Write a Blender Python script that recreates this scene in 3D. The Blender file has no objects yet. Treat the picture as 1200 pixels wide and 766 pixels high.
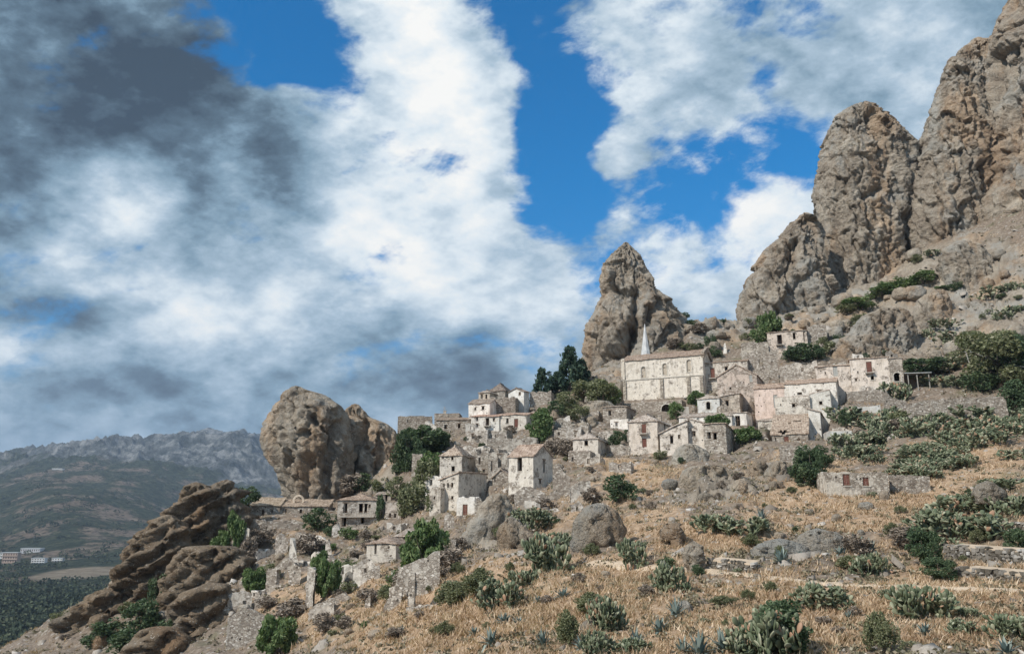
import bpy, bmesh, math, random
import numpy as np
from mathutils import Vector, Matrix

# ------------------------------------------------------------------ camera, sky, sun, exposure
SC = bpy.context.scene
COL = SC.collection
PITCH = math.radians(13.0)
FPX = 942.0                      # focal length in pixels of the 1200 px wide photograph
CX, CY = 600.0, 383.0
cam_data = bpy.data.cameras.new('camera')
cam_data.sensor_width = 36.0
cam_data.lens = FPX / 1200.0 * 36.0
cam_data.clip_start = 0.5
cam_data.clip_end = 60000.0
cam = bpy.data.objects.new('camera', cam_data)
COL.objects.link(cam)
cam.location = (0, 0, 0)
cam.rotation_euler = (math.radians(90) + PITCH, 0, 0)
SC.camera = cam

SUN_EL, SUN_AZ = math.radians(40), math.radians(-128)   # azimuth clockwise from +Y (the view direction)
sun_dir = Vector((math.sin(SUN_AZ) * math.cos(SUN_EL), math.cos(SUN_AZ) * math.cos(SUN_EL), math.sin(SUN_EL)))
sl = bpy.data.lights.new('sun', 'SUN')
sl.energy = 3.1
sl.angle = math.radians(2.0)
sl.color = (1.0, 0.94, 0.86)
sun = bpy.data.objects.new('sun', sl)
COL.objects.link(sun)
sun.rotation_euler = sun_dir.to_track_quat('Z', 'Y').to_euler()

SC.view_settings.view_transform = 'Standard'
SC.view_settings.look = 'None'
SC.view_settings.exposure = 0.50
SC.view_settings.gamma = 1.0
SC.render.engine = 'CYCLES'
SC.cycles.use_denoising = True
SC.cycles.max_bounces = 5
SC.cycles.diffuse_bounces = 3
SC.cycles.glossy_bounces = 2
SC.cycles.transmission_bounces = 2
SC.cycles.volume_bounces = 0
SC.cycles.transparent_max_bounces = 6

cp, sp_ = math.cos(PITCH), math.sin(PITCH)


def ray(px, py):
    """pixel of the photograph -> direction with unit depth along +Y"""
    a = (np.asarray(px, float) - CX) / FPX
    b = (CY - np.asarray(py, float)) / FPX
    y = cp - b * sp_
    z = sp_ + b * cp
    return a / y, z / y          # X/Y, Z/Y


def at(px, py, D):
    t, e = ray(px, py)
    return Vector((float(t) * D, D, float(e) * D))


def to_px(x, y, z):
    f = y * cp + z * sp_
    u = -y * sp_ + z * cp
    return CX + FPX * x / f, CY - FPX * u / f


class NT:
    """small helper for node trees"""
    def __init__(s, tree):
        s.t = tree; tree.nodes.clear()

    def n(s, typ, **kw):
        nd = s.t.nodes.new(typ)
        for k, v in kw.items():
            setattr(nd, k, v)
        return nd

    def link(s, a, b):
        s.t.links.new(a, b)

    def put(s, sock, v):
        if isinstance(v, bpy.types.NodeSocket):
            s.t.links.new(v, sock)
        elif v is not None:
            if hasattr(sock.default_value, '__len__') and not hasattr(v, '__len__'):
                v = (v,) * len(sock.default_value)
            if hasattr(v, '__len__') and len(v) == 3 and len(sock.default_value) == 4:
                v = tuple(v) + (1,)
            sock.default_value = v

    def math(s, op, a, b=None, c=None, clamp=False):
        nd = s.n('ShaderNodeMath', operation=op, use_clamp=clamp)
        s.put(nd.inputs[0], a); s.put(nd.inputs[1], b)
        if c is not None: s.put(nd.inputs[2], c)
        return nd.outputs[0]

    def vmath(s, op, a, b=None, scale=None):
        nd = s.n('ShaderNodeVectorMath', operation=op)
        s.put(nd.inputs[0], a)
        if b is not None: s.put(nd.inputs[1], b)
        if scale is not None: s.put(nd.inputs['Scale'], scale)
        return nd.outputs['Value'] if op in ('LENGTH', 'DOT_PRODUCT', 'DISTANCE') else nd.outputs[0]

    def map(s, v, a, b, c=0.0, d=1.0, smooth=True):
        nd = s.n('ShaderNodeMapRange', interpolation_type='SMOOTHSTEP' if smooth else 'LINEAR')
        s.put(nd.inputs['Value'], v)
        for k, x in zip(('From Min', 'From Max', 'To Min', 'To Max'), (a, b, c, d)):
            s.put(nd.inputs[k], x)
        return nd.outputs['Result']

    def mix(s, f, a, b, blend='MIX'):
        nd = s.n('ShaderNodeMix', data_type='RGBA', blend_type=blend)
        s.put(nd.inputs[0], f); s.put(nd.inputs[6], a); s.put(nd.inputs[7], b)
        return nd.outputs[2]

    def noise(s, vec, scale, detail=4.0, rough=0.55, dist=0.0, col=False):
        nd = s.n('ShaderNodeTexNoise')
        s.put(nd.inputs['Vector'], vec)
        nd.inputs['Scale'].default_value = scale
        nd.inputs['Detail'].default_value = detail
        nd.inputs['Roughness'].default_value = rough
        nd.inputs['Distortion'].default_value = dist
        return nd.outputs['Color' if col else 'Fac']

    def voro(s, vec, scale, feature='F1', out='Distance', rnd=1.0):
        nd = s.n('ShaderNodeTexVoronoi', feature=feature)
        s.put(nd.inputs['Vector'], vec)
        nd.inputs['Scale'].default_value = scale
        nd.inputs['Randomness'].default_value = rnd
        return nd.outputs[out]

    def ramp(s, f, stops):
        nd = s.n('ShaderNodeValToRGB')
        el = nd.color_ramp.elements
        while len(el) < len(stops): el.new(0.5)
        for e, (p, c) in zip(el, stops):
            e.position = p
            e.color = tuple(c) + (1,)
        s.put(nd.inputs[0], f)
        return nd.outputs[0]

    def bump(s, h, strength, dist, normal=None):
        nd = s.n('ShaderNodeBump')
        nd.inputs['Strength'].default_value = strength
        nd.inputs['Distance'].default_value = dist
        s.put(nd.inputs['Height'], h)
        if normal is not None: s.put(nd.inputs['Normal'], normal)
        return nd.outputs[0]


# ---- the sky: Nishita blue with cloud banks laid out by direction
world = bpy.data.worlds.new('World')
SC.world = world
world.use_nodes = True
w = NT(world.node_tree)
tc = w.n('ShaderNodeTexCoord')
DIR = w.vmath('NORMALIZE', tc.outputs['Generated'])
sky = w.n('ShaderNodeTexSky', sky_type='NISHITA')
sky.sun_disc = False
sky.sun_elevation = SUN_EL
sky.sun_rotation = SUN_AZ
sky.altitude = 300
sky.air_density = 1.3
sky.dust_density = 0.6
sky.ozone_density = 4.0
sep_ = w.n('ShaderNodeSeparateXYZ'); w.link(DIR, sep_.inputs[0])
ELEV = sep_.outputs[2]
blue = w.mix(1.0, sky.outputs[0], w.mix(w.map(ELEV, 0.0, 0.42), (0.30, 0.50, 0.70), (0.02, 0.62, 0.98)), 'MULTIPLY')
# domain warp
wn = w.noise(DIR, 3.2, 3.0, 0.55, col=True)
wv = w.vmath('SCALE', w.vmath('SUBTRACT', wn, (0.5, 0.5, 0.5)), scale=0.13)
wn2 = w.noise(DIR, 11.0, 3.0, 0.6, col=True)
wv2 = w.vmath('SCALE', w.vmath('SUBTRACT', wn2, (0.5, 0.5, 0.5)), scale=0.07)
WD = w.vmath('ADD', DIR, wv)


def dirv(px, py):
    t, e = ray(px, py)
    return Vector((float(t), 1.0, float(e))).normalized()


def blob(px, py, rx, ry, ang=0.0, soft=1.0):
    """an elliptical lobe 1..0 around the direction of pixel (px, py); radii in pixels"""
    c = dirv(px, py)
    east = Vector((0, 0, 1)).cross(c).normalized() * -1
    east = c.cross(Vector((0, 0, 1))).normalized()
    up = east.cross(c).normalized()
    k = (Vector((px - CX, py - CY)).length_squared / FPX ** 2 + 1) ** 0.5
    sx, sy = rx / (FPX * k), ry / (FPX * k)
    ca, sa = math.cos(math.radians(ang)), math.sin(math.radians(ang))
    e2 = (east * ca + up * sa) / sx
    u2 = (up * ca - east * sa) / sy
    q = w.vmath('SUBTRACT', WD, tuple(c))
    a = w.vmath('DOT_PRODUCT', q, tuple(e2))
    b = w.vmath('DOT_PRODUCT', q, tuple(u2))
    n_ = w.vmath('DOT_PRODUCT', q, tuple(c * 1.6))
    r2 = w.math('ADD', w.math('ADD', w.math('MULTIPLY', a, a), w.math('MULTIPLY', b, b)), w.math('MULTIPLY', n_, n_))
    return w.map(r2, 0.0, 1.7 * soft, 1.0, 0.0)


def acc(base, items):
    out = base
    for amt, *a in items:
        if amt < 0 and items is COVER: amt *= 0.78
        out = w.math('MULTIPLY_ADD', blob(*a), amt, out)
    return out

COVER = [  # amount, px, py, rx, ry, tilt   (cover: + cloud, - open sky)
    (-1.15, 335, 40, 95, 60, 0), (-0.45, 415, 75, 40, 60, 0), (-0.42, 405, 125, 50, 40, 0),
    (-1.2, 600, 10, 60, 70, 0), (-1.4, 668, 120, 58, 140, 8), (-1.4, 660, 215, 52, 95, 0), (-0.5, 620, 290, 30, 40, 0),
    (-0.35, 740, 235, 75, 50, -30), (-0.75, 715, 320, 50, 45, 0), (-0.5, 850, 190, 30, 40, 0), (0.5, 985, 90, 50, 50, 0), (-0.5, 690, 280, 50, 50, 0), (-0.55, 905, 25, 60, 60, 0), (-0.6, 882, 82, 26, 20, 0),
    (-0.5, 810, 165, 45, 45, 0), (-0.45, 840, 215, 55, 35, 0), (0.45, 730, 160, 34, 34, 0), (0.35, 50, 30, 150, 80, 0), (0.3, 200, 60, 60, 60, 0), (-0.5, 945, 170, 50, 50, 0), (-0.5, 780, 215, 30, 30, 0), (-0.3, 715, 60, 30, 40, 0),
    (-0.35, 890, 140, 40, 60, 0), (-0.32, 305, 265, 40, 25, 0), (-0.2, 640, 420, 60, 40, 0),
    (-0.25, 20, 420, 60, 60, 0), (-0.3, 250, 200, 60, 120, -20),
    (0.5, 500, 60, 90, 120, 20), (0.5, 470, 250, 200, 160, 0), (0.5, 560, 110, 50, 90, 0), (0.6, 90, 80, 200, 160, 0),
    (0.45, 740, 50, 50, 60, 20), (0.4, 800, 100, 60, 50, 0), (0.45, 900, 270, 60, 90, 0), (0.45, 750, 170, 45, 40, 0),
    (0.5, 1060, 60, 130, 110, 0), (0.4, 130, 300, 200, 200, 0), (0.5, 300, 470, 420, 80, 0), (0.42, 800, 340, 80, 60, 0),
    (0.35, 632, 40, 12, 26, 0), (0.4, 560, 330, 100, 90, 0), (0.3, 690, 370, 60, 40, 0),
]
SHADE = [  # + bright, - dark
    (-0.42, 20, 20, 330, 180, 0), (-0.18, 220, 140, 110, 130, -30), (-0.09, 110, 260, 240, 220, 0), (-0.07, 600, 380, 300, 110, 0), (-0.20, 30, 330, 120, 80, 0), (-0.16, 30, 200, 90, 60, 0),
    (-0.30, 150, 372, 90, 30, -15), (-0.19, 400, 455, 280, 50, 0), (-0.22, 60, 500, 280, 60, 0), (-0.2, 700, 430, 200, 70, 0), (-0.1, 350, 100, 60, 60, 0), (-0.16, 560, 430, 90, 50, 0),
    (-0.22, 330, 220, 60, 80, 0), (-0.20, 1090, 50, 170, 120, 0), (-0.10, 860, 60, 60, 60, 0), (-0.18, 250, 290, 60, 60, 0), (-0.12, 420, 200, 50, 40, 0),
    (0.22, 505, 110, 60, 170, 14), (0.22, 440, 240, 70, 110, 20), (0.22, 370, 320, 110, 60, 0), (0.16, 340, 75, 70, 40, 0),
    (0.33, 145, 210, 70, 55, -20), (0.26, 75, 300, 60, 40, 0), (0.34, 190, 362, 95, 45, 0), (0.2, 270, 400, 90, 40, 0), (0.22, 530, 340, 70, 45, 0),
    (0.14, 740, 50, 60, 60, 0), (0.2, 880, 230, 60, 90, 0), (0.16, 640, 345, 60, 60, 0), (0.2, 30, 400, 60, 30, 0), (0.14, 620, 410, 40, 30, 0), (0.10, 800, 340, 80, 50, 0), (0.10, 570, 230, 60, 80, 0),
]
mp_ = w.n('ShaderNodeMapping'); mp_.inputs['Rotation'].default_value = (0, math.radians(48), 0); mp_.inputs['Scale'].default_value = (0.72, 1.0, 1.30)
w.link(DIR, mp_.inputs['Vector'])
VD = mp_.outputs[0]
n1 = w.noise(VD, 4.6, 9.0, 0.56, 0.25)
n3 = w.noise(w.vmath('ADD', VD, (1.7, 2.9, 0.4)), 15.0, 6.0, 0.58, 0.0)
bl = w.noise(w.vmath('ADD', VD, (5.2, 0.9, 1.4)), 9.0, 3.0, 0.5, 0.0)
billow = w.math('ABSOLUTE', w.math('MULTIPLY_ADD', bl, 2.0, -1.0))          # rounded cauliflower lobes
n3a = w.noise(VD, 11.0, 8.0, 0.60, 0.0)
n3b = w.noise(w.vmath('ADD', VD, (0.016, 0.0, -0.020)), 11.0, 8.0, 0.60, 0.0)
relief = w.math('SUBTRACT', n3a, n3b)
n4 = w.noise(w.vmath('ADD', VD, (4.1, 0.3, 2.2)), 3.6, 6.0, 0.52, 0.2)
cov = acc(w.math('MULTIPLY_ADD', w.math('SUBTRACT', n1, 0.5), 4.0, 0.66), COVER)
cov = w.math('MULTIPLY_ADD', w.math('SUBTRACT', n3, 0.5), 1.9, cov)
cov = w.math('MULTIPLY_ADD', billow, -0.9, w.math('ADD', cov, 0.16))
cov = w.math('ADD', cov, w.map(ELEV, 0.20, 0.02, 0.0, 0.5))
n5 = w.noise(w.vmath('ADD', VD, (0.3, 6.1, 2.7)), 38.0, 5.0, 0.6, 0.0)
cov = w.math('MULTIPLY_ADD', w.math('SUBTRACT', n5, 0.5), 1.1, cov)
n6 = w.noise(w.vmath('ADD', w.vmath('MULTIPLY', VD, (1.0, 1.0, 1.5)), (8.3, 1.1, 5.7)), 9.5, 10.0, 0.66, 0.35)
cov = w.math('MULTIPLY_ADD', w.math('SUBTRACT', n6, 0.5), 3.3, cov)
cover = w.map(cov, -0.08, 0.95)
sh = acc(w.math('MULTIPLY_ADD', w.math('SUBTRACT', n4, 0.5), 0.85, 0.650), SHADE)
sh = w.math('MULTIPLY_ADD', w.math('SUBTRACT', n3, 0.5), 0.42, sh)
sh = w.math('MULTIPLY_ADD', w.math('SUBTRACT', n5, 0.5), 0.22, sh)
sh = w.math('MULTIPLY_ADD', relief, 1.1, sh)
# thin cloud edges let the blue through and stay bright; thick middles go greyer
cloud = w.ramp(sh, [(0.0, (0.032, 0.052, 0.078)), (0.20, (0.080, 0.128, 0.175)), (0.36, (0.16, 0.245, 0.32)), (0.58, (0.31, 0.40, 0.485)), (0.80, (0.54, 0.60, 0.645)), (1.0, (0.70, 0.70, 0.685))])
bg_strength = 0.10
cloud_s = w.vmath('SCALE', cloud, scale=1.0 / bg_strength)
skyc = w.mix(cover, blue, cloud_s)
bg = w.n('ShaderNodeBackground')
bg.inputs['Strength'].default_value = bg_strength
w.link(skyc, bg.inputs['Color'])
ow = w.n('ShaderNodeOutputWorld')
w.link(bg.outputs[0], ow.inputs['Surface'])

# ------------------------------------------------------------------ numpy noise
_rng = np.random.RandomState(7)
_P = _rng.permutation(256).astype(np.int64)
_P = np.concatenate([_P, _P, _P])
_G = _rng.normal(size=(256, 3)); _G /= np.linalg.norm(_G, axis=1)[:, None]


def pnoise(x, y, z):
    xi, yi, zi = np.floor(x), np.floor(y), np.floor(z)
    xf, yf, zf = x - xi, y - yi, z - zi
    X, Y, Z = xi.astype(np.int64) & 255, yi.astype(np.int64) & 255, zi.astype(np.int64) & 255
    u, v, ww = xf ** 3 * (xf * (xf * 6 - 15) + 10), yf ** 3 * (yf * (yf * 6 - 15) + 10), zf ** 3 * (zf * (zf * 6 - 15) + 10)
    out = 0
    for dx in (0, 1):
        for dy in (0, 1):
            for dz in (0, 1):
                g = _G[_P[_P[_P[(X + dx) & 255] + ((Y + dy) & 255)] + ((Z + dz) & 255)]]
                d = g[..., 0] * (xf - dx) + g[..., 1] * (yf - dy) + g[..., 2] * (zf - dz)
                out = out + d * (u if dx else 1 - u) * (v if dy else 1 - v) * (ww if dz else 1 - ww)
    return out * 1.6


def fbm(x, y, z, octv=4, gain=0.5, lac=2.03, ridge=False):
    s, a, tot = 0, 1.0, 0
    for i in range(octv):
        n = pnoise(x + 17.3 * i, y - 9.1 * i, z + 5.7 * i)
        if ridge: n = 1 - 2 * np.abs(n)
        s = s + a * n; tot += a
        x, y, z, a = x * lac, y * lac, z * lac, a * gain
    return s / tot


def worley(x, y, z):
    """distance to nearest and second feature point, random of nearest"""
    xi, yi, zi = np.floor(x).astype(np.int64), np.floor(y).astype(np.int64), np.floor(z).astype(np.int64)
    d1 = np.full(x.shape, 9.0); d2 = np.full(x.shape, 9.0); r = np.zeros(x.shape)
    for dx in (-1, 0, 1):
        for dy in (-1, 0, 1):
            for dz in (-1, 0, 1):
                h = _P[_P[_P[(xi + dx) & 255] + ((yi + dy) & 255)] + ((zi + dz) & 255)]
                px_ = xi + dx + (_P[h] / 255.0); py_ = yi + dy + (_P[h + 31] / 255.0); pz_ = zi + dz + (_P[h + 77] / 255.0)
                d = np.sqrt((px_ - x) ** 2 + (py_ - y) ** 2 + (pz_ - z) ** 2)
                m = d < d1
                d2 = np.where(m, d1, np.minimum(d2, d))
                r = np.where(m, h / 255.0, r)
                d1 = np.where(m, d, d1)
    return d1, d2, r


def facets(x, y, z):
    """a tilted plane in every Worley cell: broken, blocky rock"""
    xi, yi, zi = np.floor(x).astype(np.int64), np.floor(y).astype(np.int64), np.floor(z).astype(np.int64)
    d1 = np.full(x.shape, 9.0); out = np.zeros(x.shape)
    for dx in (-1, 0, 1):
        for dy in (-1, 0, 1):
            for dz in (-1, 0, 1):
                h = _P[_P[_P[(xi + dx) & 255] + ((yi + dy) & 255)] + ((zi + dz) & 255)]
                ax = x - xi - dx - _P[h] / 255.0; ay = y - yi - dy - _P[h + 31] / 255.0; az = z - zi - dz - _P[h + 77] / 255.0
                d = np.sqrt(ax * ax + ay * ay + az * az)
                g = _G[(h * 7 + 3) & 255]
                v = (g[..., 0] * ax + g[..., 1] * ay + g[..., 2] * az) * 0.75 + (_P[h + 13] / 255.0 - 0.5) * 0.30
                m = d < d1
                out = np.where(m, v, out); d1 = np.where(m, d, d1)
    return out


def sstep(a, b, x):
    t = np.clip((x - a) / (b - a), 0, 1)
    return t * t * (3 - 2 * t)

# ------------------------------------------------------------------ objects and labels
ALL_THINGS = []


def mesh_np(name, verts, faces, mat=None, smooth=False, attrs=None):
    """faces: (n, 3|4) int array (or list of arrays)"""
    me = bpy.data.meshes.new(name)
    verts = np.asarray(verts, dtype=np.float32)
    fl = faces if isinstance(faces, list) else [faces]
    fl = [np.asarray(f, dtype=np.int32) for f in fl if len(f)]
    me.vertices.add(len(verts))
    me.vertices.foreach_set('co', verts.ravel())
    nl = sum(f.size for f in fl); nf = sum(len(f) for f in fl)
    me.loops.add(nl)
    me.loops.foreach_set('vertex_index', np.concatenate([f.ravel() for f in fl]))
    me.polygons.add(nf)
    tot = np.concatenate([np.full(len(f), f.shape[1], np.int32) for f in fl])
    st = np.concatenate([[0], np.cumsum(tot)[:-1]]).astype(np.int32)
    me.polygons.foreach_set('loop_start', st)
    me.polygons.foreach_set('loop_total', tot)
    if smooth:
        me.polygons.foreach_set('use_smooth', np.ones(nf, bool))
    me.update(calc_edges=True)
    me.validate()
    if attrs:
        for k, v in attrs.items():
            a = me.attributes.new(k, 'FLOAT', 'POINT')
            a.data.foreach_set('value', np.asarray(v, dtype=np.float32))
    if mat is not None:
        for m_ in (mat if isinstance(mat, (list, tuple)) else [mat]):
            me.materials.append(m_)
    return me


def link(name, me, parent=None, loc=None, rotz=None, scale=None):
    o = bpy.data.objects.new(name, me)
    COL.objects.link(o)
    if parent is not None: o.parent = parent
    if loc is not None: o.location = loc
    if rotz is not None: o.rotation_euler = (0, 0, rotz)
    if scale is not None: o.scale = scale
    return o


def tag(o, label=None, cat=None, group=None, kind=None):
    if label: o['label'] = label
    if cat: o['category'] = cat
    if group: o['group'] = group
    if kind: o['kind'] = kind
    return o


class MB:
    """collects boxes, quads and tubes into one mesh"""
    def __init__(s):
        s.v = []; s.f = []

    def quad(s, *p):
        i = len(s.v); s.v += [tuple(q) for q in p]
        s.f.append(tuple(range(i, i + len(p))))

    def box(s, x0, x1, y0, y1, z0, z1, M=None):
        i = len(s.v)
        for z in (z0, z1):
            for (x, y) in ((x0, y0), (x1, y0), (x1, y1), (x0, y1)):
                p = Vector((x, y, z))
                s.v.append(tuple(M @ p if M is not None else p))
        for f in ((3, 2, 1, 0), (4, 5, 6, 7), (0, 1, 5, 4), (1, 2, 6, 5), (2, 3, 7, 6), (3, 0, 4, 7)):
            s.f.append(tuple(i + k for k in f))

    def tube(s, pts, r0, r1=None, n=6, cap=True):
        r1 = r0 if r1 is None else r1
        pts = [Vector(p) for p in pts]
        rings = []
        for k, p in enumerate(pts):
            d = (pts[min(k + 1, len(pts) - 1)] - pts[max(k - 1, 0)]).normalized()
            a = d.cross(Vector((0.3, 0.9, 0.1))).normalized(); b = d.cross(a)
            r = r0 + (r1 - r0) * k / max(1, len(pts) - 1)
            i = len(s.v)
            s.v += [tuple(p + a * r * math.cos(j * 2 * math.pi / n) + b * r * math.sin(j * 2 * math.pi / n)) for j in range(n)]
            rings.append(i)
        for a, b in zip(rings, rings[1:]):
            for j in range(n):
                s.f.append((a + j, a + (j + 1) % n, b + (j + 1) % n, b + j))
        if cap:
            s.f.append(tuple(rings[0] + j for j in range(n)))
            s.f.append(tuple(rings[-1] + j for j in reversed(range(n))))

    def mesh(s, name, mat):
        me = bpy.data.meshes.new(name)
        me.from_pydata(s.v, [], s.f)
        me.materials.append(mat)
        me.update()
        return me

    def build(s, name, mat, parent=None, **kw):
        return link(name, s.mesh(name, mat), parent, **kw)
# ------------------------------------------------------------------ materials
def newmat(name):
    m = bpy.data.materials.new(name); m.use_nodes = True
    return m, NT(m.node_tree)


def finish(nt, color, rough=0.9, normal=None, spec=0.25, trans=None):
    p = nt.n('ShaderNodeBsdfPrincipled')
    nt.put(p.inputs['Base Color'], color)
    nt.put(p.inputs['Roughness'], rough)
    p.inputs['Specular IOR Level'].default_value = spec
    if normal is not None: nt.link(normal, p.inputs['Normal'])
    o = nt.n('ShaderNodeOutputMaterial')
    nt.link(p.outputs[0], o.inputs['Surface'])
    return p


def pos(nt):
    return nt.n('ShaderNodeNewGeometry').outputs['Position']


def objco(nt):
    return nt.n('ShaderNodeTexCoord').outputs['Object']


def attr(nt, name):
    a = nt.n('ShaderNodeAttribute'); a.attribute_name = name
    return a.outputs['Fac']


def rock_color(nt, P, warm=1.0):
    n = nt.noise(P, 0.09, 6, 0.6)
    n2 = nt.noise(nt.vmath('MULTIPLY', P, (1, 1, 0.45)), 0.5, 8, 0.68)
    n3 = nt.noise(P, 2.6, 4, 0.65)
    c = nt.ramp(nt.math('MULTIPLY_ADD', n, 0.5, nt.math('MULTIPLY', n2, 0.5)), [(0.30, (0.115, 0.095, 0.075)), (0.44, (0.235, 0.195, 0.15)), (0.56, (0.34, 0.295, 0.235)), (0.70, (0.50, 0.455, 0.38))])
    c = nt.mix(nt.map(n3, 0.56, 0.72), c, (0.13, 0.115, 0.10))
    c = nt.mix(nt.map(nt.noise(P, 5.0, 3, 0.7), 0.60, 0.72), c, (0.50, 0.46, 0.40))
    # ochre stain and grey lichen patches
    st = nt.noise(nt.vmath('MULTIPLY', P, (1.0, 1.0, 0.35)), 0.07, 5, 0.65)
    c = nt.mix(nt.map(st, 0.48, 0.62, 0, 0.55), c, nt.mix(1.0, c, (1.20, 0.93, 0.70), 'MULTIPLY'))
    st2 = nt.noise(nt.vmath('ADD', P, (31, 7, 3)), 0.08, 6, 0.68)
    c = nt.mix(nt.map(st2, 0.50, 0.62, 0, 0.6), c, (0.31, 0.31, 0.285))
    return c


def make_rock_mat(name, tint=(1, 1, 1), k=1.0):
    m, nt = newmat(name)
    P = pos(nt)
    c = rock_color(nt, P)
    c = nt.mix(1.0, c, tint, 'MULTIPLY')
    v = nt.voro(P, 1.3 * k, 'F1')
    v2 = nt.voro(P, 3.7 * k, 'F1')
    nn = nt.noise(P, 0.9 * k, 8, 0.7)
    pit = nt.map(nt.voro(nt.vmath('ADD', P, nt.vmath('SCALE', nt.noise(P, 2.0, 3, col=True), scale=0.6)), 0.55 * k), 0.06, 0.22)
    h = nt.math('ADD', nt.math('MULTIPLY', nn, 1.1), nt.math('MULTIPLY', v, -0.35))
    h = nt.math('ADD', h, nt.math('MULTIPLY', v2, -0.18))
    h = nt.math('ADD', h, nt.math('MULTIPLY', pit, 0.25))
    # clasts of the conglomerate: pale cobbles set in the matrix
    cl = nt.voro(P, 2.3 * k, 'F1', 'Color')
    sep = nt.n('ShaderNodeSeparateColor'); nt.link(cl, sep.inputs[0])
    c = nt.mix(nt.math('MULTIPLY', nt.map(sep.outputs[0], 0.75, 0.8), nt.map(v2, 0.35, 0.2)), c, (0.46, 0.42, 0.36))
    nrm = nt.bump(h, 0.9, 0.7)
    finish(nt, c, 0.95, nrm, 0.15)
    return m

M = {}
M['rock'] = make_rock_mat('conglomerate_rock')
M['rock_brown'] = make_rock_mat('brown_rock', (0.66, 0.59, 0.52))
M['rock_grey'] = make_rock_mat('grey_rock', (1.05, 1.08, 1.10), 2.0)
M['rock_pale'] = make_rock_mat('pale_rock', (1.25, 1.22, 1.18), 1.6)


def make_ground():
    m, nt = newmat('hillside')
    P = pos(nt)
    rocky = attr(nt, 'rocky')
    rock = rock_color(nt, P)
    g = nt.noise(P, 0.16, 7, 0.7)
    g2 = nt.noise(P, 1.7, 6, 0.7)
    g3 = nt.noise(nt.vmath('MULTIPLY', P, (3.0, 3.0, 0.8)), 3.0, 4, 0.7)
    straw = nt.ramp(g2, [(0.3, (0.26, 0.17, 0.10)), (0.5, (0.42, 0.29, 0.185)), (0.7, (0.57, 0.43, 0.30))])
    straw = nt.mix(nt.map(g3, 0.5, 0.75, 0, 0.6), straw, (0.66, 0.53, 0.38))
    soil = nt.ramp(g2, [(0.3, (0.13, 0.10, 0.075)), (0.5, (0.22, 0.175, 0.135)), (0.72, (0.36, 0.31, 0.25))])
    f = nt.math('ADD', g, nt.math('MULTIPLY', attr(nt, 'dry'), 0.5))
    c = nt.mix(nt.map(f, 0.60, 0.84), soil, straw)
    ol = nt.noise(nt.vmath('ADD', P, (9, 40, 2)), 0.16, 5, 0.65)
    c = nt.mix(nt.map(ol, 0.54, 0.68, 0, 0.55), c, (0.15, 0.15, 0.085))
    st = nt.voro(P, 1.1, 'F1', 'Color')
    sep = nt.n('ShaderNodeSeparateColor'); nt.link(st, sep.inputs[0])
    stm = nt.math('MULTIPLY', nt.map(sep.outputs[1], 0.72, 0.76), nt.map(nt.voro(P, 1.1), 0.42, 0.3))
    c = nt.mix(nt.math('MULTIPLY', stm, 0.7), c, (0.40, 0.37, 0.33))
    rk = nt.map(nt.math('ADD', rocky, nt.math('MULTIPLY', nt.math('SUBTRACT', g2, 0.5), 0.9)), 0.35, 0.6)
    c = nt.mix(rk, c, rock)
    h = nt.math('ADD', nt.noise(P, 0.8, 8, 0.7), nt.math('MULTIPLY', nt.noise(P, 5.0, 4, 0.7), 0.25))
    h = nt.math('ADD', h, nt.math('MULTIPLY', stm, 0.12))
    nrm = nt.bump(h, 0.9, 0.5)
    finish(nt, c, 0.95, nrm, 0.1)
    return m
M['ground'] = make_ground()


def make_far(name):
    m, nt = newmat(name)
    P = pos(nt)
    rocky = attr(nt, 'rocky')
    warp = nt.vmath('ADD', P, nt.vmath('SCALE', nt.noise(P, 0.004, 4, col=True), scale=90.0))
    n1_ = nt.noise(warp, 0.006, 9, 0.66)
    n2_ = nt.noise(P, 0.035, 6, 0.7)
    veg = nt.ramp(n2_, [(0.35, (0.022, 0.034, 0.020)), (0.5, (0.045, 0.06, 0.032)), (0.62, (0.09, 0.10, 0.055)), (0.75, (0.16, 0.14, 0.09))])
    bare = nt.ramp(n2_, [(0.3, (0.12, 0.095, 0.07)), (0.5, (0.22, 0.17, 0.125)), (0.7, (0.33, 0.27, 0.21))])
    c = nt.mix(nt.map(n1_, 0.50, 0.60), veg, bare)
    dots = nt.voro(P, 0.055)
    c = nt.mix(nt.map(dots, 0.36, 0.26, 0, 0.85), c, (0.022, 0.033, 0.018))
    rk = nt.ramp(nt.noise(nt.vmath('MULTIPLY', P, (1, 1, 0.25)), 0.013, 9, 0.72), [(0.38, (0.045, 0.055, 0.050)), (0.5, (0.14, 0.15, 0.145)), (0.60, (0.34, 0.34, 0.33))])
    c = nt.mix(nt.map(nt.math('ADD', rocky, nt.math('MULTIPLY', nt.math('SUBTRACT', n1_, 0.5), 1.4)), 0.4, 0.62), c, rk)
    field = attr(nt, 'field')
    c = nt.mix(nt.map(field, 0.3, 0.5), c, nt.ramp(nt.noise(P, 0.05, 4), [(0.3, (0.24, 0.19, 0.13)), (0.7, (0.42, 0.35, 0.26))]))
    h = nt.math('ADD', nt.noise(P, 0.01, 9, 0.72), nt.math('MULTIPLY', nt.noise(P, 0.08, 5, 0.7), 0.12))
    nrm = nt.bump(h, 1.0, 60.0)
    finish(nt, c, 0.95, nrm, 0.1)
    return m
M['far'] = make_far('far_land')


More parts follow.
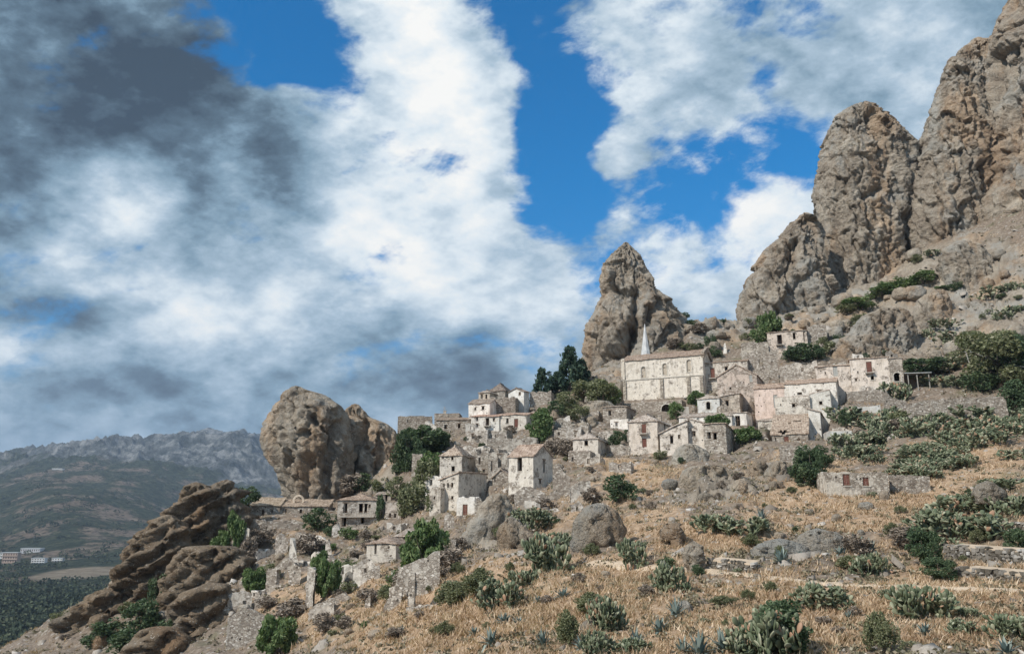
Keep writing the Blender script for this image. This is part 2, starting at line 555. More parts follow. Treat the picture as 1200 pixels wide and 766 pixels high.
def make_wall(name):
    """lime plaster over rubble; object colour = plaster tint, its alpha = how much rubble shows"""
    m, nt = newmat(name)
    P = pos(nt)
    oi = nt.n('ShaderNodeObjectInfo')
    tint = oi.outputs['Color']; stony = oi.outputs['Alpha']
    n_ = nt.noise(P, 0.55, 6, 0.65)
    n2_ = nt.noise(nt.vmath('MULTIPLY', P, (1.6, 1.6, 0.28)), 1.1, 5, 0.65)
    n3_ = nt.noise(P, 6.0, 4, 0.65)
    pl = nt.ramp(nt.math('MULTIPLY_ADD', n3_, 0.35, nt.math('MULTIPLY', n_, 0.65)), [(0.36, (0.38, 0.345, 0.30)), (0.47, (0.58, 0.54, 0.48)), (0.60, (0.74, 0.705, 0.65))])
    pl = nt.mix(1.0, pl, tint, 'MULTIPLY')
    pl = nt.mix(nt.map(n2_, 0.52, 0.68, 0, 0.6), pl, nt.mix(1.0, pl, (0.55, 0.52, 0.50), 'MULTIPLY'))
    wp = nt.vmath('ADD', nt.vmath('MULTIPLY', P, (1, 1, 1.5)), nt.vmath('SCALE', nt.noise(P, 3.0, 2, col=True), scale=0.25))
    sv = nt.voro(wp, 2.6); sc_ = nt.voro(wp, 2.6, 'F1', 'Color')
    se = nt.n('ShaderNodeSeparateColor'); nt.link(sc_, se.inputs[0])
    edge = nt.voro(wp, 2.6, 'DISTANCE_TO_EDGE')
    st = nt.ramp(se.outputs[0], [(0.0, (0.20, 0.17, 0.14)), (0.4, (0.34, 0.30, 0.255)), (0.75, (0.46, 0.42, 0.36)), (1.0, (0.62, 0.58, 0.52))])
    st = nt.mix(nt.map(edge, 0.02, 0.09, 1, 0), st, (0.30, 0.255, 0.21))
    st = nt.mix(0.5, st, nt.mix(1.0, st, tint, 'MULTIPLY'))
    mask = nt.map(nt.math('ADD', nt.math('MULTIPLY_ADD', n3_, 0.25, n_), nt.math('MULTIPLY', stony, 0.55)), 0.745, 0.86)
    c = nt.mix(mask, pl, st)
    # putlog holes and missing stones
    dots = nt.voro(nt.vmath('MULTIPLY', P, (1, 1, 1)), 0.95)
    dm = nt.map(dots, 0.15, 0.10)
    c = nt.mix(nt.math('MULTIPLY', dm, 0.85), c, (0.05, 0.042, 0.035))
    h = nt.math('ADD', nt.math('MULTIPLY', nt.math('MULTIPLY', nt.map(edge, 0.0, 0.12), mask), 0.6), nt.math('MULTIPLY', nt.noise(P, 4.0, 6, 0.7), 0.5))
    h = nt.math('SUBTRACT', h, nt.math('MULTIPLY', dm, 1.2))
    h = nt.math('SUBTRACT', h, nt.math('MULTIPLY', mask, 0.3))
    finish(nt, c, 0.92, nt.bump(h, 0.8, 0.12), 0.15)
    return m
M['wall'] = make_wall('old_plaster_wall')


def make_tiles():
    m, nt = newmat('clay_roof_tiles')
    P = objco(nt)
    oi = nt.n('ShaderNodeObjectInfo')
    cell = nt.voro(nt.vmath('MULTIPLY', P, (4.2, 2.4, 2.4)), 1.0, 'F1', 'Color')
    se = nt.n('ShaderNodeSeparateColor'); nt.link(cell, se.inputs[0])
    c = nt.ramp(nt.math('MULTIPLY_ADD', se.outputs[0], 0.6, nt.math('MULTIPLY', nt.noise(P, 0.9, 5, 0.7), 0.5)), [(0.15, (0.20, 0.155, 0.125)), (0.4, (0.33, 0.265, 0.215)), (0.65, (0.45, 0.385, 0.32)), (0.9, (0.55, 0.48, 0.41))])
    c = nt.mix(1.0, c, oi.outputs['Color'], 'MULTIPLY')
    c = nt.mix(nt.map(nt.noise(P, 1.8, 4, 0.7), 0.6, 0.72, 0, 0.6), c, (0.16, 0.15, 0.12))
    h = nt.math('ADD', nt.noise(P, 6, 3), se.outputs[1])
    finish(nt, c, 0.9, nt.bump(h, 0.6, 0.05), 0.15)
    return m
M['tiles'] = make_tiles()


def plain(name, a, b, scale=3.0, rough=0.8, spec=0.25, mul=(1, 1, 1), bump=0.3):
    m, nt = newmat(name)
    P = nt.vmath('MULTIPLY', pos(nt), mul)
    n_ = nt.noise(P, scale, 5, 0.65)
    c = nt.mix(nt.map(n_, 0.3, 0.7), a, b)
    finish(nt, c, rough, nt.bump(n_, bump, 0.05), spec)
    return m
M['wood'] = plain('weathered_wood', (0.12, 0.085, 0.06), (0.24, 0.18, 0.13), 8, mul=(1, 1, 0.2))
M['brown_wood'] = plain('red_brown_shutter', (0.15, 0.06, 0.045), (0.24, 0.11, 0.08), 8, mul=(1, 1, 0.3))
M['pale_wood'] = plain('faded_shutter', (0.38, 0.38, 0.35), (0.52, 0.52, 0.48), 8)
M['iron'] = plain('rusty_iron', (0.06, 0.04, 0.03), (0.13, 0.08, 0.055), 9, 0.7, 0.4)
M['stone_trim'] = plain('stone_trim', (0.42, 0.38, 0.32), (0.60, 0.56, 0.49), 4)
M['spire'] = plain('pale_spire_render', (0.40, 0.41, 0.41), (0.66, 0.66, 0.64), 2.5, 0.6, 0.3, mul=(1, 1, 0.3))
M['concrete'] = plain('pale_concrete', (0.36, 0.37, 0.37), (0.52, 0.53, 0.52), 1.2)
M['dirt'] = plain('beaten_path', (0.44, 0.34, 0.24), (0.60, 0.48, 0.35), 2.0)
M['wire'] = plain('cable', (0.25, 0.25, 0.25), (0.35, 0.35, 0.35), 3)
M['pole'] = plain('grey_timber_pole', (0.30, 0.28, 0.25), (0.42, 0.40, 0.36), 3)
M['white_paint'] = plain('white_render', (0.62, 0.62, 0.60), (0.76, 0.76, 0.73), 0.3)
# ------------------------------------------------------------------ the hillside: elevation as a smooth function of bearing and distance
KN = [  # px, py, distance
    (-200, 830, 150), (0, 768, 160), (50, 735, 162), (100, 707, 162), (140, 680, 158), (190, 650, 155), (240, 625, 155),
    (0, 790, 120), (100, 766, 125), (200, 766, 112), (300, 766, 98), (400, 766, 74), (500, 766, 54), (600, 766, 43), (700, 766, 38), (900, 766, 36), (1100, 766, 34), (1300, 766, 32), (1500, 766, 32),
    (200, 700, 138), (300, 695, 122), (400, 695, 104), (500, 700, 80), (600, 700, 64), (700, 695, 56), (900, 690, 51), (1100, 694, 47), (1300, 700, 42),
    (300, 640, 148), (400, 640, 140), (500, 630, 122), (600, 635, 98), (700, 640, 80), (800, 640, 70), (900, 640, 68), (1000, 640, 66), (1100, 635, 66), (1250, 635, 60),
    (300, 606, 160), (420, 618, 152), (500, 590, 148), (560, 590, 138), (640, 580, 128), (720, 575, 118), (800, 572, 112), (900, 572, 104), (1000, 575, 98), (1100, 570, 96), (1250, 565, 86),
    (270, 590, 168), (350, 588, 172), (450, 560, 175), (520, 545, 165), (600, 540, 158), (700, 535, 150), (800, 530, 147), (900, 522, 143), (1000, 522, 133), (1100, 520, 128), (1250, 515, 118),
    (470, 510, 190), (550, 495, 186), (620, 497, 180), (700, 503, 172), (800, 500, 166), (900, 490, 164), (1000, 488, 156), (1100, 488, 148), (1250, 480, 136),
    (650, 458, 204), (720, 465, 198), (800, 465, 190), (900, 460, 182), (1000, 458, 174), (1100, 455, 168), (1250, 445, 155),
    (700, 430, 222), (760, 420, 216), (850, 425, 208), (930, 415, 200), (1000, 415, 198), (1100, 415, 190), (1250, 400, 172),
    (760, 385, 245), (810, 378, 238), (850, 376, 238), (900, 382, 228), (960, 378, 222), (1050, 375, 212), (1150, 360, 202), (1300, 340, 186),
    (940, 350, 245), (1000, 340, 240), (1080, 320, 228), (1150, 310, 216), (1300, 260, 200),
    (1100, 262, 250), (1200, 220, 235), (1400, 140, 220),
    # behind the skyline it falls away again
    (-200, 900, 185), (0, 840, 190), (100, 790, 190), (190, 740, 190), (260, 700, 200), (350, 680, 205), (450, 610, 215), (520, 580, 225), (600, 560, 235), (680, 500, 250), (760, 450, 275), (850, 430, 275),
    (950, 420, 300), (1050, 400, 310), (1200, 360, 320), (1400, 330, 320),
    (-200, 940, 260), (0, 900, 270), (150, 850, 280), (300, 810, 290), (450, 740, 300), (600, 690, 320), (750, 600, 340), (900, 560, 360), (1100, 520, 380), (1400, 500, 380),
    (0, 860, 450), (300, 800, 450), (600, 740, 450), (900, 700, 450), (1200, 660, 450), (1400, 660, 450),
    # down to the foot of the photographer
    (-200, 900, 100), (0, 860, 85), (100, 860, 70), (300, 860, 60), (500, 850, 36), (700, 850, 28), (900, 850, 26), (1200, 850, 24), (1500, 850, 22),
    (0, 1100, 30), (300, 1100, 20), (600, 1100, 13), (900, 1100, 11), (1200, 1100, 10), (1500, 1100, 10),
]
KN = np.array(KN, float)
kt, ke = ray(KN[:, 0], KN[:, 1])
KS = 2.2                      # weight of bearing against log distance


def _tps_u(r2):
    return np.where(r2 > 1e-12, r2 * np.log(np.maximum(r2, 1e-12)) * 0.5, 0.0)


_kx = np.stack([kt * KS, np.log(KN[:, 2])], 1)
_n = len(_kx)
_A = _tps_u(((_kx[:, None] - _kx[None]) ** 2).sum(-1)) + np.eye(_n) * 0.004
_Pm = np.hstack([np.ones((_n, 1)), _kx])
_S = np.zeros((_n + 3, _n + 3)); _S[:_n, :_n] = _A; _S[:_n, _n:] = _Pm; _S[_n:, :_n] = _Pm.T
_w = np.linalg.solve(_S, np.concatenate([ke, np.zeros(3)]))


def e_smooth(t, lnD):
    q = np.stack([np.ravel(t) * KS, np.ravel(lnD)], 1)
    out = np.empty(len(q))
    for i in range(0, len(q), 20000):
        s = q[i:i + 20000]
        out[i:i + 20000] = _tps_u(((s[:, None] - _kx[None]) ** 2).sum(-1)) @ _w[:_n] + _w[_n] + s @ _w[_n + 1:]
    return out.reshape(np.shape(t))


# coarse table of the smooth field, then bilinear lookups
TT = np.linspace(-1.25, 1.25, 401); LL = np.linspace(math.log(6), math.log(460), 321)
_tt, _ll = np.meshgrid(TT, LL, indexing='ij')
ETAB = e_smooth(_tt, _ll)


def e_lookup(t, lnD):
    a = np.clip((t - TT[0]) / (TT[1] - TT[0]), 0, len(TT) - 1.001); b = np.clip((lnD - LL[0]) / (LL[1] - LL[0]), 0, len(LL) - 1.001)
    i, j = a.astype(int), b.astype(int); fa, fb = a - i, b - j
    return (ETAB[i, j] * (1 - fa) * (1 - fb) + ETAB[i + 1, j] * fa * (1 - fb) + ETAB[i, j + 1] * (1 - fa) * fb + ETAB[i + 1, j + 1] * fa * fb)


PADS = []
ROCKY = [  # px, py, rx, ry, amount: where bare rock breaks through the hillside
    (190, 650, 80, 70, 0.7), (240, 640, 70, 60, 0.7), (585, 620, 60, 45, 0.9), (830, 575, 70, 30, 0.9), (680, 590, 50, 20, 0.5),
    (1050, 360, 130, 70, 0.9), (930, 385, 90, 25, 0.6), (830, 385, 60, 22, 0.8), (1150, 330, 80, 70, 0.9), (730, 440, 60, 30, 0.7), (910, 550, 40, 25, 0.5),
    (930, 650, 60, 16, 0.6), (430, 540, 60, 50, 0.9), (560, 545, 40, 30, 0.4), (340, 740, 60, 25, 0.3), (960, 640, 40, 20, 0.5), (1000, 470, 60, 30, 0.3), (640, 490, 40, 20, 0.4),
    (700, 560, 40, 12, 0.4), (860, 620, 60, 14, 0.3), (1130, 450, 40, 20, 0.3),
]
GRASSY = [(1120, 600, 160, 60, 0.6), (700, 600, 200, 40, 0.5), (1130, 500, 100, 40, 0.4), (940, 545, 80, 20, 0.5), (560, 700, 200, 60, 0.4), (380, 620, 70, 20, 0.4), (340, 700, 70, 40, 0.35), (800, 720, 330, 60, 1.0), (480, 725, 110, 45, 1.0), (1000, 590, 110, 30, 1.0), (1130, 720, 120, 50, 0.9), (830, 628, 80, 18, 0.9), (760, 555, 60, 20, 0.7), (1150, 540, 60, 25, 0.6), (660, 690, 60, 30, 0.8), (700, 540, 60, 14, 0.5),
          (430, 600, 40, 15, 0.4), (930, 380, 60, 14, 0.5), (880, 500, 30, 10, 0.3)]


def patch(x, y, z, L):
    px, py = to_px(x, y, z)
    s = 0
    for (a, b, rx, ry, k) in L:
        s = s + k * np.exp(-(((px - a) / rx) ** 2 + ((py - b) / ry) ** 2) * 1.2)
    return np.clip(s, 0, 1.3)


def ground(x, y, full=False):
    x = np.asarray(x, float); y = np.asarray(y, float)
    yy = np.maximum(y, 2.0)
    t = x / yy
    lnD = np.log(np.maximum(yy, 6.0))
    z0 = e_lookup(t, lnD) * np.maximum(yy, 6.0)
    rk = patch(x, yy, z0, ROCKY)
    gr = patch(x, yy, z0, GRASSY)
    near = sstep(20, 140, yy)
    n = fbm(x / 14, yy / 14, z0 / 14, 4) * (0.5 + 1.1 * near)
    n += fbm(x / 3.5, yy / 3.5, z0 / 3.5, 3) * (0.16 + 0.25 * near)
    # broken, tilted slabs where rock shows
    sx, sz = x * 0.8 + z0 * 0.6, z0 * 0.8 - x * 0.6
    slab = fbm(sx / 7.0, yy / 6.0, sz / 2.6, 5, 0.55, ridge=True)
    n += rk * (slab - 0.2) * (0.5 + 1.0 * near)
    wq = fbm(x / 9, yy / 9, z0 / 9 + 4, 3) * 3.0
    n += rk * (facets((sx + wq) / 6.5, (yy + wq) / 6.5, sz / 4.0) * 2.6 + facets((sx + wq) / 2.4, yy / 2.4, (sz + wq) / 1.7) * 1.1) * (0.35 + 0.65 * near)
    n += facets((x + wq) / 2.6, yy / 2.6, z0 / 2.0) * 0.22 * (1 - np.clip(rk, 0, 1)) * near
    # low terrace steps on the near slope
    ter = sstep(0.5, 1.0, (z0 / 1.7) % 1.0) - (z0 / 1.7) % 1.0
    n += ter * 0.8 * np.clip(1 - rk, 0, 1) * sstep(60, 45, z0) * sstep(30, 60, yy)
    z = z0 + n
    for (cx_, cy_, ca_, sa_, hx, hy, pz) in PADS:      # level ground cut for each house
        m_ = (np.abs(x - cx_) < hx + hy + 4) & (np.abs(yy - cy_) < hx + hy + 4)
        if not m_.any(): continue
        xm, ym = x[m_] - cx_, yy[m_] - cy_
        u = np.abs(xm * ca_ + ym * sa_) - hx; v = np.abs(-xm * sa_ + ym * ca_) - hy
        k = sstep(1.6, 0.2, np.maximum(u, v))
        z[m_] = z[m_] * (1 - k) + np.minimum(z[m_], pz) * k
    if full: return z, rk, gr
    return z


def ground1(x, y):
    return float(ground(np.array([x]), np.array([y]))[0])


_Ds = np.exp(np.linspace(math.log(25), math.log(330), 1400))


def pick(px, py, dmin=25):
    """first point of the hillside seen through a pixel"""
    t, e = ray(px, py)
    z = ground(_Ds * float(t), _Ds)
    ok = np.nonzero((z > _Ds * float(e)) & (_Ds > dmin))[0]
    if len(ok) == 0: return None
    D = float(_Ds[ok[0]])
    return Vector((float(t) * D, D, float(z[ok[0]])))


def near_hill():
    t = np.concatenate([np.linspace(-1.2, -0.72, 60)[:-1], np.linspace(-0.72, 0.72, 820), np.linspace(0.72, 1.2, 60)[1:]])
    D = np.concatenate([np.exp(np.linspace(math.log(6), math.log(30), 40))[:-1], np.exp(np.linspace(math.log(30), math.log(260), 500)), np.exp(np.linspace(math.log(260), math.log(450), 40))[1:]])
    tt, dd = np.meshgrid(t, D, indexing='ij')
    x, y = tt * dd, dd
    z, rk, gr = ground(x, y, True)
    nt_, nd = x.shape
    idx = np.arange(nt_ * nd).reshape(nt_, nd)
    f = np.stack([idx[:-1, :-1], idx[1:, :-1], idx[1:, 1:], idx[:-1, 1:]], -1).reshape(-1, 4)
    v = np.stack([x, y, z], -1).reshape(-1, 3)
    me = mesh_np('hillside', v, f, M['ground'], True, {'rocky': rk.ravel(), 'dry': gr.ravel()})
    tag(link('hillside', me), kind='structure')


# ---- the valley, hills and mountain beyond
def far_land():
    KF = [  # px, py, distance
        (-300, 600, 9000), (0, 553, 7000), (60, 533, 6200), (120, 531, 5600), (180, 524, 5200), (230, 519, 4900), (272, 514, 4700), (290, 513, 4600), (300, 524, 4650), (330, 535, 4700), (400, 550, 4800), (500, 570, 5000), (700, 590, 5500), (1000, 590, 6000), (1400, 600, 6000),
        (-300, 590, 3600), (0, 562, 3400), (60, 556, 3300), (120, 556, 3200), (180, 556, 3300), (240, 562, 3600), (290, 560, 3900), (340, 570, 3900), (400, 590, 4000),
        (-300, 625, 2400), (0, 600, 2400), (60, 585, 2400), (120, 588, 2500), (170, 602, 2500), (220, 600, 3000), (300, 600, 3200),
        (0, 635, 2000), (60, 625, 2000), (120, 628, 2000), (200, 630, 2150), (150, 612, 2350), (300, 640, 2300),
        (-300, 662, 1650), (0, 657, 1650), (60, 657, 1650), (120, 655, 1650), (200, 652, 1700), (400, 655, 1700),
        (0, 700, 1050), (100, 693, 1080), (200, 690, 1100), (0, 740, 760), (100, 735, 770), (300, 730, 780), (0, 766, 640), (200, 766, 640), (-300, 740, 760),
        (0, 850, 420), (200, 850, 420), (600, 850, 420), (1000, 850, 420), (700, 690, 1100), (1200, 690, 1100), (700, 640, 2200), (1200, 640, 2200), (700, 600, 4000), (1200, 600, 4000), (-300, 850, 420),
        (0, 606, 14000), (300, 604, 14000), (700, 606, 14000), (1200, 606, 14000), (-300, 606, 14000),
    ]
    KF = np.array(KF, float)
    a, e = ray(KF[:, 0], KF[:, 1])
    kx = np.stack([a * 2.5, np.log(KF[:, 2])], 1)
    n = len(kx)
    A = _tps_u(((kx[:, None] - kx[None]) ** 2).sum(-1)) + np.eye(n) * 0.002
    Pm = np.hstack([np.ones((n, 1)), kx])
    S = np.zeros((n + 3, n + 3)); S[:n, :n] = A; S[:n, n:] = Pm; S[n:, :n] = Pm.T
    wt = np.linalg.solve(S, np.concatenate([e, np.zeros(3)]))

    def ef(t, l):
        q = np.stack([t.ravel() * 2.5, l.ravel()], 1)
        out = np.empty(len(q))
        for i in range(0, len(q), 20000):
            s = q[i:i + 20000]
            out[i:i + 20000] = _tps_u(((s[:, None] - kx[None]) ** 2).sum(-1)) @ wt[:n] + wt[n] + s @ wt[n + 1:]
        return out.reshape(t.shape)
    # the part in front of the camera, fine
    t = np.concatenate([np.linspace(-1.2, -0.75, 30)[:-1], np.linspace(-0.75, -0.2, 420), np.linspace(-0.2, 1.2, 60)[1:]])
    D = np.exp(np.linspace(math.log(420), math.log(14000), 420))
    tt, dd = np.meshgrid(t, D, indexing='ij')
    z = ef(tt, np.log(dd)) * dd
    x, y = tt * dd, dd
    rel = sstep(450, 3000, dd)
    px, py = to_px(x, y, z)
    crag = sstep(3350, 3900, dd) * sstep(9000, 6500, dd)
    z = z + fbm(x / 900, y / 900, z * 0 + 3, 6, 0.52) * (6 + 34 * rel) * sstep(14000, 9000, dd)
    z += (fbm(x / 520, y / 520, z / 900, 6, 0.58, ridge=True) - 0.3) * (150 * crag + 24 * rel * sstep(1700, 2300, dd) * (1 - crag))
    # the cliff band of the mountain: a steep face under the crest
    rocky = crag * (0.45 + 0.5 * sstep(20, 160, px))
    field = np.exp(-(((px - 95) / 62) ** 2 + ((py - (671 - (px - 95) * 0.085)) / 6.5) ** 2)) * (dd < 1800) * (dd > 1000)
    nt_, nd = x.shape
    idx = np.arange(nt_ * nd).reshape(nt_, nd)
    f = np.stack([idx[:-1, :-1], idx[1:, :-1], idx[1:, 1:], idx[:-1, 1:]], -1).reshape(-1, 4)
    v = np.stack([x, y, z], -1).reshape(-1, 3)
    me = mesh_np('valley_and_mountains', v, f, M['far'], True, {'rocky': rocky.ravel(), 'field': field.ravel()})
    tag(link('valley_and_mountains', me), kind='structure')

    DL = np.exp(np.linspace(math.log(420), math.log(14000), 420))

    def fz(px, D):
        t_, _ = ray(px, 660)
        j = int(np.argmin(abs(D - DL))); i = int(np.argmin(abs(t - t_)))
        return Vector((float(x[i, j]), float(y[i, j]), float(z[i, j])))
    # plain ground all round, to the horizon
    ang = np.linspace(0, 2 * np.pi, 97)[:-1]
    R = [5, 60, 200, 500, 1200, 3000, 8000, 14500]
    vs = [(0, 0, -2.5)]
    for r in R:
        for a_ in ang:
            xx, yy = r * math.sin(a_), r * math.cos(a_)
            zz = -2.5 - 0.25 * r if r < 300 else -135.0
            if r < 300: zz -= 3 if r > 5 else 0
            zz = max(zz, -135.0) if r < 300 else zz
            vs.append((xx, yy, zz))
    fs3, fs4 = [], []
    for i in range(96): fs3.append((0, 1 + (i + 1) % 96, 1 + i))
    for k in range(len(R) - 1):
        for i in range(96):
            a_, b_ = 1 + k * 96 + i, 1 + k * 96 + (i + 1) % 96
            fs4.append((a_, b_, b_ + 96, a_ + 96))
    me = mesh_np('ground', vs, [np.array(fs3), np.array(fs4)], M['far'], True, {'rocky': np.zeros(len(vs)), 'field': np.zeros(len(vs))})
    tag(link('ground', me), kind='structure')
    return fz

far_point = far_land()
# ------------------------------------------------------------------ houses
TH = 0.42


def on_line(P0, d, px, py):
    """distance along d from P0 whose horizontal bearing is that of the pixel"""
    t = float(ray(px, py)[0])
    den = d[0] - t * d[1]
    return (t * P0[1] - P0[0]) / den


def height_at(P, py):
    t, e = ray(to_px(P[0], P[1], P[2])[0], py)
    return float(e) * P[1] - P[2]


def wall_sheet(mb, O, ux, inn, W, topf, holes, zb=-4.0, seed=0, step=0.7):
    """a wall with thickness: outer skin from O along ux, inner skin offset along inn; holes = (u0, u1, z0, z1)"""
    holes = [(max(0.3, a), min(W - 0.3, b), c, d) for a, b, c, d in holes if b > 0.5 and a < W - 0.5]
    us = {0.0, W}; zs = {zb, 0.0}
    for a, b, c, d in holes: us |= {a, b}; zs |= {c, d}
    def fillin(S, st):
        S = sorted(S); out = []
        for a, b in zip(S, S[1:]):
            n = max(1, int(round((b - a) / st)))
            out += [a + (b - a) * k / n for k in range(n)]
        return out + [S[-1]]
    us = fillin(us, step)
    zmax = max([h[3] for h in holes] + [0.0])
    zs = fillin(zs, step)
    if zs[-1] < zmax: zs.append(zmax)
    nz = len(zs)
    extra = 3
    O = Vector(O); ux = Vector(ux); inn = Vector(inn)
    k_in = (W - 2 * TH) / W
    ids = {}
    def vert(side, i, j):
        key = (side, i, j)
        if key in ids: return ids[key]
        u = us[i]
        zt = max(topf(u), zs[-1] + 0.12)
        z = zs[j] if j < nz else zs[-1] + (zt - zs[-1]) * (j - nz + 1) / extra
        p = O + ux * (u if side == 0 else TH + u * k_in) + (inn * TH if side else Vector((0, 0, 0)))
        p.z = z
        ids[key] = len(mb.v); mb.v.append(tuple(p))
        return ids[key]
    nu = len(us); nj = nz + extra
    solid = [[True] * (nj - 1) for _ in range(nu - 1)]
    for a, b, c, d in holes:
        for i in range(nu - 1):
            if us[i] >= a - 1e-6 and us[i + 1] <= b + 1e-6:
                for j in range(nz - 1):
                    if zs[j] >= c - 1e-6 and zs[j + 1] <= d + 1e-6: solid[i][j] = False
    for i in range(nu - 1):
        for j in range(nj - 1):
            if not solid[i][j]: continue
            mb.f.append((vert(0, i, j), vert(0, i + 1, j), vert(0, i + 1, j + 1), vert(0, i, j + 1)))
            mb.f.append((vert(1, i, j), vert(1, i, j + 1), vert(1, i + 1, j + 1), vert(1, i + 1, j)))
            if j == nj - 2: mb.f.append((vert(0, i, nj - 1), vert(0, i + 1, nj - 1), vert(1, i + 1, nj - 1), vert(1, i, nj - 1)))
            for (di, dj, a, b) in ((-1, 0, (i, j), (i, j + 1)), (1, 0, (i + 1, j + 1), (i + 1, j)), (0, -1, (i + 1, j), (i, j)), (0, 1, (i, j + 1), (i + 1, j + 1))):
                ii, jj = i + di, j + dj
                if 0 <= ii < nu - 1 and 0 <= jj < nj - 1 and not solid[ii][jj]:
                    mb.f.append((vert(0, *a), vert(0, *b), vert(1, *b), vert(1, *a)))


def roughen(mb, org, amp=0.05, drop=None):
    if not mb.v: return
    a = np.array(mb.v)
    P = a + np.array(org)
    for k in range(3):
        a[:, k] += pnoise(P[:, 0] * 0.9 + k * 7, P[:, 1] * 0.9, P[:, 2] * 0.9 + k) * amp * (0.5 if k == 2 else 1)
    mb.v = [tuple(p) for p in a]


def opening(parent, O, ux, inn, hole, typ):
    """what is left in a window or door opening; returns the part"""
    a, b, c, d = hole
    w_, h_ = b - a, d - c
    R = Matrix.Identity(4)
    R.col[0][:3] = ux; R.col[1][:3] = inn; R.col[2][:3] = (0, 0, 1)
    base = Matrix.Translation(Vector(O) + Vector(ux) * a + Vector((0, 0, c))) @ R
    mb = MB(); fr = 0.09
    def B(m, *q): m.box(*q, M=base)
    isdoor = typ in ('door', 'pdoor', 'balc', 'balcshut')
    nm = 'door' if typ in ('door', 'pdoor') else 'window'
    y0, y1 = 0.10, 0.18
    B(mb, 0.012, fr, y0, y1, 0.0, h_ - 0.01); B(mb, w_ - fr, w_ - 0.012, y0, y1, 0.0, h_ - 0.01)
    B(mb, fr, w_ - fr, y0, y1, h_ - fr, h_ - 0.012)
    if not isdoor: B(mb, fr, w_ - fr, y0, y1, 0.012, fr)
    if typ == 'frame':
        B(mb, w_ / 2 - 0.035, w_ / 2 + 0.035, y0 + 0.01, y1 - 0.01, fr, h_ - fr)
        B(mb, fr, w_ / 2 - 0.04, y0 + 0.01, y1 - 0.01, h_ * 0.62, h_ * 0.62 + 0.06)
        B(mb, w_ / 2 + 0.04, w_ - fr, y0 + 0.01, y1 - 0.01, h_ * 0.62, h_ * 0.62 + 0.06)
    win = mb.build(nm, M['wood' if typ not in ('pshut', 'pdoor') else 'pale_wood'], parent)
    if typ in ('hole', 'balc') and w_ > 0.5:
        l = MB(); B(l, -0.22, w_ + 0.22, -0.03, 0.3, h_ + 0.01, h_ + 0.17)
        l.build('lintel', M['stone_trim' if (int(a * 10) % 2) else 'wood'], win)
    if not isdoor:
        l = MB(); B(l, -0.08, w_ + 0.08, -0.07, 0.25, -0.09, -0.005)
        l.build('sill', M['stone_trim'], win)
    if typ in ('shut', 'pshut', 'door', 'pdoor', 'balcshut'):
        mt = {'shut': 'brown_wood', 'pshut': 'pale_wood', 'door': 'brown_wood', 'pdoor': 'pale_wood', 'balcshut': 'brown_wood'}[typ]
        for k in range(2):
            l = MB(); x0 = fr + 0.01 + k * (w_ / 2 - fr); x1 = x0 + w_ / 2 - fr - 0.02
            n = 4
            for q in range(n):
                B(l, x0 + (x1 - x0) * q / n + 0.008, x0 + (x1 - x0) * (q + 1) / n - 0.008, y0 + 0.02, y1 - 0.02, 0.03 if isdoor else fr + 0.01, h_ - fr - 0.01)
            B(l, x0 + 0.03, x1 - 0.03, y0 - 0.01, y0 + 0.015, h_ * 0.25, h_ * 0.25 + 0.08); B(l, x0 + 0.03, x1 - 0.03, y0 - 0.01, y0 + 0.015, h_ * 0.72, h_ * 0.72 + 0.08)
            l.build('shutter' if nm == 'window' else 'door_leaf', M[mt], win)
    if typ in ('balc', 'balcshut'):
        l = MB(); x0, x1 = -0.35, w_ + 0.35
        B(l, x0, x1, -0.85, -0.004, -0.16, -0.03)
        B(l, x0 + 0.1, x0 + 0.24, -0.6, -0.004, -0.42, -0.165); B(l, x1 - 0.24, x1 - 0.1, -0.6, -0.004, -0.42, -0.165)
        bal = l.build('balcony', M['stone_trim'], parent)
        l = MB()
        for q in range(max(5, int((x1 - x0) / 0.16)) + 1):
            xx = x0 + 0.03 + (x1 - x0 - 0.06) * q / max(5, int((x1 - x0) / 0.16))
            B(l, xx - 0.014, xx + 0.014, -0.83, -0.80, -0.028, 0.86)
        B(l, x0, x1, -0.84, -0.79, 0.862, 0.90)
        for xx in (x0 + 0.02, x1 - 0.05):
            B(l, xx, xx + 0.03, -0.788, -0.01, 0.862, 0.90)
            for yy in (-0.6, -0.4, -0.2): B(l, xx, xx + 0.02, yy, yy + 0.02, -0.028, 0.86)
        l.build('railing', M['iron'], bal)
    return win


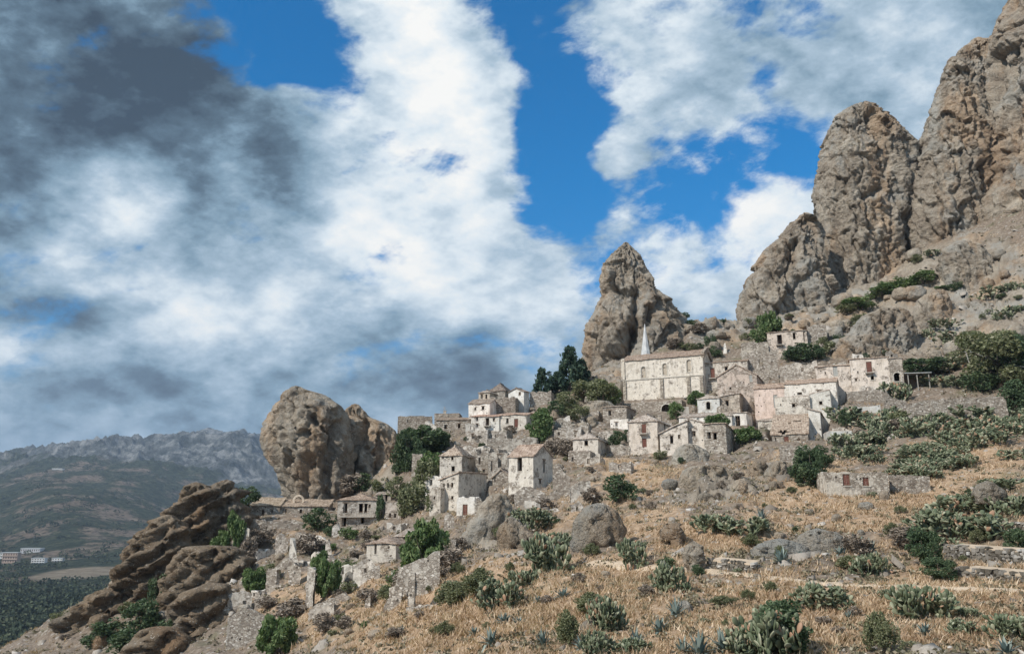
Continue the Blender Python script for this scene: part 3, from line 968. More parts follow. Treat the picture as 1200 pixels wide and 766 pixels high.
def arch_fill(parent, O, ux, inn, hole, mat, col):
    """masonry over an arched opening and its stone surround"""
    a, b, c, d = hole
    w_, h_ = b - a, d - c
    r = w_ / 2; n = 10
    R = Matrix.Identity(4)
    R.col[0][:3] = ux; R.col[1][:3] = inn; R.col[2][:3] = (0, 0, 1)
    base = Matrix.Translation(Vector(O) + Vector(ux) * a + Vector((0, 0, c))) @ R
    mb = MB()
    pts = [(r - r * math.cos(math.pi * k / n), h_ - r + r * math.sin(math.pi * k / n)) for k in range(n + 1)]
    T = lambda x, y, z: tuple(base @ Vector((x, y, z)))
    for (x0, z0), (x1, z1) in zip(pts, pts[1:]):
        for y in (0.003, TH - 0.02):
            q = [T(x0, y, z0), T(x1, y, z1), T(x1, y, h_), T(x0, y, h_)]
            mb.quad(*(q if y < 0.1 else q[::-1]))
        mb.quad(T(x0, 0.003, z0), T(x0, TH - 0.02, z0), T(x1, TH - 0.02, z1), T(x1, 0.003, z1))
    ar = mb.build('arch', mat, parent); ar.color = col
    mb = MB()
    for k in range(n):
        (x0, z0), (x1, z1) = pts[k], pts[k + 1]
        s = (r + 0.2) / r
        o0 = (r + (x0 - r) * s, h_ - r + (z0 - h_ + r) * s); o1 = (r + (x1 - r) * s, h_ - r + (z1 - h_ + r) * s)
        mb.quad(T(x0, -0.04, z0), T(x1, -0.04, z1), T(o1[0], -0.04, o1[1]), T(o0[0], -0.04, o0[1]))
        mb.quad(T(x0, -0.04, z0), T(x0, 0.12, z0), T(x1, 0.12, z1), T(x1, -0.04, z1))
        mb.quad(T(o0[0], -0.04, o0[1]), T(o1[0], -0.04, o1[1]), T(o1[0], 0.0, o1[1]), T(o0[0], 0.0, o0[1]))
    mb.box(-0.2, 0.0, -0.04, 0.12, 0, h_ - r, base); mb.box(w_, w_ + 0.2, -0.04, 0.12, 0, h_ - r, base)
    mb.box(-0.25, w_ + 0.25, -0.08, 0.1, -0.15, -0.004, base)
    mb.build('window_surround', M['stone_trim'], parent)


def roof_sheet(mb, topz, x0, x1, y0, y1, along, over, holes, breaks, org, seed, thick=0.16, pitch=0.3):
    """a tiled roof over the footprint; 'along' = axis the tile rows run across"""
    def grid(a, b, st, br):
        S = sorted({a, b} | {q for q in br if a < q < b}); out = []
        for p, q in zip(S, S[1:]):
            n = max(1, int(round((q - p) / st))); out += [p + (q - p) * k / n for k in range(n)]
        return np.array(out + [S[-1]])
    fine, rough = pitch / 2, 0.8
    X = grid(x0 - over, x1 + over, fine if along == 'x' else rough, breaks[0])
    Y = grid(y0 - over, y1 + over, fine if along == 'y' else rough, breaks[1])
    xx, yy = np.meshgrid(X, Y, indexing='ij')
    zz = np.vectorize(topz)(xx, yy) + 0.10
    ridge_pat = (np.arange(len(X)) % 2)[:, None] if along == 'x' else (np.arange(len(Y)) % 2)[None, :]
    zz = zz + ridge_pat * 0.075
    zz = zz + pnoise(xx * 0.35 + org[0], yy * 0.35 + org[1], xx * 0 + seed) * 0.16 + pnoise(xx * 2.1 + org[0], yy * 2.1, xx * 0 + seed) * 0.05
    jx = pnoise(xx * 1.7 + seed, yy * 1.7, zz * 0 + 2.2) * 0.07
    i0 = len(mb.v); nx, ny = xx.shape
    top = np.stack([xx + jx, yy + jx, zz], -1).reshape(-1, 3); bot = top.copy(); bot[:, 2] -= thick
    mb.v += [tuple(p) for p in top] + [tuple(p) for p in bot]
    N = nx * ny
    keep = np.ones((nx - 1, ny - 1), bool)
    cxm, cym = (xx[:-1, :-1] + xx[1:, 1:]) / 2, (yy[:-1, :-1] + yy[1:, 1:]) / 2
    if holes > 0:
        keep = fbm(cxm / 2.4 + seed * 3.1, cym / 2.4, cxm * 0 + seed, 3) > (-0.42 + holes)
    for i in range(nx - 1):
        for j in range(ny - 1):
            if not keep[i, j]: continue
            a, b, c, d = i0 + i * ny + j, i0 + (i + 1) * ny + j, i0 + (i + 1) * ny + j + 1, i0 + i * ny + j + 1
            mb.f.append((a, b, c, d)); mb.f.append((a + N, d + N, c + N, b + N))
            for (ii, jj, p, q) in ((i - 1, j, d, a), (i + 1, j, b, c), (i, j - 1, a, b), (i, j + 1, c, d)):
                if not (0 <= ii < nx - 1 and 0 <= jj < ny - 1) or not keep[ii, jj]:
                    mb.f.append((q, p, p + N, q + N))


HOUSES = []
LANDMARKS = []      # px, py, short phrase: used to word the labels of plants


def house(label, L, base, R, top, yaw=-22, side=None, depth=6.0, roof=('gable_x', 1.2), wins=(), swins=(), col=(1, 1, 1), stony=0.3, tile=(1, 1, 1), name='stone_house', cat='house', D=None, broken=0.0, over=0.22, short=None, group=None, chimney=None, arch=None, zb=-4.0, jag=0.0, seed=None, cut=True, flip=False):
    """front face from pixel (L, base) to px R; 'top' = py of the eaves at the left corner; side = px where the receding side wall ends.
    side > R: right side seen, side < L: left side seen.  wins/swins: (px, py centre, width px, height px, type)"""
    mc = sum(col) / 3
    col = tuple((c + (mc - c) * 0.5) * 1.04 for c in col)
    tm = sum(tile) / 3
    tile = tuple((c + (tm - c) * 0.3) * 1.05 for c in tile)
    seed = seed if seed is not None else int(L * 7 + base)
    yaw = math.radians(yaw)
    d = (math.cos(yaw), math.sin(yaw)); bk = (-math.sin(yaw), math.cos(yaw))
    if D is None:
        P0 = pick(L, base)
        if P0 is None: P0 = at(L, base, 180)
        P0 = at(L, base, P0.y)
    else:
        P0 = at(L, base, D)
    W = on_line(P0, d, R, base)
    H = height_at(P0, top)
    P1 = P0 + Vector((d[0] * W, d[1] * W, 0))
    if side is not None:
        S0 = P1 if side > R else P0
        depth = on_line(S0, bk, side, base)
        if depth < 2.5 or depth > 14: depth = min(max(depth, 2.5), 14.0)
    dp = depth
    rt, rr = roof
    HR = {'gable_x': lambda x, y: H + rr * (1 - abs(2 * y / dp - 1)), 'gable_y': lambda x, y: H + rr * (1 - abs(2 * x / W - 1)),
          'shed_b': lambda x, y: H + rr * y / dp, 'shed_f': lambda x, y: H + rr * (1 - y / dp), 'shed_r': lambda x, y: H + rr * x / W, 'shed_l': lambda x, y: H + rr * (1 - x / W),
          'hip': lambda x, y: H + rr * min(2 * x / min(W, dp), 2 * (W - x) / min(W, dp), 2 * y / min(W, dp), 2 * (dp - y) / min(W, dp), 1.0),
          'flat': lambda x, y: H, 'none': lambda x, y: H}[rt]
    def wtop(x, y):
        z = HR(x, y)
        if jag > 0:
            q = P0.x + x * d[0] + y * bk[0]; r_ = P0.y + x * d[1] + y * bk[1]
            z = z * (1 - jag * float(sstep(-0.25, 0.6, fbm(np.array([q / 2.6 + seed]), np.array([r_ / 2.6]), np.array([seed * 1.0]), 3, 0.6)[0]))) + 0.35 * float(pnoise(np.array([q * 1.6]), np.array([r_ * 1.6]), np.array([0.5]))[0])
        return z
    root = link(name, None, loc=P0, rotz=yaw)
    tag(root, label, cat, group)
    mb = MB()
    # pixel windows -> holes
    def conv(ws, O, dd):
        out = []
        for (px, py, w_, h_, typ) in ws:
            u = on_line(O, dd, px, py)
            Pm = O + Vector((dd[0] * u, dd[1] * u, 0))
            zc = height_at(Pm, py)
            mpp = Pm.y / FPX * 1.02
            cosf = max(0.35, abs(on_line(O, dd, px + 1, py) - on_line(O, dd, px, py)) / mpp)
            ww = w_ * mpp * min(cosf, 2.0); hh = h_ * mpp
            out.append(((u - ww / 2, u + ww / 2, max(zc - hh / 2, -0.3), zc + hh / 2), typ))
        return out
    fh = conv(wins, P0, d)
    sh_ = []
    O_s = None
    if swins:
        if side is None or side > R: sh_ = conv(swins, P1, bk)
        else: sh_ = conv(swins, P0, bk)
    rightside = side is None or side > R
    fr_h = [h for h, t in fh]; sd_h = [h for h, t in sh_]
    wall_sheet(mb, (0, 0, 0), (1, 0, 0), (0, 1, 0), W, lambda u: wtop(u, 0), fr_h, zb)
    wall_sheet(mb, (W, 0, 0), (0, 1, 0), (-1, 0, 0), dp, lambda u: wtop(W, u), sd_h if rightside else [], zb)
    wall_sheet(mb, (W, dp, 0), (-1, 0, 0), (0, -1, 0), W, lambda u: wtop(W - u, dp), [], zb)
    # left wall runs from the back corner to the front one
    wall_sheet(mb, (0, dp, 0), (0, -1, 0), (1, 0, 0), dp, lambda u: wtop(0, dp - u), [(dp - b, dp - a, c, e) for a, b, c, e in sd_h] if not rightside else [], zb)
    roughen(mb, P0, 0.07)
    wall = mb.build('wall', M['wall'], root); wall.color = (*col, stony)
    for h, t in fh:
        if h[1] < 0.5 or h[0] > W - 0.5: continue
        h = (max(0.3, h[0]), min(W - 0.3, h[1]), h[2], h[3])
        if t == 'arch': arch_fill(root, (0, 0, 0), (1, 0, 0), (0, 1, 0), h, M['wall'], wall.color)
        else: opening(root, (0, 0, 0), (1, 0, 0), (0, 1, 0), h, t)
    for h, t in sh_:
        if h[1] < 0.5 or h[0] > dp - 0.5: continue
        h = (max(0.3, h[0]), min(dp - 0.3, h[1]), h[2], h[3])
        if rightside: opening(root, (W, 0, 0), (0, 1, 0), (-1, 0, 0), h, t)
        else: opening(root, (0, dp, 0), (0, -1, 0), (1, 0, 0), (dp - h[1], dp - h[0], h[2], h[3]), t)
    if rt != 'none':
        mb = MB()
        along = 'y' if rt in ('gable_y', 'shed_l', 'shed_r') else 'x'
        roof_sheet(mb, HR, 0, W, 0, dp, along, over, broken, ([W / 2], [dp / 2]) if rt != 'hip' else ([min(W, dp) / 2, W - min(W, dp) / 2], [dp / 2]), P0, seed % 17)
        rf = mb.build('roof', M['tiles'], root); rf.color = (*tile, 1)
        if rt in ('gable_x', 'gable_y', 'hip') and broken < 0.2:
            mb = MB()
            if rt == 'gable_y': a, b = (W / 2, -over), (W / 2, dp + over)
            elif rt == 'gable_x': a, b = (-over, dp / 2), (W + over, dp / 2)
            else:
                q = min(W, dp) / 2
                a, b = ((q, dp / 2), (W - q, dp / 2)) if W > dp else ((W / 2, q), (W / 2, dp - q))
            n = max(2, int(math.hypot(b[0] - a[0], b[1] - a[1]) / 0.5))
            pts = [(a[0] + (b[0] - a[0]) * k / n, a[1] + (b[1] - a[1]) * k / n, H + rr + 0.17 + 0.06 * math.sin(k * 1.3 + seed)) for k in range(n + 1)]
            if n >= 2 and math.hypot(b[0] - a[0], b[1] - a[1]) > 0.3:
                mb.tube(pts, 0.13, n=6); rg = mb.build('ridge_tiles', M['tiles'], rf); rg.color = rf.color
        if chimney:
            cxx, cyy = chimney[0] * W, chimney[1] * dp
            z0 = HR(cxx, cyy) - 0.3
            mb = MB(); mb.box(cxx - 0.3, cxx + 0.3, cyy - 0.3, cyy + 0.3, z0, z0 + 1.3); mb.box(cxx - 0.38, cxx + 0.38, cyy - 0.38, cyy + 0.38, z0 + 1.302, z0 + 1.42)
            cm = mb.build('chimney', M['wall'], rf); cm.color = (1, 0.95, 0.9, 0.4)
    if cut:
        c = P0 + Vector((d[0] * W / 2 + bk[0] * dp / 2, d[1] * W / 2 + bk[1] * dp / 2, 0))
        PADS.append((c.x, c.y, d[0], d[1], W / 2 + 0.1, dp / 2 + 0.1, P0.z + 0.05))
    HOUSES.append((root, P0, W, dp, H, d, bk))
    if short: LANDMARKS.append(((L + R) / 2, (base + top) / 2, short))
    return root, P0, W, dp, H


def ruin(label, prof, base, yaw=-15, D=None, thick=0.55, holes=(), col=(1, 1, 1), stony=0.55, name='ruined_wall', cat='ruin', group='ruined walls on the slope', seed=3, ragged=0.35):
    """free-standing broken wall: prof = [(px, py of its top)], base = (py left, py right) at the ground"""
    mc = sum(col) / 3
    col = tuple((c + (mc - c) * 0.5) * 1.05 for c in col)
    yaw = math.radians(yaw)
    d = (math.cos(yaw), math.sin(yaw))
    L, R = prof[0][0], prof[-1][0]
    P = pick(L, base[0]) if D is None else None
    P0 = at(L, base[0], P.y if P is not None else (D or 150))
    W = on_line(P0, d, R, base[1])
    us, zs = [], []
    for (px, py) in prof:
        u = on_line(P0, d, px, py); Pm = P0 + Vector((d[0] * u, d[1] * u, 0))
        us.append(u); zs.append(max(0.3, height_at(Pm, py)))
    Pr = P0 + Vector((d[0] * W, d[1] * W, 0)); zr = height_at(Pr, base[1])
    hs = []
    for (px, py, w_, h_) in holes:
        u = on_line(P0, d, px, py); Pm = P0 + Vector((d[0] * u, d[1] * u, 0)); zc = height_at(Pm, py); mpp = Pm.y / FPX
        hs.append((u - w_ * mpp / 2, u + w_ * mpp / 2, zc - h_ * mpp / 2, zc + h_ * mpp / 2))
    mb = MB()
    zb = min(-2.5, zr - 2.5)
    def topf(u):
        z = float(np.interp(u, us, zs))
        return z + ragged * float(pnoise(np.array([u * 1.3 + seed]), np.array([P0.y * 0.1]), np.array([seed * 1.7]))[0])
    global TH
    old = TH; TH = thick
    wall_sheet(mb, (0, 0, 0), (1, 0, 0), (0, 1, 0), W, topf, hs, zb, step=0.5)
    # close the two ends
    TH = old
    x0 = {}
    mb2 = MB()
    mb2.v = list(mb.v); mb2.f = list(mb.f)
    zt0, zt1 = topf(0), topf(W)
    mb2.quad((0, 0, zb), (0, 0, zt0), (thick, thick, zt0), (thick, thick, zb))
    mb2.quad((W, 0, zb), (W - thick, thick, zb), (W - thick, thick, zt1), (W, 0, zt1))
    roughen(mb2, P0, 0.16)
    o = mb2.build(name, M['wall'], None, loc=P0, rotz=yaw); o.color = (*col, stony)
    tag(o, label, cat, group)
    return o, P0, W

CREAM = (1.06, 1.0, 0.92); PINK = (1.05, 0.80, 0.70); WHITE = (1.15, 1.14, 1.12); GREY = (0.86, 0.87, 0.86); TAN = (0.96, 0.86, 0.74); BLU = (0.92, 1.0, 1.06)

# ---- the church
church, cP, cW, cD, cH = house('long pale stone church with three arched windows and a white spire below the pinnacle', 731, 470, 826, 423, yaw=-26, depth=9.5, roof=('gable_x', 1.9), D=199,
    wins=[(754, 436, 5, 13, 'arch'), (779, 432.5, 5, 13.5, 'arch'), (807.5, 428.5, 5.5, 14.5, 'arch')], col=(1.12, 1.05, 0.94), stony=0.16, tile=(0.82, 0.70, 0.62), name='church', cat='church', zb=-3.0, short='the church', over=0.3)
for px_, py_, w_, h_ in ((754, 436, 5, 13), (779, 432.5, 5, 13.5), (807.5, 428.5, 5.5, 14.5)):   # blind windows, walled up
    u_ = on_line(cP, (math.cos(math.radians(-26)), math.sin(math.radians(-26))), px_, py_); P_ = cP + Vector((u_ * math.cos(math.radians(-26)), u_ * math.sin(math.radians(-26)), 0)); z_ = height_at(P_, py_)
    mb = MB(); mb.box(u_ - 0.8, u_ + 0.8, 0.24, 0.34, z_ - 1.55, z_ + 1.6); bi = mb.build('walled_up_window', M['wall'], church); bi.color = (0.80, 0.74, 0.66, 0.2)
mb = MB()
for k in range(2): mb.box(-0.12, cW + 0.12, -0.16, -0.002, cH * 0.5 - k * 0.0, cH * 0.5 + 0.22) if k == 0 else mb.box(-0.1, cW + 0.1, -0.14, -0.002, cH - 0.25, cH - 0.02)
mb.build('cornice', M['stone_trim'], church)
for xx in (0.0, cW * 0.47, cW * 0.80, cW - 0.9):
    mb = MB(); mb.box(xx, xx + 0.8, -0.32, -0.004, -3, cH * 0.5 - 0.02); bt = mb.build('buttress', M['wall'], church); bt.color = (1.0, 0.95, 0.86, 0.5)
mb = MB(); mb.box(-0.35, 0.55, -0.28, -0.004, cH * 0.5 + 0.24, cH + 0.6); bt = mb.build('corner_pier', M['wall'], church); bt.color = (1.05, 1, 0.92, 0.25)
# right gable parapet
mb = MB()
for (y0, y1, z0, z1) in ((-0.1, cD / 2, cH + 0.3, cH + 2.4), (cD / 2, cD + 0.1, cH + 2.4, cH + 0.3)):
    a = [(cW - 0.25, y0, z0 - 1.0), (cW + 0.45, y0, z0 - 1.0), (cW + 0.45, y1, z1 - 1.0), (cW - 0.25, y1, z1 - 1.0)]
    b = [(p[0], p[1], p[2] + 1.35) for p in a]
    mb.quad(*b); mb.quad(a[3], a[2], a[1], a[0]); mb.quad(a[0], a[1], b[1], b[0]); mb.quad(a[1], a[2], b[2], b[1]); mb.quad(a[2], a[3], b[3], b[2]); mb.quad(a[3], a[0], b[0], b[3])
pp = mb.build('parapet', M['wall'], church); pp.color = (0.9, 0.78, 0.66, 0.6)
# spire: octagonal drum and pyramid behind the ridge
dd_ = (math.cos(math.radians(-26)), math.sin(math.radians(-26)))
su = on_line(cP, dd_, 756.8, 415)
sy = cD * 0.75
spP = cP + Vector((dd_[0] * su - dd_[1] * sy, dd_[1] * su + dd_[0] * sy, 0))
su = on_line(cP + Vector((-dd_[1] * sy, dd_[0] * sy, 0)), dd_, 756.8, 415)
ztip = height_at(spP, 378.5); zlow = height_at(spP, 418)
mb = MB(); rr0 = 1.32
mb.tube([(su, sy, cH - 0.5), (su, sy, zlow)], rr0 * 1.02, rr0 * 1.02, 8)
mb.build('bell_tower', M['spire'], church)
mb = MB(); mb.tube([(su, sy, zlow + 0.003), (su, sy, ztip)], rr0, 0.06, 8); spo = mb.build('spire', M['spire'], church)
mb = MB()
for k in range(8):
    a = k * math.pi / 4 + 0.39
    mb.tube([(su + math.cos(a) * rr0 * 1.02, sy + math.sin(a) * rr0 * 1.02, zlow - 0.3), (su + math.cos(a) * rr0 * 1.0, sy + math.sin(a) * rr0 * 1.0, zlow + 0.75)], 0.16, 0.02, 5)
mb.build('pinnacles', M['spire'], spo)
mb = MB(); mb.tube([(su, sy, ztip - 0.1), (su, sy, ztip + 0.8)], 0.03, 0.03, 5); mb.box(su - 0.22, su + 0.22, sy - 0.03, sy + 0.03, ztip + 0.45, ztip + 0.52); mb.build('cross', M['iron'], spo)

# terrace wall with an arch under the church
tw, tP, tW, tD, tH = house('rough stone terrace wall with an arched passage, carrying the church', 727, 490, 800, 473, yaw=-26, depth=4.0, roof=('flat', 0), D=193,
    wins=[(781, 480, 12, 13, 'arch')], col=TAN, stony=0.95, name='terrace_wall', cat='wall', over=-0.3, short='the arched terrace wall')
PADS.append((tP.x + tW / 2 * math.cos(math.radians(-26)) - 3.2 * math.sin(math.radians(26)), tP.y + tW / 2 * math.sin(math.radians(-26)) - 3.2 * math.cos(math.radians(26)), math.cos(math.radians(-26)), math.sin(math.radians(-26)), tW / 2, 3.6, tP.z + 0.2))
house('pale plastered house with a first floor balcony, joined to the right end of the church', 822, 462, 878, 426, yaw=-24, depth=7, roof=('shed_b', 1.4), D=193,
      wins=[(835, 437, 5.5, 12, 'balcshut'), (851, 432, 3.5, 5, 'hole'), (866, 432, 3, 5, 'hole')], col=CREAM, stony=0.3, tile=(0.9, 0.78, 0.68), short='the balcony house by the church')
house('pinkish house wall with a stepped gable, between the church and the long pink house', 842, 474, 889, 442, yaw=-24, side=901, roof=('gable_y', 2.6), D=184, wins=[(880, 443, 4, 8, 'pshut'), (856, 455, 2.5, 3, 'hole')],
      col=(1.05, 0.84, 0.74), stony=0.35, tile=(0.85, 0.75, 0.68), short='the pink gabled house')
house('small tan stone house with one window, left of and below the church', 707, 506, 735, 477, yaw=-20, side=746, roof=('flat', 0), D=180, wins=[(714.5, 484, 3.5, 6, 'hole')], swins=[(741, 489, 3, 5, 'hole')],
      col=(1.0, 0.88, 0.76), stony=0.5, tile=(0.95, 0.9, 0.85), short='the tan one-window house')
house('two-storey pale house with red-brown shutters and a small iron balcony', 737.5, 530, 771.5, 494, yaw=-24, side=790, roof=('hip', 1.5), wins=[(754.5, 502, 5.5, 11, 'balcshut'), (755, 518.5, 5.5, 10, 'door')],
      swins=[(779, 501, 3, 8, 'hole')], col=(1.10, 0.98, 0.88), stony=0.25, D=153, short='the red-shuttered house', chimney=(0.75, 0.6))
house('pale house whose tiled roof climbs steeply to the right, windows like eyes', 774, 532, 807, 507, yaw=-24, depth=5, roof=('shed_r', 2.0), wins=[(787, 515, 4, 9, 'hole'), (796, 511.5, 3, 4.5, 'frame')], D=150, col=(1.1, 1.02, 0.94), stony=0.25, short='the leaning-roofed house')
house('squat right half of a pale house with a square window', 807, 530, 826, 496, yaw=-24, depth=6, roof=('shed_l', 1.0), wins=[(809.5 + 3, 508, 5, 6.5, 'frame')], D=149, col=(1.1, 1.03, 0.95), stony=0.2)
house('low wing with two wide dark openings and its right wall stepping down', 826, 530, 852, 503, yaw=-26, side=862, roof=('shed_f', 0.9), wins=[(831, 510, 4.5, 8, 'hole'), (838, 511, 4.5, 8, 'hole'), (848, 509, 2.5, 4, 'hole')], D=146, col=(1.02, 0.98, 0.9), stony=0.5, tile=(0.95, 0.9, 0.85))
house('small square house with hipped tiles and one dark window, on the dry terrace', 671.5, 530, 701, 514, yaw=-16, side=715, roof=('hip', 1.2), wins=[(687, 519, 4.5, 6, 'hole')], swins=[(708.5, 517, 3, 4, 'hole')], D=152, col=CREAM, stony=0.25, short='the small hipped house')
house('low stone outhouse with two doorways below the small hipped house', 666, 541, 692, 529, yaw=-16, side=714, roof=('flat', 0), wins=[(671, 538, 2.5, 5, 'hole'), (684, 536, 3, 6, 'hole')], D=148, col=TAN, stony=0.8, over=-0.2)
house('little bluish-white house with an arched window and a pointed tiled roof', 818, 486, 844, 467, yaw=-20, depth=5, roof=('hip', 0.9), wins=[(830, 475, 5, 9, 'arch')], D=178, col=BLU, stony=0.1, short='the bluish arched house')
house('tan stone house with one small window beside the bluish arched one', 844, 486, 868, 465, yaw=-22, side=884, roof=('shed_r', 0.7), wins=[(852, 472.5, 4, 6.5, 'hole')], swins=[(876, 474, 3, 4, 'hole')], D=177, col=(1.02, 0.9, 0.76), stony=0.4)
house('long low white house under a sloping tiled roof with a green shrub before it', 796, 500, 858, 489, yaw=-22, depth=6, roof=('shed_b', 1.2), wins=[(818, 494, 3, 8, 'pdoor'), (804, 494, 3, 4, 'hole')], D=168, col=WHITE, stony=0.05, short='the long low white house')
house('white house with a tall double doorway and a dark right-hand wall', 856, 507, 876, 484, yaw=-24, side=889, roof=('shed_b', 0.9), wins=[(864.5, 494, 6, 14, 'frame')], swins=[(882, 492, 3, 8, 'hole')], D=165, col=WHITE, stony=0.05, short='the white doorway house')
# big pink and white house
house('faded pink left half of the long house, with a white-framed doorway', 885, 484, 921, 455.5, yaw=-24, depth=9, roof=('gable_x', 1.3), wins=[(909, 470, 5, 15, 'pdoor')], D=171, col=(1.08, 0.80, 0.70), stony=0.05, tile=(1.0, 0.85, 0.75), short='the long pink house')
rh = house('long white half of the pink house, with a broken gable wall on its right', 921, 484, 983, 450.5, yaw=-24, side=1000, roof=('gable_x', 1.6), wins=[(937, 461, 6, 2.6, 'hole'), (960.5, 458.5, 6, 3, 'hole'), (962, 473, 4, 4, 'hole')],
      swins=[(988, 458, 2.5, 7, 'hole'), (996, 460, 3, 8, 'hole'), (990, 475, 2.5, 4, 'hole')], D=168.5, col=(1.12, 1.10, 1.06), stony=0.15, tile=(1.0, 0.85, 0.75), short='the long white gabled house')
house('low pale annexe with a flat top, in front of the pink house', 909, 484, 950, 466, yaw=-24, depth=5, roof=('shed_b', 0.5), wins=[(930, 475, 4, 4, 'hole'), (915, 474, 2, 2, 'hole')], D=163, col=(1.1, 1.04, 0.94), stony=0.25, over=0.0)
house('higher grey-white annexe at the right of the long white house', 950, 486, 975, 462, yaw=-24, side=984, roof=('shed_r', 0.7), wins=[(962, 472, 4, 4, 'hole')], D=161, col=(1.02, 1.06, 1.04), stony=0.2, over=0.0, jag=0.12)
# lower collapsed-roof house
house('small pale gabled wing at the left of the sagging tiled roof', 889, 510, 909, 493, yaw=-24, side=924, roof=('gable_x', 0.9), wins=[(897, 502, 3, 4, 'hole')], D=160, col=(1.1, 1.05, 0.95), stony=0.3)
house('low house under a wide sagging roof of bare clay tiles', 905, 524, 948, 509, yaw=-22, depth=11, roof=('shed_b', 4.6), wins=[(921.5, 514.5, 6, 7, 'shut'), (909, 515, 2, 5, 'hole'), (936, 515, 4, 3, 'frame')], D=146, col=(0.98, 0.9, 0.8), stony=0.5, tile=(0.95, 0.86, 0.76), broken=0.14, short='the sagging tiled roof')
house('narrow grey-white house with a tall slit window right of the sagging roof', 950, 520, 964, 483, yaw=-24, side=984, roof=('shed_l', 0.7), swins=[(974.5, 495, 3.5, 13, 'hole')], D=152, col=(1.02, 1.06, 1.06), stony=0.1, short='the slit-window house')
house('low plain concrete-grey block at the foot of the slit-window house', 973, 524, 1000, 505, yaw=-10, depth=5, roof=('flat', 0), D=144, col=(0.86, 0.92, 0.94), stony=0.0, over=-0.1)
# upper right long house
house('lower left stretch of the long pale house with a white shuttered window', 958, 462, 999, 430, yaw=-22, depth=8, roof=('shed_b', 0.9), wins=[(979, 434, 5.5, 12, 'pshut'), (967, 437, 2, 3, 'hole')], D=176, col=(1.10, 0.96, 0.86), stony=0.2, tile=(1.0, 0.88, 0.8))
house('long pale pink-cream house with a brown balcony door near its right end', 999, 458, 1045, 421, yaw=-22, depth=9, roof=('shed_b', 0.8), wins=[(1018.5, 430, 6.5, 13, 'balcshut'), (1022.5, 442.5, 4, 5, 'arch'), (997 + 8, 436, 2, 3, 'hole'), (1003, 445, 3, 3, 'hole')],
      D=173, col=(1.12, 0.98, 0.88), stony=0.12, tile=(1.0, 0.88, 0.8), short='the long pale house')
house('narrow end bay with a dark arched doorway at the right of the long pale house', 1045, 458, 1061, 422, yaw=-16, depth=6, roof=('shed_f', 0.3), wins=[(1051.5, 441.5, 8.5, 10, 'arch')], D=170, col=(1.0, 0.9, 0.8), stony=0.4, short='the arched doorway bay')
ruin('long rubble retaining wall directly below the long pale house', [(994, 459), (1010, 458), (1030, 456), (1041, 455)], (478, 474), yaw=-16, D=166, stony=0.85, col=(0.9, 0.88, 0.84), group='retaining walls', name='retaining_wall', cat='wall', ragged=0.1)
ruin('smooth blue-grey rendered wall beside the long white gabled house', [(999, 477), (1018, 476), (1034, 474)], (497, 493), yaw=-16, D=158, stony=0.0, col=(0.84, 0.92, 0.97), group='retaining walls', name='retaining_wall', cat='wall', ragged=0.02)
# top house
house('highest house, pinkish, with two tall dark doorways, under the twin-peaked tower', 900, 408, 947, 390, yaw=-20, depth=6, roof=('shed_b', 1.0), wins=[(913.5, 398, 6, 12, 'balc'), (931, 393.5, 4, 8, 'hole'), (945 - 1, 394, 5, 12, 'hole')], D=206,
      col=(1.10, 0.92, 0.80), stony=0.25, tile=(0.9, 0.8, 0.72), short='the highest house')
house('grey roofless end of the highest house, half behind dry bushes', 947, 404, 970, 381, yaw=-20, depth=6, roof=('none', 0), wins=[(967 - 4, 388, 4, 4, 'hole')], D=204, col=(0.95, 0.88, 0.8), stony=0.6, jag=0.2)
ruin('pale lower wall with a doorway under the left end of the highest house', [(898, 405), (906, 408), (921, 409)], (423, 420), yaw=-20, D=203, holes=[(915, 411.5, 5, 5)], col=(1.06, 0.92, 0.82), stony=0.4, group='ruins below the highest house')
ruin('low cream ruin with a bush inside, left of the highest house', [(869, 403), (880, 400), (890, 401), (901, 400)], (416, 413), yaw=-16, D=204, col=(1.05, 0.98, 0.86), stony=0.5, group='ruins below the highest house')
ruin('jagged blotched ruin with hollow windows behind the pink gabled house', [(879, 414), (886, 412), (897, 416), (903, 411), (912, 411)], (444, 436), yaw=-20, D=190, holes=[(892, 425, 5, 9), (905, 427, 3, 8)], col=(0.96, 0.9, 0.82), stony=0.6, group='ruins below the highest house')
ruin('long broken white-washed ruin above the roof of the long white house', [(914, 430), (922, 427), (935, 424), (945, 428), (959, 422)], (446, 440), yaw=-22, D=184, holes=[(940, 433, 3, 5), (957, 433, 2, 6)], col=(1.1, 1.06, 1.0), stony=0.45, group='ruins below the highest house')
ruin('white pointed fragment of wall alone on the slope right of the church roof', [(847, 413), (849, 403), (850.5, 401), (853, 415)], (417, 417), yaw=-10, D=212, col=WHITE, stony=0.1, group='ruins below the highest house', ragged=0.1)

# ---- the upper middle cluster
house('white house with a gabled roof at the top of the middle ridge', 596, 474, 614, 460, yaw=-32, side=586, roof=('gable_y', 0.9), wins=[(609, 461, 2.5, 4, 'frame'), (602, 466, 2, 3, 'hole')], D=193, col=(1.0, 1.06, 1.08), stony=0.0, tile=(0.6, 0.55, 0.52), short='the white ridge-top house')
house('house with a dark slate-coloured hipped roof, behind the round stone bastion', 572, 470, 592, 458, yaw=-20, depth=7, roof=('hip', 2.0), D=198, col=GREY, stony=0.5, tile=(0.5, 0.47, 0.46), wins=[(578, 462, 3, 4, 'hole')])
house('small tan house with two windows at the left of the ridge-top group', 561, 470, 574, 460, yaw=-20, depth=5, roof=('hip', 0.7), wins=[(564.5, 464.5, 2.6, 5, 'hole'), (570, 464.5, 2.4, 5, 'hole')], D=192, col=(1, 0.86, 0.7), stony=0.3)
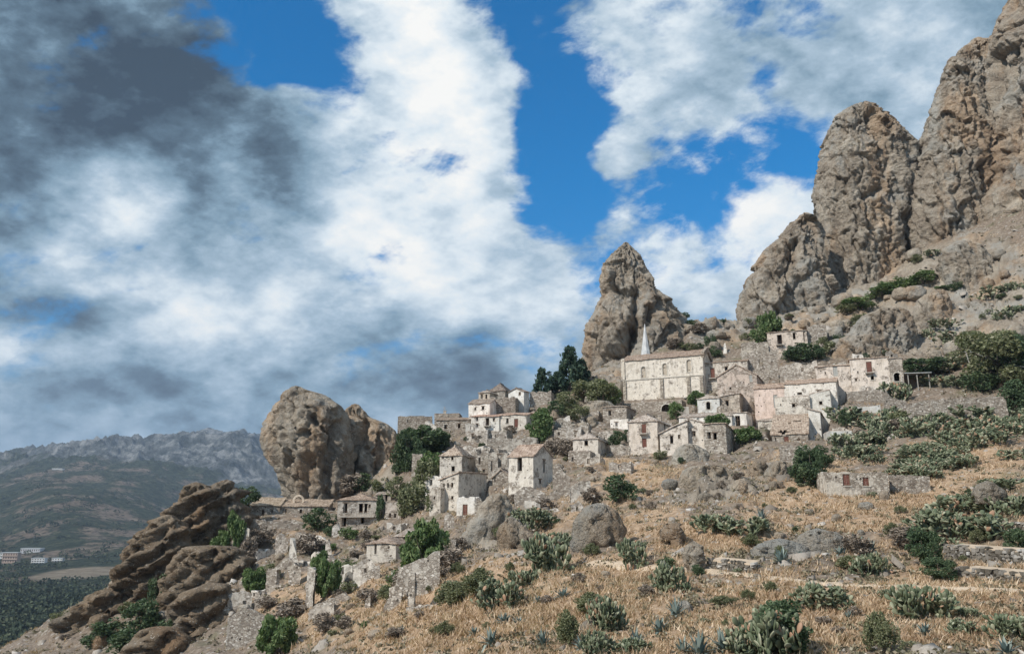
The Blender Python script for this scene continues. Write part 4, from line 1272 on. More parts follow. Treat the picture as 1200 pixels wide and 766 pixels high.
house('dark rough stone bastion bulging from the ridge-top group', 574, 484, 604, 464, yaw=-12, depth=7, roof=('none', 0), D=189, col=(0.62, 0.54, 0.46), stony=1.0, jag=0.22, short='the round stone bastion')
house('low white house with a grey roof and a tree on its left', 549, 484, 574, 473, yaw=-18, depth=6, roof=('gable_x', 1.1), wins=[(566, 478, 3, 4, 'hole'), (557, 479, 2.5, 3, 'hole')], D=186, col=WHITE, stony=0.05, tile=(0.8, 0.76, 0.72))
house('long white house with a salmon tiled roof and a small balcony', 552, 511, 585, 488, yaw=-12, depth=8, roof=('shed_b', 1.3), wins=[(559, 491, 3, 4, 'hole'), (559, 498.5, 3, 4, 'hole'), (571.3, 494, 4, 9, 'balc'), (579, 491.5, 3, 4, 'hole')], D=180, col=(1.12, 1.1, 1.05), stony=0.05, tile=(1.25, 0.92, 0.80), short='the salmon-roofed house')
house('cream right half of the salmon-roofed house with two dark doors', 585, 511, 617, 486.5, yaw=-14, depth=8, roof=('shed_b', 1.3), wins=[(594.5, 493, 3, 6, 'hole'), (604.8, 495.5, 4.5, 10, 'shut'), (604, 508, 3, 3, 'hole'), (590, 508, 3, 3, 'hole')], D=179, col=CREAM, stony=0.15, tile=(1.2, 0.95, 0.82))
house('grey stone house with two small windows on the skyline ridge', 511, 507, 551, 492, yaw=-6, depth=7, roof=('shed_b', 1.2), wins=[(522, 500, 3.5, 5.5, 'hole'), (538, 499, 3, 5.5, 'hole')], D=184, col=(0.9, 0.84, 0.74), stony=0.75, tile=(0.8, 0.72, 0.64), short='the skyline stone house')
house('long stone-walled ruin standing on the skyline right of the rock dome', 466, 500, 506, 487, yaw=4, depth=5, roof=('none', 0), D=192, col=(0.9, 0.8, 0.66), stony=0.9, jag=0.25, wins=[(478, 493, 2.5, 4, 'hole')], short='the skyline ruin')
house('tall stone block of the skyline, with a thin chimney on top', 509, 497, 538, 485, yaw=-4, depth=5, roof=('flat', 0), D=191, col=(0.86, 0.78, 0.68), stony=0.9, over=0.0, tile=(0.7, 0.62, 0.54), chimney=(0.35, 0.5))
house('wide grey-plastered ruin with a curved broken top and a bush on it', 572, 528, 629, 513, yaw=-10, depth=4, roof=('none', 0), D=167, col=(0.94, 0.92, 0.86), stony=0.4, jag=0.25, short='the wide plastered ruin')
house('white house with a hipped roof and hollow windows, left of the tall ruin', 515, 562, 541, 533, yaw=-14, side=557, roof=('hip', 1.8), wins=[(530, 537, 3, 4, 'hole'), (531, 549, 4, 6, 'hole'), (519, 536, 3, 3, 'hole')], swins=[(549, 535, 3, 4, 'hole')], D=156, col=(1.06, 1.02, 0.95), stony=0.3, tile=(1, 0.92, 0.84), short='the hipped white ruin', broken=0.1)
house('tall narrow plastered ruin with a doorway and a balcony gap', 572, 560, 595, 529, yaw=-12, depth=5, roof=('none', 0), D=154, wins=[(585.5, 540, 4.5, 15, 'hole'), (576, 546, 2.5, 12, 'hole')], col=(1.02, 1.0, 0.93), stony=0.4, jag=0.2)
house('ruined house end with a mossy wall, between the hipped ruin and the tall narrow one', 557, 562, 572, 524, yaw=-12, depth=5, roof=('none', 0), D=158, wins=[(562, 540, 2.5, 8, 'hole'), (567, 552, 3, 4, 'hole')], col=(0.96, 0.92, 0.84), stony=0.6, jag=0.35)
house('three-windowed white house with a grey gable side, above the dry gully', 515, 592, 537, 562, yaw=-30, side=570, roof=('shed_r', 1.2), wins=[(520, 569.5, 2.6, 5.5, 'hole'), (525, 568.5, 2.6, 5.5, 'hole'), (529.8, 568, 2.6, 5.5, 'hole'), (519, 585, 2.6, 4, 'hole'), (530, 583, 2.6, 4, 'hole')], D=141, col=(1.06, 1.0, 0.9), stony=0.25, tile=(1, 0.9, 0.82), short='the three-windowed house')
house('low left extension of the three-windowed house, roofless', 503, 600, 516, 570, yaw=-25, depth=5, roof=('none', 0), D=140, col=(1.05, 0.98, 0.88), stony=0.35, jag=0.2, wins=[(509, 583, 2.2, 4, 'hole')])
house('white shed with a lean-to doorway below the three-windowed house', 535, 604, 556, 582, yaw=-10, depth=5, roof=('none', 0), D=134, wins=[(545, 597, 6, 12, 'door')], col=WHITE, stony=0.05, jag=0.1)
house('grey stone hut with a single pitched gable, left of the tall-door house', 577, 574, 597, 559, yaw=-12, depth=5, roof=('gable_y', 1.4), D=146, col=(0.92, 0.86, 0.78), stony=0.7, wins=[(580, 562, 2, 6, 'hole'), (598 - 6, 566, 3, 4, 'hole')], tile=(0.8, 0.74, 0.68))
house('tall-door house with a plain grey gable end and a slit window', 596, 577, 625, 535, yaw=-34, side=648, roof=('gable_x', 1.9), wins=[(609, 544, 5.5, 15, 'hole')], swins=[(637.5, 546, 2.8, 14, 'hole'), (633, 564, 2.5, 5, 'hole')], D=138, col=(1.08, 1.04, 0.96), stony=0.2, tile=(0.95, 0.82, 0.74), short='the tall-door house')
house('square stone turret alone among the bushes left of the village', 482.5, 546, 494.5, 532, yaw=-14, depth=3, roof=('none', 0), D=162, col=TAN, stony=0.8, jag=0.05, short='the stone turret')
house('pale stone ruin with a square tower stump left of the pine trees', 621, 474, 646, 459, yaw=-14, depth=4, roof=('none', 0), D=193, col=(1.0, 0.92, 0.84), stony=0.6, jag=0.3, wins=[(643, 470, 2.5, 5, 'hole')], short='the pine-side ruin')
ruin('low white wall with a post, below the pine trees', [(652, 492), (660, 489), (668, 486)], (502, 500), yaw=-12, D=176, col=WHITE, stony=0.2)
ruin('rounded pale rubble wall right of the leafy green tree', [(654, 501), (662, 499), (676, 500), (690, 496)], (515, 512), yaw=-12, D=168, col=(1.0, 0.93, 0.84), stony=0.7)
# ---- the lower left group
house('long low roofed house with small windows and a tiny bell arch, at the village edge', 292.5, 608, 327, 592, yaw=6, depth=6, roof=('shed_b', 1.5), wins=[(308, 601, 3, 8, 'hole'), (319, 599, 2.5, 4, 'hole')], D=163, col=(0.96, 0.92, 0.82), stony=0.5, tile=(1.0, 0.92, 0.76), short='the long bell-arch house')
bh = house('lower right wing of the bell-arch house with a long tiled roof', 327, 608, 384, 593, yaw=4, depth=6, roof=('shed_b', 1.3), wins=[(328.5 + 2, 598, 3.5, 6, 'hole'), (334.5, 598.5, 2.5, 5, 'hole'), (352.5, 599, 3, 5, 'hole')], D=164, col=(0.94, 0.88, 0.78), stony=0.55, tile=(0.96, 0.86, 0.74))
ra, Pa, Wa, Da, Ha = bh
mb = MB()
for k in range(8):
    a0, a1 = math.pi * k / 8, math.pi * (k + 1) / 8
    for (r0, r1) in ((0.75, 1.15),):
        p = [(3.0 - math.cos(a) * r, 3.0, Ha + 1.2 + math.sin(a) * r) for a, r in ((a0, r0), (a1, r0), (a1, r1), (a0, r1))]
        q = [(x, y + 0.5, z) for x, y, z in p]
        mb.quad(*p); mb.quad(*q[::-1]); mb.quad(p[3], p[2], q[2], q[3]); mb.quad(p[0], q[0], q[1], p[1])
mb.box(1.85, 2.25, 3.0, 3.5, Ha, Ha + 1.2); mb.box(3.75, 4.15, 3.0, 3.5, Ha, Ha + 1.2)
ba = mb.build('bell_arch', M['wall'], ra); ba.color = (1.1, 1.0, 0.88, 0.1)
house('two-storey grey house with a full-width balcony and hollow doors, under the rock dome', 394, 626, 441, 585.5, yaw=2, side=450, roof=('hip', 1.1), wins=[(404.7, 595, 5, 11, 'hole'), (403, 611.5, 5.5, 10, 'hole'), (423, 595, 5, 10, 'hole'), (429, 595, 4, 10, 'hole'), (433.5, 592.5, 3, 4, 'frame'), (425, 609.5, 4, 7, 'hole'), (400.5, 624, 5, 5, 'hole')],
      D=152, col=(0.98, 0.92, 0.86), stony=0.35, tile=(0.85, 0.72, 0.62), short='the balconied grey house')
r_, P_, W_, D_, H_ = HOUSES[-1][0], HOUSES[-1][1], HOUSES[-1][2], HOUSES[-1][3], HOUSES[-1][4]
mb = MB(); mb.box(0.6, W_ - 0.5, -0.95, -0.003, H_ * 0.5, H_ * 0.5 + 0.14); bal = mb.build('balcony', M['stone_trim'], r_)
mb = MB()
nb = int((W_ - 1.2) / 0.3)
for k in range(nb + 1): mb.box(0.65 + k * 0.3, 0.68 + k * 0.3, -0.92, -0.89, H_ * 0.5 + 0.142, H_ * 0.5 + 1.0)
mb.box(0.6, W_ - 0.5, -0.94, -0.88, H_ * 0.5 + 1.002, H_ * 0.5 + 1.05); mb.build('railing', M['iron'], bal)
house('small pale ruin with a dark doorway right of the balconied grey house', 451, 609, 470, 588, yaw=-10, depth=4, roof=('none', 0), wins=[(457, 604, 3, 5, 'hole'), (463, 604, 3, 5, 'hole')], D=148, col=(1.05, 0.92, 0.84), stony=0.4, jag=0.2)
house('low building tucked under the bushes above the balconied grey house', 440, 592, 458, 579, yaw=0, depth=4, roof=('shed_b', 0.4), wins=[(457 - 4, 583, 3, 8, 'hole'), (445, 582, 4, 3, 'hole')], D=160, col=(1.05, 0.95, 0.86), stony=0.4)
house('white tower-like house with a small flat tiled roof and peeling lower storey', 428.5, 672, 463, 636, yaw=-14, depth=5, roof=('hip', 0.7), wins=[(440, 643, 3, 11, 'hole'), (456, 641, 2.5, 3, 'hole'), (452, 668, 5, 9, 'hole'), (458, 651, 2, 2, 'hole')], D=117, col=(1.08, 1.02, 0.92), stony=0.3, tile=(0.9, 0.78, 0.7), short='the white tower-like house')
house('roofed shelter with an open dark side joined to the tower-like house', 463, 650, 478, 628, yaw=-20, depth=4, roof=('shed_b', 0.8), wins=[(475, 632, 5, 8, 'hole')], D=121, col=(1.0, 0.9, 0.8), stony=0.5)
# low shed on the right slope
house('low long stone shed with two walled-up doors, roofless, in the dry grass', 969.5, 572, 1042, 553, yaw=-4, depth=4, roof=('none', 0), wins=[(992, 562, 9, 13, 'shut'), (1015, 564, 8, 10, 'shut')], D=96, col=(1.02, 0.97, 0.86), stony=0.35, jag=0.12, short='the low shed')
R_ = ruin
R_('narrow stone wall running right from the low shed', [(1043, 556), (1060, 557), (1090, 558)], (572, 572), yaw=-2, D=97, stony=0.9, col=(0.85, 0.82, 0.76), group='retaining walls', name='retaining_wall', cat='wall', ragged=0.1)
R_('long rubble retaining wall below the electricity pole', [(1063, 473), (1090, 469), (1130, 466), (1165, 465), (1178, 464), (1183, 490)], (484, 497), yaw=-8, D=142, stony=0.95, col=(0.92, 0.87, 0.80), group='retaining walls', name='retaining_wall', cat='wall', ragged=0.15)
R_('short rough wall joining the arched doorway bay to the long rubble one', [(1037, 458), (1045, 466), (1064, 470)], (478, 486), yaw=-8, D=150, stony=0.9, col=(0.9, 0.85, 0.8), group='retaining walls', name='retaining_wall', cat='wall')
# scattered ruins of the lower left, each a broken wall
for (lab, prof, base, yaw, kw) in [
    ('leaning pale wall stump left of the long bell-arch house terrace', [(278, 620), (282, 616), (290, 618)], (655, 652), -30, dict(col=(0.9, 0.88, 0.84), stony=0.3)),
    ('low wall with a sloping pale top under the long bell-arch house', [(293, 609), (310, 610), (325, 611), (345, 609), (358, 613)], (625, 622), 4, dict(col=(1, 0.92, 0.82), stony=0.6)),
    ('pale blocky ruin with a rounded top, above the spike of white wall', [(322, 629), (327, 624), (334, 626), (337, 636)], (650, 646), -8, dict(col=(1.1, 1.03, 0.98), stony=0.4)),
    ('white spike of wall like a broken tooth', [(338, 640), (340, 630), (342.5, 628), (346, 645), (350, 660)], (662, 660), -10, dict(col=(1.12, 1.08, 1.0), stony=0.25, ragged=0.2)),
    ('big ruined gable with a hollow grey interior below the white spike', [(311, 683), (318, 668), (328, 660), (338, 652), (346, 660), (354, 665), (352, 680)], (694, 688), -12, dict(col=(1.05, 0.98, 0.88), stony=0.5, holes=[(331, 676, 15, 16)])),
    ('thin upright wall edge right of the big ruined gable', [(358, 670), (362, 664), (367, 667)], (712, 708), -40, dict(col=(1.0, 0.97, 0.92), stony=0.4)),
    ('tall grey wall left of the white lower ruins', [(382, 668), (388, 664), (397, 661)], (698, 692), -30, dict(col=(0.9, 0.88, 0.84), stony=0.5)),
    ('bright white wall panel with dark slots in the middle of the lower ruins', [(397, 665), (403, 662), (409, 663), (412, 668)], (690, 686), -10, dict(col=(1.16, 1.15, 1.12), stony=0.15, holes=[(402, 668, 2, 8)])),
    ('long stepped broken wall descending left from the tower-like house', [(412, 664), (422, 657), (430, 652), (438, 657), (444, 672)], (694, 688), -12, dict(col=(1.1, 1.06, 1.0), stony=0.3, holes=[(428, 668, 3, 5)])),
    ('stub of rubble wall below the white slotted panel', [(392, 698), (400, 694), (412, 698)], (712, 708), -12, dict(col=(1.05, 0.95, 0.88), stony=0.8)),
    ('low diagonal wall with a capping, lowest of the lower ruins', [(361, 714), (375, 706), (392, 700)], (728, 716), -20, dict(col=(0.88, 0.84, 0.78), stony=0.4)),
    ('pair of thin wall stubs right of the stepped broken wall', [(428, 702), (431, 696), (434, 698)], (712, 710), -10, dict(col=(1, 0.95, 0.88), stony=0.5)),
    ('long grey retaining wall climbing right towards the leafy shrub, near end', [(471, 664), (480, 660), (495, 654), (515, 647)], (700, 676), -24, dict(col=(0.88, 0.88, 0.86), stony=0.45)),
    ('upright stone pillar-like wall end at the foot of the long grey wall', [(478, 672), (481, 668), (485, 670)], (706, 704), -10, dict(col=(1.1, 1.05, 0.97), stony=0.4)),
    ('crumbling wall ramp falling left from the pillar-like wall end', [(448, 712), (456, 698), (465, 684), (471, 666)], (718, 706), -14, dict(col=(0.92, 0.88, 0.82), stony=0.6)),
    ('pale doorway ruin with two slots at the far lower left', [(247, 702), (251, 698), (259, 700), (260, 708)], (726, 724), -12, dict(col=(1.15, 1.1, 1.0), stony=0.15, holes=[(251, 712, 2, 10), (256, 712, 2, 10)])),
    ('square grey ruined wall right of the pale doorway ruin', [(260, 700), (270, 694), (284, 692), (294, 694)], (724, 720), -10, dict(col=(0.86, 0.86, 0.84), stony=0.4, holes=[(287, 706, 5, 5)])),
    ('wide grey gable wall with a stone coping near the bottom left', [(264, 726), (272, 720), (286, 713), (298, 714), (308, 720), (320, 726)], (762, 758), -6, dict(col=(0.84, 0.82, 0.79), stony=0.55)),
    ('thin pale stub wall above the wide grey gable', [(298, 698), (302, 690), (305, 700), (308, 694)], (716, 714), -10, dict(col=(1.05, 1.0, 0.92), stony=0.4)),
    ('little pale pointed stone wall in the brown scrub', [(329, 708), (331, 702), (335, 703)], (720, 718), -10, dict(col=(1.05, 0.98, 0.86), stony=0.4)),
    ('white bit of wall standing among dry bushes right of the spike', [(381, 640), (383, 629), (385.5, 632), (388, 645)], (652, 650), -10, dict(col=(1.1, 1.04, 0.96), stony=0.3)),
    ('dark curved rubble wall at the top of the dry gully', [(635, 584), (645, 577), (660, 572), (672, 571)], (592, 582), -14, dict(col=(0.8, 0.76, 0.7), stony=1.0)),
    ('tilted slab of grey walling left of the round evergreen bush', [(669, 572), (676, 566), (684, 561), (692, 563)], (590, 580), -20, dict(col=(0.9, 0.9, 0.88), stony=0.4)),
    ('rough stone wall below the tall-door house', [(603, 576), (612, 570), (624, 572), (640, 577)], (596, 592), -12, dict(col=(0.98, 0.95, 0.9), stony=0.8)),
    ('broken wall right of the plain gable end, stepping down', [(648, 548), (653, 540), (660, 552), (668, 560)], (578, 574), -12, dict(col=(0.98, 0.88, 0.78), stony=0.9)),
    ('pale stump in front of the white lean-to shed', [(556, 590), (560, 582), (566, 588)], (606, 604), -12, dict(col=(1, 0.95, 0.88), stony=0.6)),
    ('little white wall beside the red-shuttered house', [(716, 523), (726, 521), (738, 522)], (533, 531), -12, dict(col=(1.05, 1, 0.93), stony=0.7)),
    ('broken rubble wall between the leafy shrub and the slanting slab', [(527, 632), (530, 627), (534, 640)], (652, 650), -12, dict(col=(1.05, 0.98, 0.9), stony=0.5)),
    ('twin broken piers below the cracked pale rock, in a row with rubble', [(520, 604), (525, 598), (532, 606)], (622, 620), -12, dict(col=(1, 0.92, 0.85), stony=0.6)),
    ('dark rubble end wall of the collapsed house under the sagging roof', [(914, 523), (925, 520), (940, 523), (955, 524)], (540, 538), -14, dict(col=(0.86, 0.8, 0.74), stony=0.9)),
]:
    R_(lab, prof, base, yaw, **kw)
    LANDMARKS.append((np.mean([p[0] for p in prof]), base[0] - 5, 'the ' + ' '.join(lab.split()[:4]) if False else None))
LANDMARKS = [l for l in LANDMARKS if l[2]]

# ---- more small broken shells and wall stubs packed between the houses, worded later by what stands next to them
EXTRA = []
er = random.Random(77)
taken = []
def free(x, y, r):
    return all(abs(x - a) > r or abs(y - b) > r * 0.8 for a, b in taken)
for n_, (x0, x1, y0, y1), (w0, w1), (h0, h1) in [(13, (545, 740, 500, 560), (14, 28), (9, 16)), (20, (490, 700, 505, 605), (13, 26), (8, 16)), (22, (285, 480, 622, 725), (9, 24), (7, 18)), (6, (400, 520, 590, 640), (9, 18), (7, 13)), (15, (690, 900, 470, 545), (10, 22), (6, 12)), (9, (860, 1060, 400, 480), (10, 24), (6, 12)), (7, (900, 1050, 495, 535), (14, 30), (5, 10)), (8, (540, 700, 470, 520), (10, 20), (5, 10))]:
    k = 0
    for _ in range(200):
        if k >= n_: break
        x, y = er.uniform(x0, x1), er.uniform(y0, y1)
        if y < 720 - (x - 60) * 0.62 + 0 and x < 480 and y < 600: continue
        if not free(x, y, 11): continue
        P = pick(x, y)
        if P is None: continue
        w_, h_ = er.uniform(w0, w1), er.uniform(h0, h1)
        c_ = er.choice([CREAM, WHITE, WHITE, GREY, (1.08, 1.03, 0.95)]); st_ = er.uniform(0.1, 0.75); k += 1; taken.append((x, y))
        if er.random() < 0.5:
            q = er.uniform(0.2, 0.8)
            o, P0, W_ = ruin('x', [(x, y - h_ * er.uniform(0.4, 0.8)), (x + w_ * q * 0.7, y - h_), (x + w_ * q, y - h_ * er.uniform(0.7, 1)), (x + w_, y - h_ * er.uniform(0.2, 0.7))], (y, y - w_ * 0.1), er.uniform(-35, 5), col=c_, stony=st_, ragged=0.5,
                             holes=[(x + w_ * 0.5, y - h_ * 0.4, 3, 4)] if h_ > 9 and w_ > 12 else (), seed=er.randint(1, 90))
            EXTRA.append((o, x + w_ / 2, y - h_ / 2, 'broken ' + ('whitish' if c_ is WHITE else 'grey' if c_ is GREY else 'pale stone') + ' wall stub', w_ * h_, 'ruin'))
        else:
            r_ = house('x', x, y, x + w_, y - h_, yaw=er.uniform(-32, -8), depth=er.uniform(3, 5), roof=('none', 0), wins=[(x + w_ * er.uniform(0.3, 0.7), y - h_ * 0.45, 3, h_ * 0.45, 'hole')] if h_ > 7 else (), col=c_, stony=st_, jag=er.uniform(0.25, 0.6), name='roofless_shell', cat='ruin', group='roofless shells among the houses')[0]
            EXTRA.append((r_, x + w_ / 2, y - h_ / 2, 'roofless ' + ('whitish' if c_ is WHITE else 'grey' if c_ is GREY else 'pale stone') + ' shell', w_ * h_, 'ruin'))
near_hill()
# ------------------------------------------------------------------ rock pinnacles, outcrops and boulders
def rock(name, rows, D, label, cat='rock', mat='rock', deep=0.8, res=0.36, amp=1.0, seed=0, clefts=(), group=None, tilt=0.0, sq=2.4, holes=1.0, deepmax=40, bed=0.0):
    """rows: (py, px of the left edge, px of the right edge) from top to foot, all at distance D"""
    rows = sorted(rows)
    tops = [(r[0] - 0.0, r[1], r[2]) for r in rows]
    py = np.array([r[0] for r in tops], float)
    L = np.array([float(ray(r[1], r[0])[0]) for r in tops]) * D
    R = np.array([float(ray(r[2], r[0])[0]) for r in tops]) * D
    Z = np.array([float(ray(600, r[0])[1]) for r in tops]) * D
    H = Z[0] - Z[-1]
    nv = int(np.clip(H / res, 16, 420))
    s = np.linspace(0, 1, nv)
    zz = Z[0] - H * (s ** 1.15)
    L_ = np.interp(-zz, -Z, L); R_ = np.interp(-zz, -Z, R)
    k = max(1, nv // 40)
    ker = np.hanning(2 * k + 3)[1:-1]; ker /= ker.sum()
    pad = lambda a: np.concatenate([np.full(len(ker) // 2, a[0]), a, np.full(len(ker) // 2, a[-1])])
    L_ = np.convolve(pad(L_), ker, 'valid'); R_ = np.convolve(pad(R_), ker, 'valid')
    Wm = float((R_ - L_).max())
    nu = int(np.clip(Wm * 2.1 / res, 24, 620))
    nf = int(nu * 0.78)                      # most of the columns on the side that faces the valley
    u = np.concatenate([np.linspace(np.pi * 0.95, np.pi * 2.05, nf, endpoint=False), np.linspace(np.pi * 2.05, np.pi * 2.95, nu - nf, endpoint=False)])
    uu, ss = np.meshgrid(u, np.arange(nv), indexing='xy')
    hw = ((R_ - L_) / 2)[ss]; cx = ((R_ + L_) / 2)[ss]; z = zz[ss]
    hd = np.minimum(hw * deep, deepmax)
    hd = np.maximum(hd, (Z[0] - z) * 0.12 * deep + 0.2)
    cu, su = np.cos(uu), np.sin(uu)
    ex = 2 / sq
    x = cx + hw * np.sign(cu) * np.abs(cu) ** ex
    y = D + hd * 0.25 + hd * np.sign(su) * np.abs(su) ** ex + (z - Z[-1]) * tilt
    # round the summit
    nx, ny = cu, su
    o = seed * 13.7
    sc = max(Wm, 6.0)
    d = fbm(x / (sc * 0.38) + o, y / (sc * 0.38), z / (sc * 0.7) + o, 4) * sc * 0.06
    # leaning buttresses
    rib = fbm((x + z * 0.22) / (sc * 0.20) + o, y / (sc * 0.20), z / (sc * 1.1), 4, 0.55, ridge=True)
    d = d + (rib - 0.3) * sc * 0.060
    # broken facets at several sizes, warped so that no cell shows
    wx = fbm(x / (sc * 0.2) + o + 40, y / (sc * 0.2), z / (sc * 0.2), 3) * sc * 0.10
    wz = fbm(x / (sc * 0.2) + o + 80, y / (sc * 0.2), z / (sc * 0.2), 3) * sc * 0.10
    for (fs, fa, el) in ((0.25, 0.42, 2.4), (0.085, 0.36, 1.5), (0.036, 0.42, 0.9)):
        d = d + facets((x + wx) / (sc * fs) + o, (y + wx * 0.5) / (sc * fs), (z + wz + 0.35 * x) / (sc * fs * el)) * sc * fs * fa
    # joints: long steep cracks, and a few bedding cracks across them
    w1, w2, wr = worley((x + wx * 0.8 + z * 0.15) / (sc * 0.17) + o, y / (sc * 0.3), (z + wz) / (sc * 0.75))
    d = d - sstep(0.09, 0.0, w2 - w1) * sc * 0.036 - sstep(0.25, 0.0, w2 - w1) * sc * 0.010
    w1, w2, wr = worley((x + wx) / (sc * 0.22) + 5 + o, y / (sc * 0.22), (z + wz - 0.4 * x) / (sc * 0.085))
    d = d - sstep(0.10, 0.0, w2 - w1) * sc * 0.010 * (wr > 0.45)
    d = d + fbm(x / 2.6 + o, y / 2.6, z / 1.7, 5, 0.6) * min(0.5, sc * 0.018)
    am = min(1.0, sc / 16)
    d = d + facets((x + wx) / 2.9 + o, y / 2.9, (z + 0.4 * x + wz) / 2.3) * 0.75 * am + facets(x / 1.15 + o, y / 1.15, (z + 0.3 * x) / 0.95) * 0.40 * am
    if bed > 0:                                  # tilted bedding: each bed stands out and is undercut
        q_ = (z * 0.80 - x * 0.60 + wx * 0.35 + fbm(x / 5 + o, y / 5, z / 5, 3) * 1.2) / 2.3
        fr_ = q_ - np.floor(q_)
        d = d + bed * (sstep(0.0, 0.75, fr_) - sstep(0.80, 1.0, fr_)) * (0.5 + _P[(np.floor(q_).astype(np.int64) * 7 + seed) & 255] / 255.0)
        q_ = q_ * 3.1; fr_ = q_ - np.floor(q_)
        d = d + bed * 0.3 * (sstep(0.0, 0.7, fr_) - sstep(0.75, 1.0, fr_))
    d = d + fbm(x / 0.8 + o, y / 0.8, z / 0.6, 2, 0.6) * min(0.22, sc * 0.010)
    # weathered hollows
    hs = sc * 0.10
    w1, w2, wr = worley((x + wx * 1.4) / hs + 3.3 + o, y / hs, (z + wz * 1.4) / (hs * 0.6))
    d = d - holes * np.where(wr > 0.84, sstep(0.34, 0.10, w1), 0) * hs * 0.34
    edge = np.abs(cu) ** 3                      # keep the outline near the drawn one
    d = d * amp * (1 - 0.5 * edge)
    for (p0, p1, wd, dp) in clefts:             # a cleft: line between two pixels, width and depth in metres
        a = np.array([float(ray(*p0)[0]) * D, float(ray(*p0)[1]) * D]); b = np.array([float(ray(*p1)[0]) * D, float(ray(*p1)[1]) * D])
        ab = b - a
        q = np.clip(((x - a[0]) * ab[0] + (z - a[1]) * ab[1]) / (ab @ ab), 0, 1)
        dist = np.hypot(x - a[0] - q * ab[0], z - a[1] - q * ab[1]) + fbm(x / 4, y * 0, z / 4 + o, 3) * wd * 0.9
        d = d - dp * np.exp(-(dist / wd) ** 2) * (su < 0.1)
    fade = sstep(0, 0.06, s)[ss]
    d = d * (0.35 + 0.65 * fade)
    x = x + d * nx; y = y + d * ny
    x = x + fbm(z / 3 + o, y / 5, x * 0, 2) * 0.25 * amp
    z = z + fade * fbm(x / 3 + o, y / 3, z / 3, 3) * min(0.5, sc * 0.016)
    zt = zz[0] + 0.3
    v = np.stack([x, y, z], -1).reshape(-1, 3)
    idx = np.arange(nu * nv).reshape(nv, nu)
    nxt = np.roll(idx, -1, axis=1)
    f = np.stack([idx[:-1], idx[1:], nxt[1:], nxt[:-1]], -1).reshape(-1, 4)
    top = len(v)
    v = np.vstack([v, [[x[0].mean(), y[0].mean(), z[0].mean() + 0.25]]])
    ft = np.stack([np.full(nu, top), idx[0], nxt[0]], -1)
    c = np.array([float(((L_ + R_) / 2)[-1]), D, float(zz[-1])])
    me = mesh_np(name, v - c, [f, ft], M[mat], False)
    ob = link(name, me, loc=c)
    tag(ob, label, cat, group)
    return ob

G_PIN = 'rock pinnacles above the village'
rock('rock_pinnacle', [(453, 341, 350), (457, 336, 362), (461, 332, 374), (467, 329, 386), (475, 323, 398), (486, 317, 405), (500, 312, 407), (516, 308, 409), (526, 309, 410), (536, 315, 410), (548, 323, 410), (560, 329, 410), (575, 334, 410), (590, 337, 410), (606, 338, 408)],
     176, 'big overhanging grey-brown rock dome with a cave hole, left of the village', mat='rock', deep=0.75, seed=1, amp=1.05, clefts=[((373, 492), (377, 498), 0.8, 3.0), ((398, 500), (385, 560), 1.0, 2.0), ((372, 540), (360, 585), 1.2, 1.6)], group=G_PIN)
rock('rock_pinnacle', [(474, 412, 421), (479, 404, 424), (488, 402, 432), (496, 400, 452), (504, 400, 463), (520, 398, 468), (545, 392, 470), (570, 384, 468), (592, 376, 462), (606, 376, 462)],
     183, 'low sloping shoulder of rock joined to the right side of the overhanging dome', mat='rock', deep=0.6, seed=2, amp=0.9, clefts=[((432, 500), (392, 585), 1.4, 3.0)], group=G_PIN)
rock('rock_pinnacle', [(284, 732, 736), (290, 725, 742), (300, 716, 750), (312, 709, 757), (325, 705, 761), (340, 706, 768), (352, 703, 780), (364, 698, 792), (378, 690, 800), (392, 687, 806), (410, 684, 815), (430, 688, 822), (450, 690, 825), (478, 690, 825)],
     228, 'pointed free-standing rock pinnacle rising right behind the church', mat='rock', deep=0.8, seed=3, res=0.34,
     clefts=[((735, 395), (722, 425), 1.8, 5.5), ((712, 425), (706, 450), 1.4, 3.5), ((745, 350), (738, 415), 1.6, 3.0), ((765, 360), (752, 385), 1.6, 3.0), ((718, 345), (726, 352), 1.5, 3)], group=G_PIN)
rock('rock_pinnacle', [(251, 939, 947), (258, 931, 954), (268, 925, 961), (280, 911, 964), (292, 900, 966), (308, 891, 969), (322, 880, 973), (336, 874, 978), (352, 871, 986), (372, 870, 992), (398, 868, 996), (420, 868, 996)],
     240, 'short twin-peaked rock tower with a slanting cleft, left of the broad tower', mat='rock', deep=0.75, seed=4, clefts=[((927, 290), (905, 335), 1.5, 3.5), ((905, 300), (893, 345), 1.2, 2.5), ((968, 290), (984, 350), 2.0, 4.0)], group=G_PIN)
rock('rock_pinnacle', [(122, 1003, 1018), (126, 992, 1027), (134, 982, 1037), (146, 975, 1050), (160, 970, 1062), (176, 968, 1074), (190, 967, 1079), (215, 963, 1077), (245, 962, 1074), (275, 966, 1070), (305, 972, 1066), (330, 976, 1064), (355, 978, 1060), (385, 978, 1060)],
     250, 'broad rounded rock tower pitted with hollows, in the middle of the high group', mat='rock', deep=0.7, seed=5, res=0.34, clefts=[((1000, 240), (1018, 232), 1.2, 3), ((1010, 145), (1016, 142), 1.6, 3.0), ((1052, 262), (1060, 300), 1.6, 3)], group=G_PIN)
rock('rock_pinnacle', [(46, 1141, 1152), (52, 1132, 1160), (62, 1122, 1167), (78, 1111, 1172), (100, 1103, 1173), (125, 1096, 1174), (150, 1091, 1176), (172, 1085, 1180), (195, 1073, 1184), (215, 1067, 1186), (240, 1066, 1188), (270, 1070, 1190), (305, 1078, 1190), (360, 1080, 1190)],
     243, 'tall brown rock tower with a stepped left edge, second highest of the towers', mat='rock', deep=0.75, seed=6, res=0.34, clefts=[((1158, 95), (1172, 160), 1.6, 4.5), ((1132, 210), (1150, 250), 1.5, 3)], group=G_PIN)
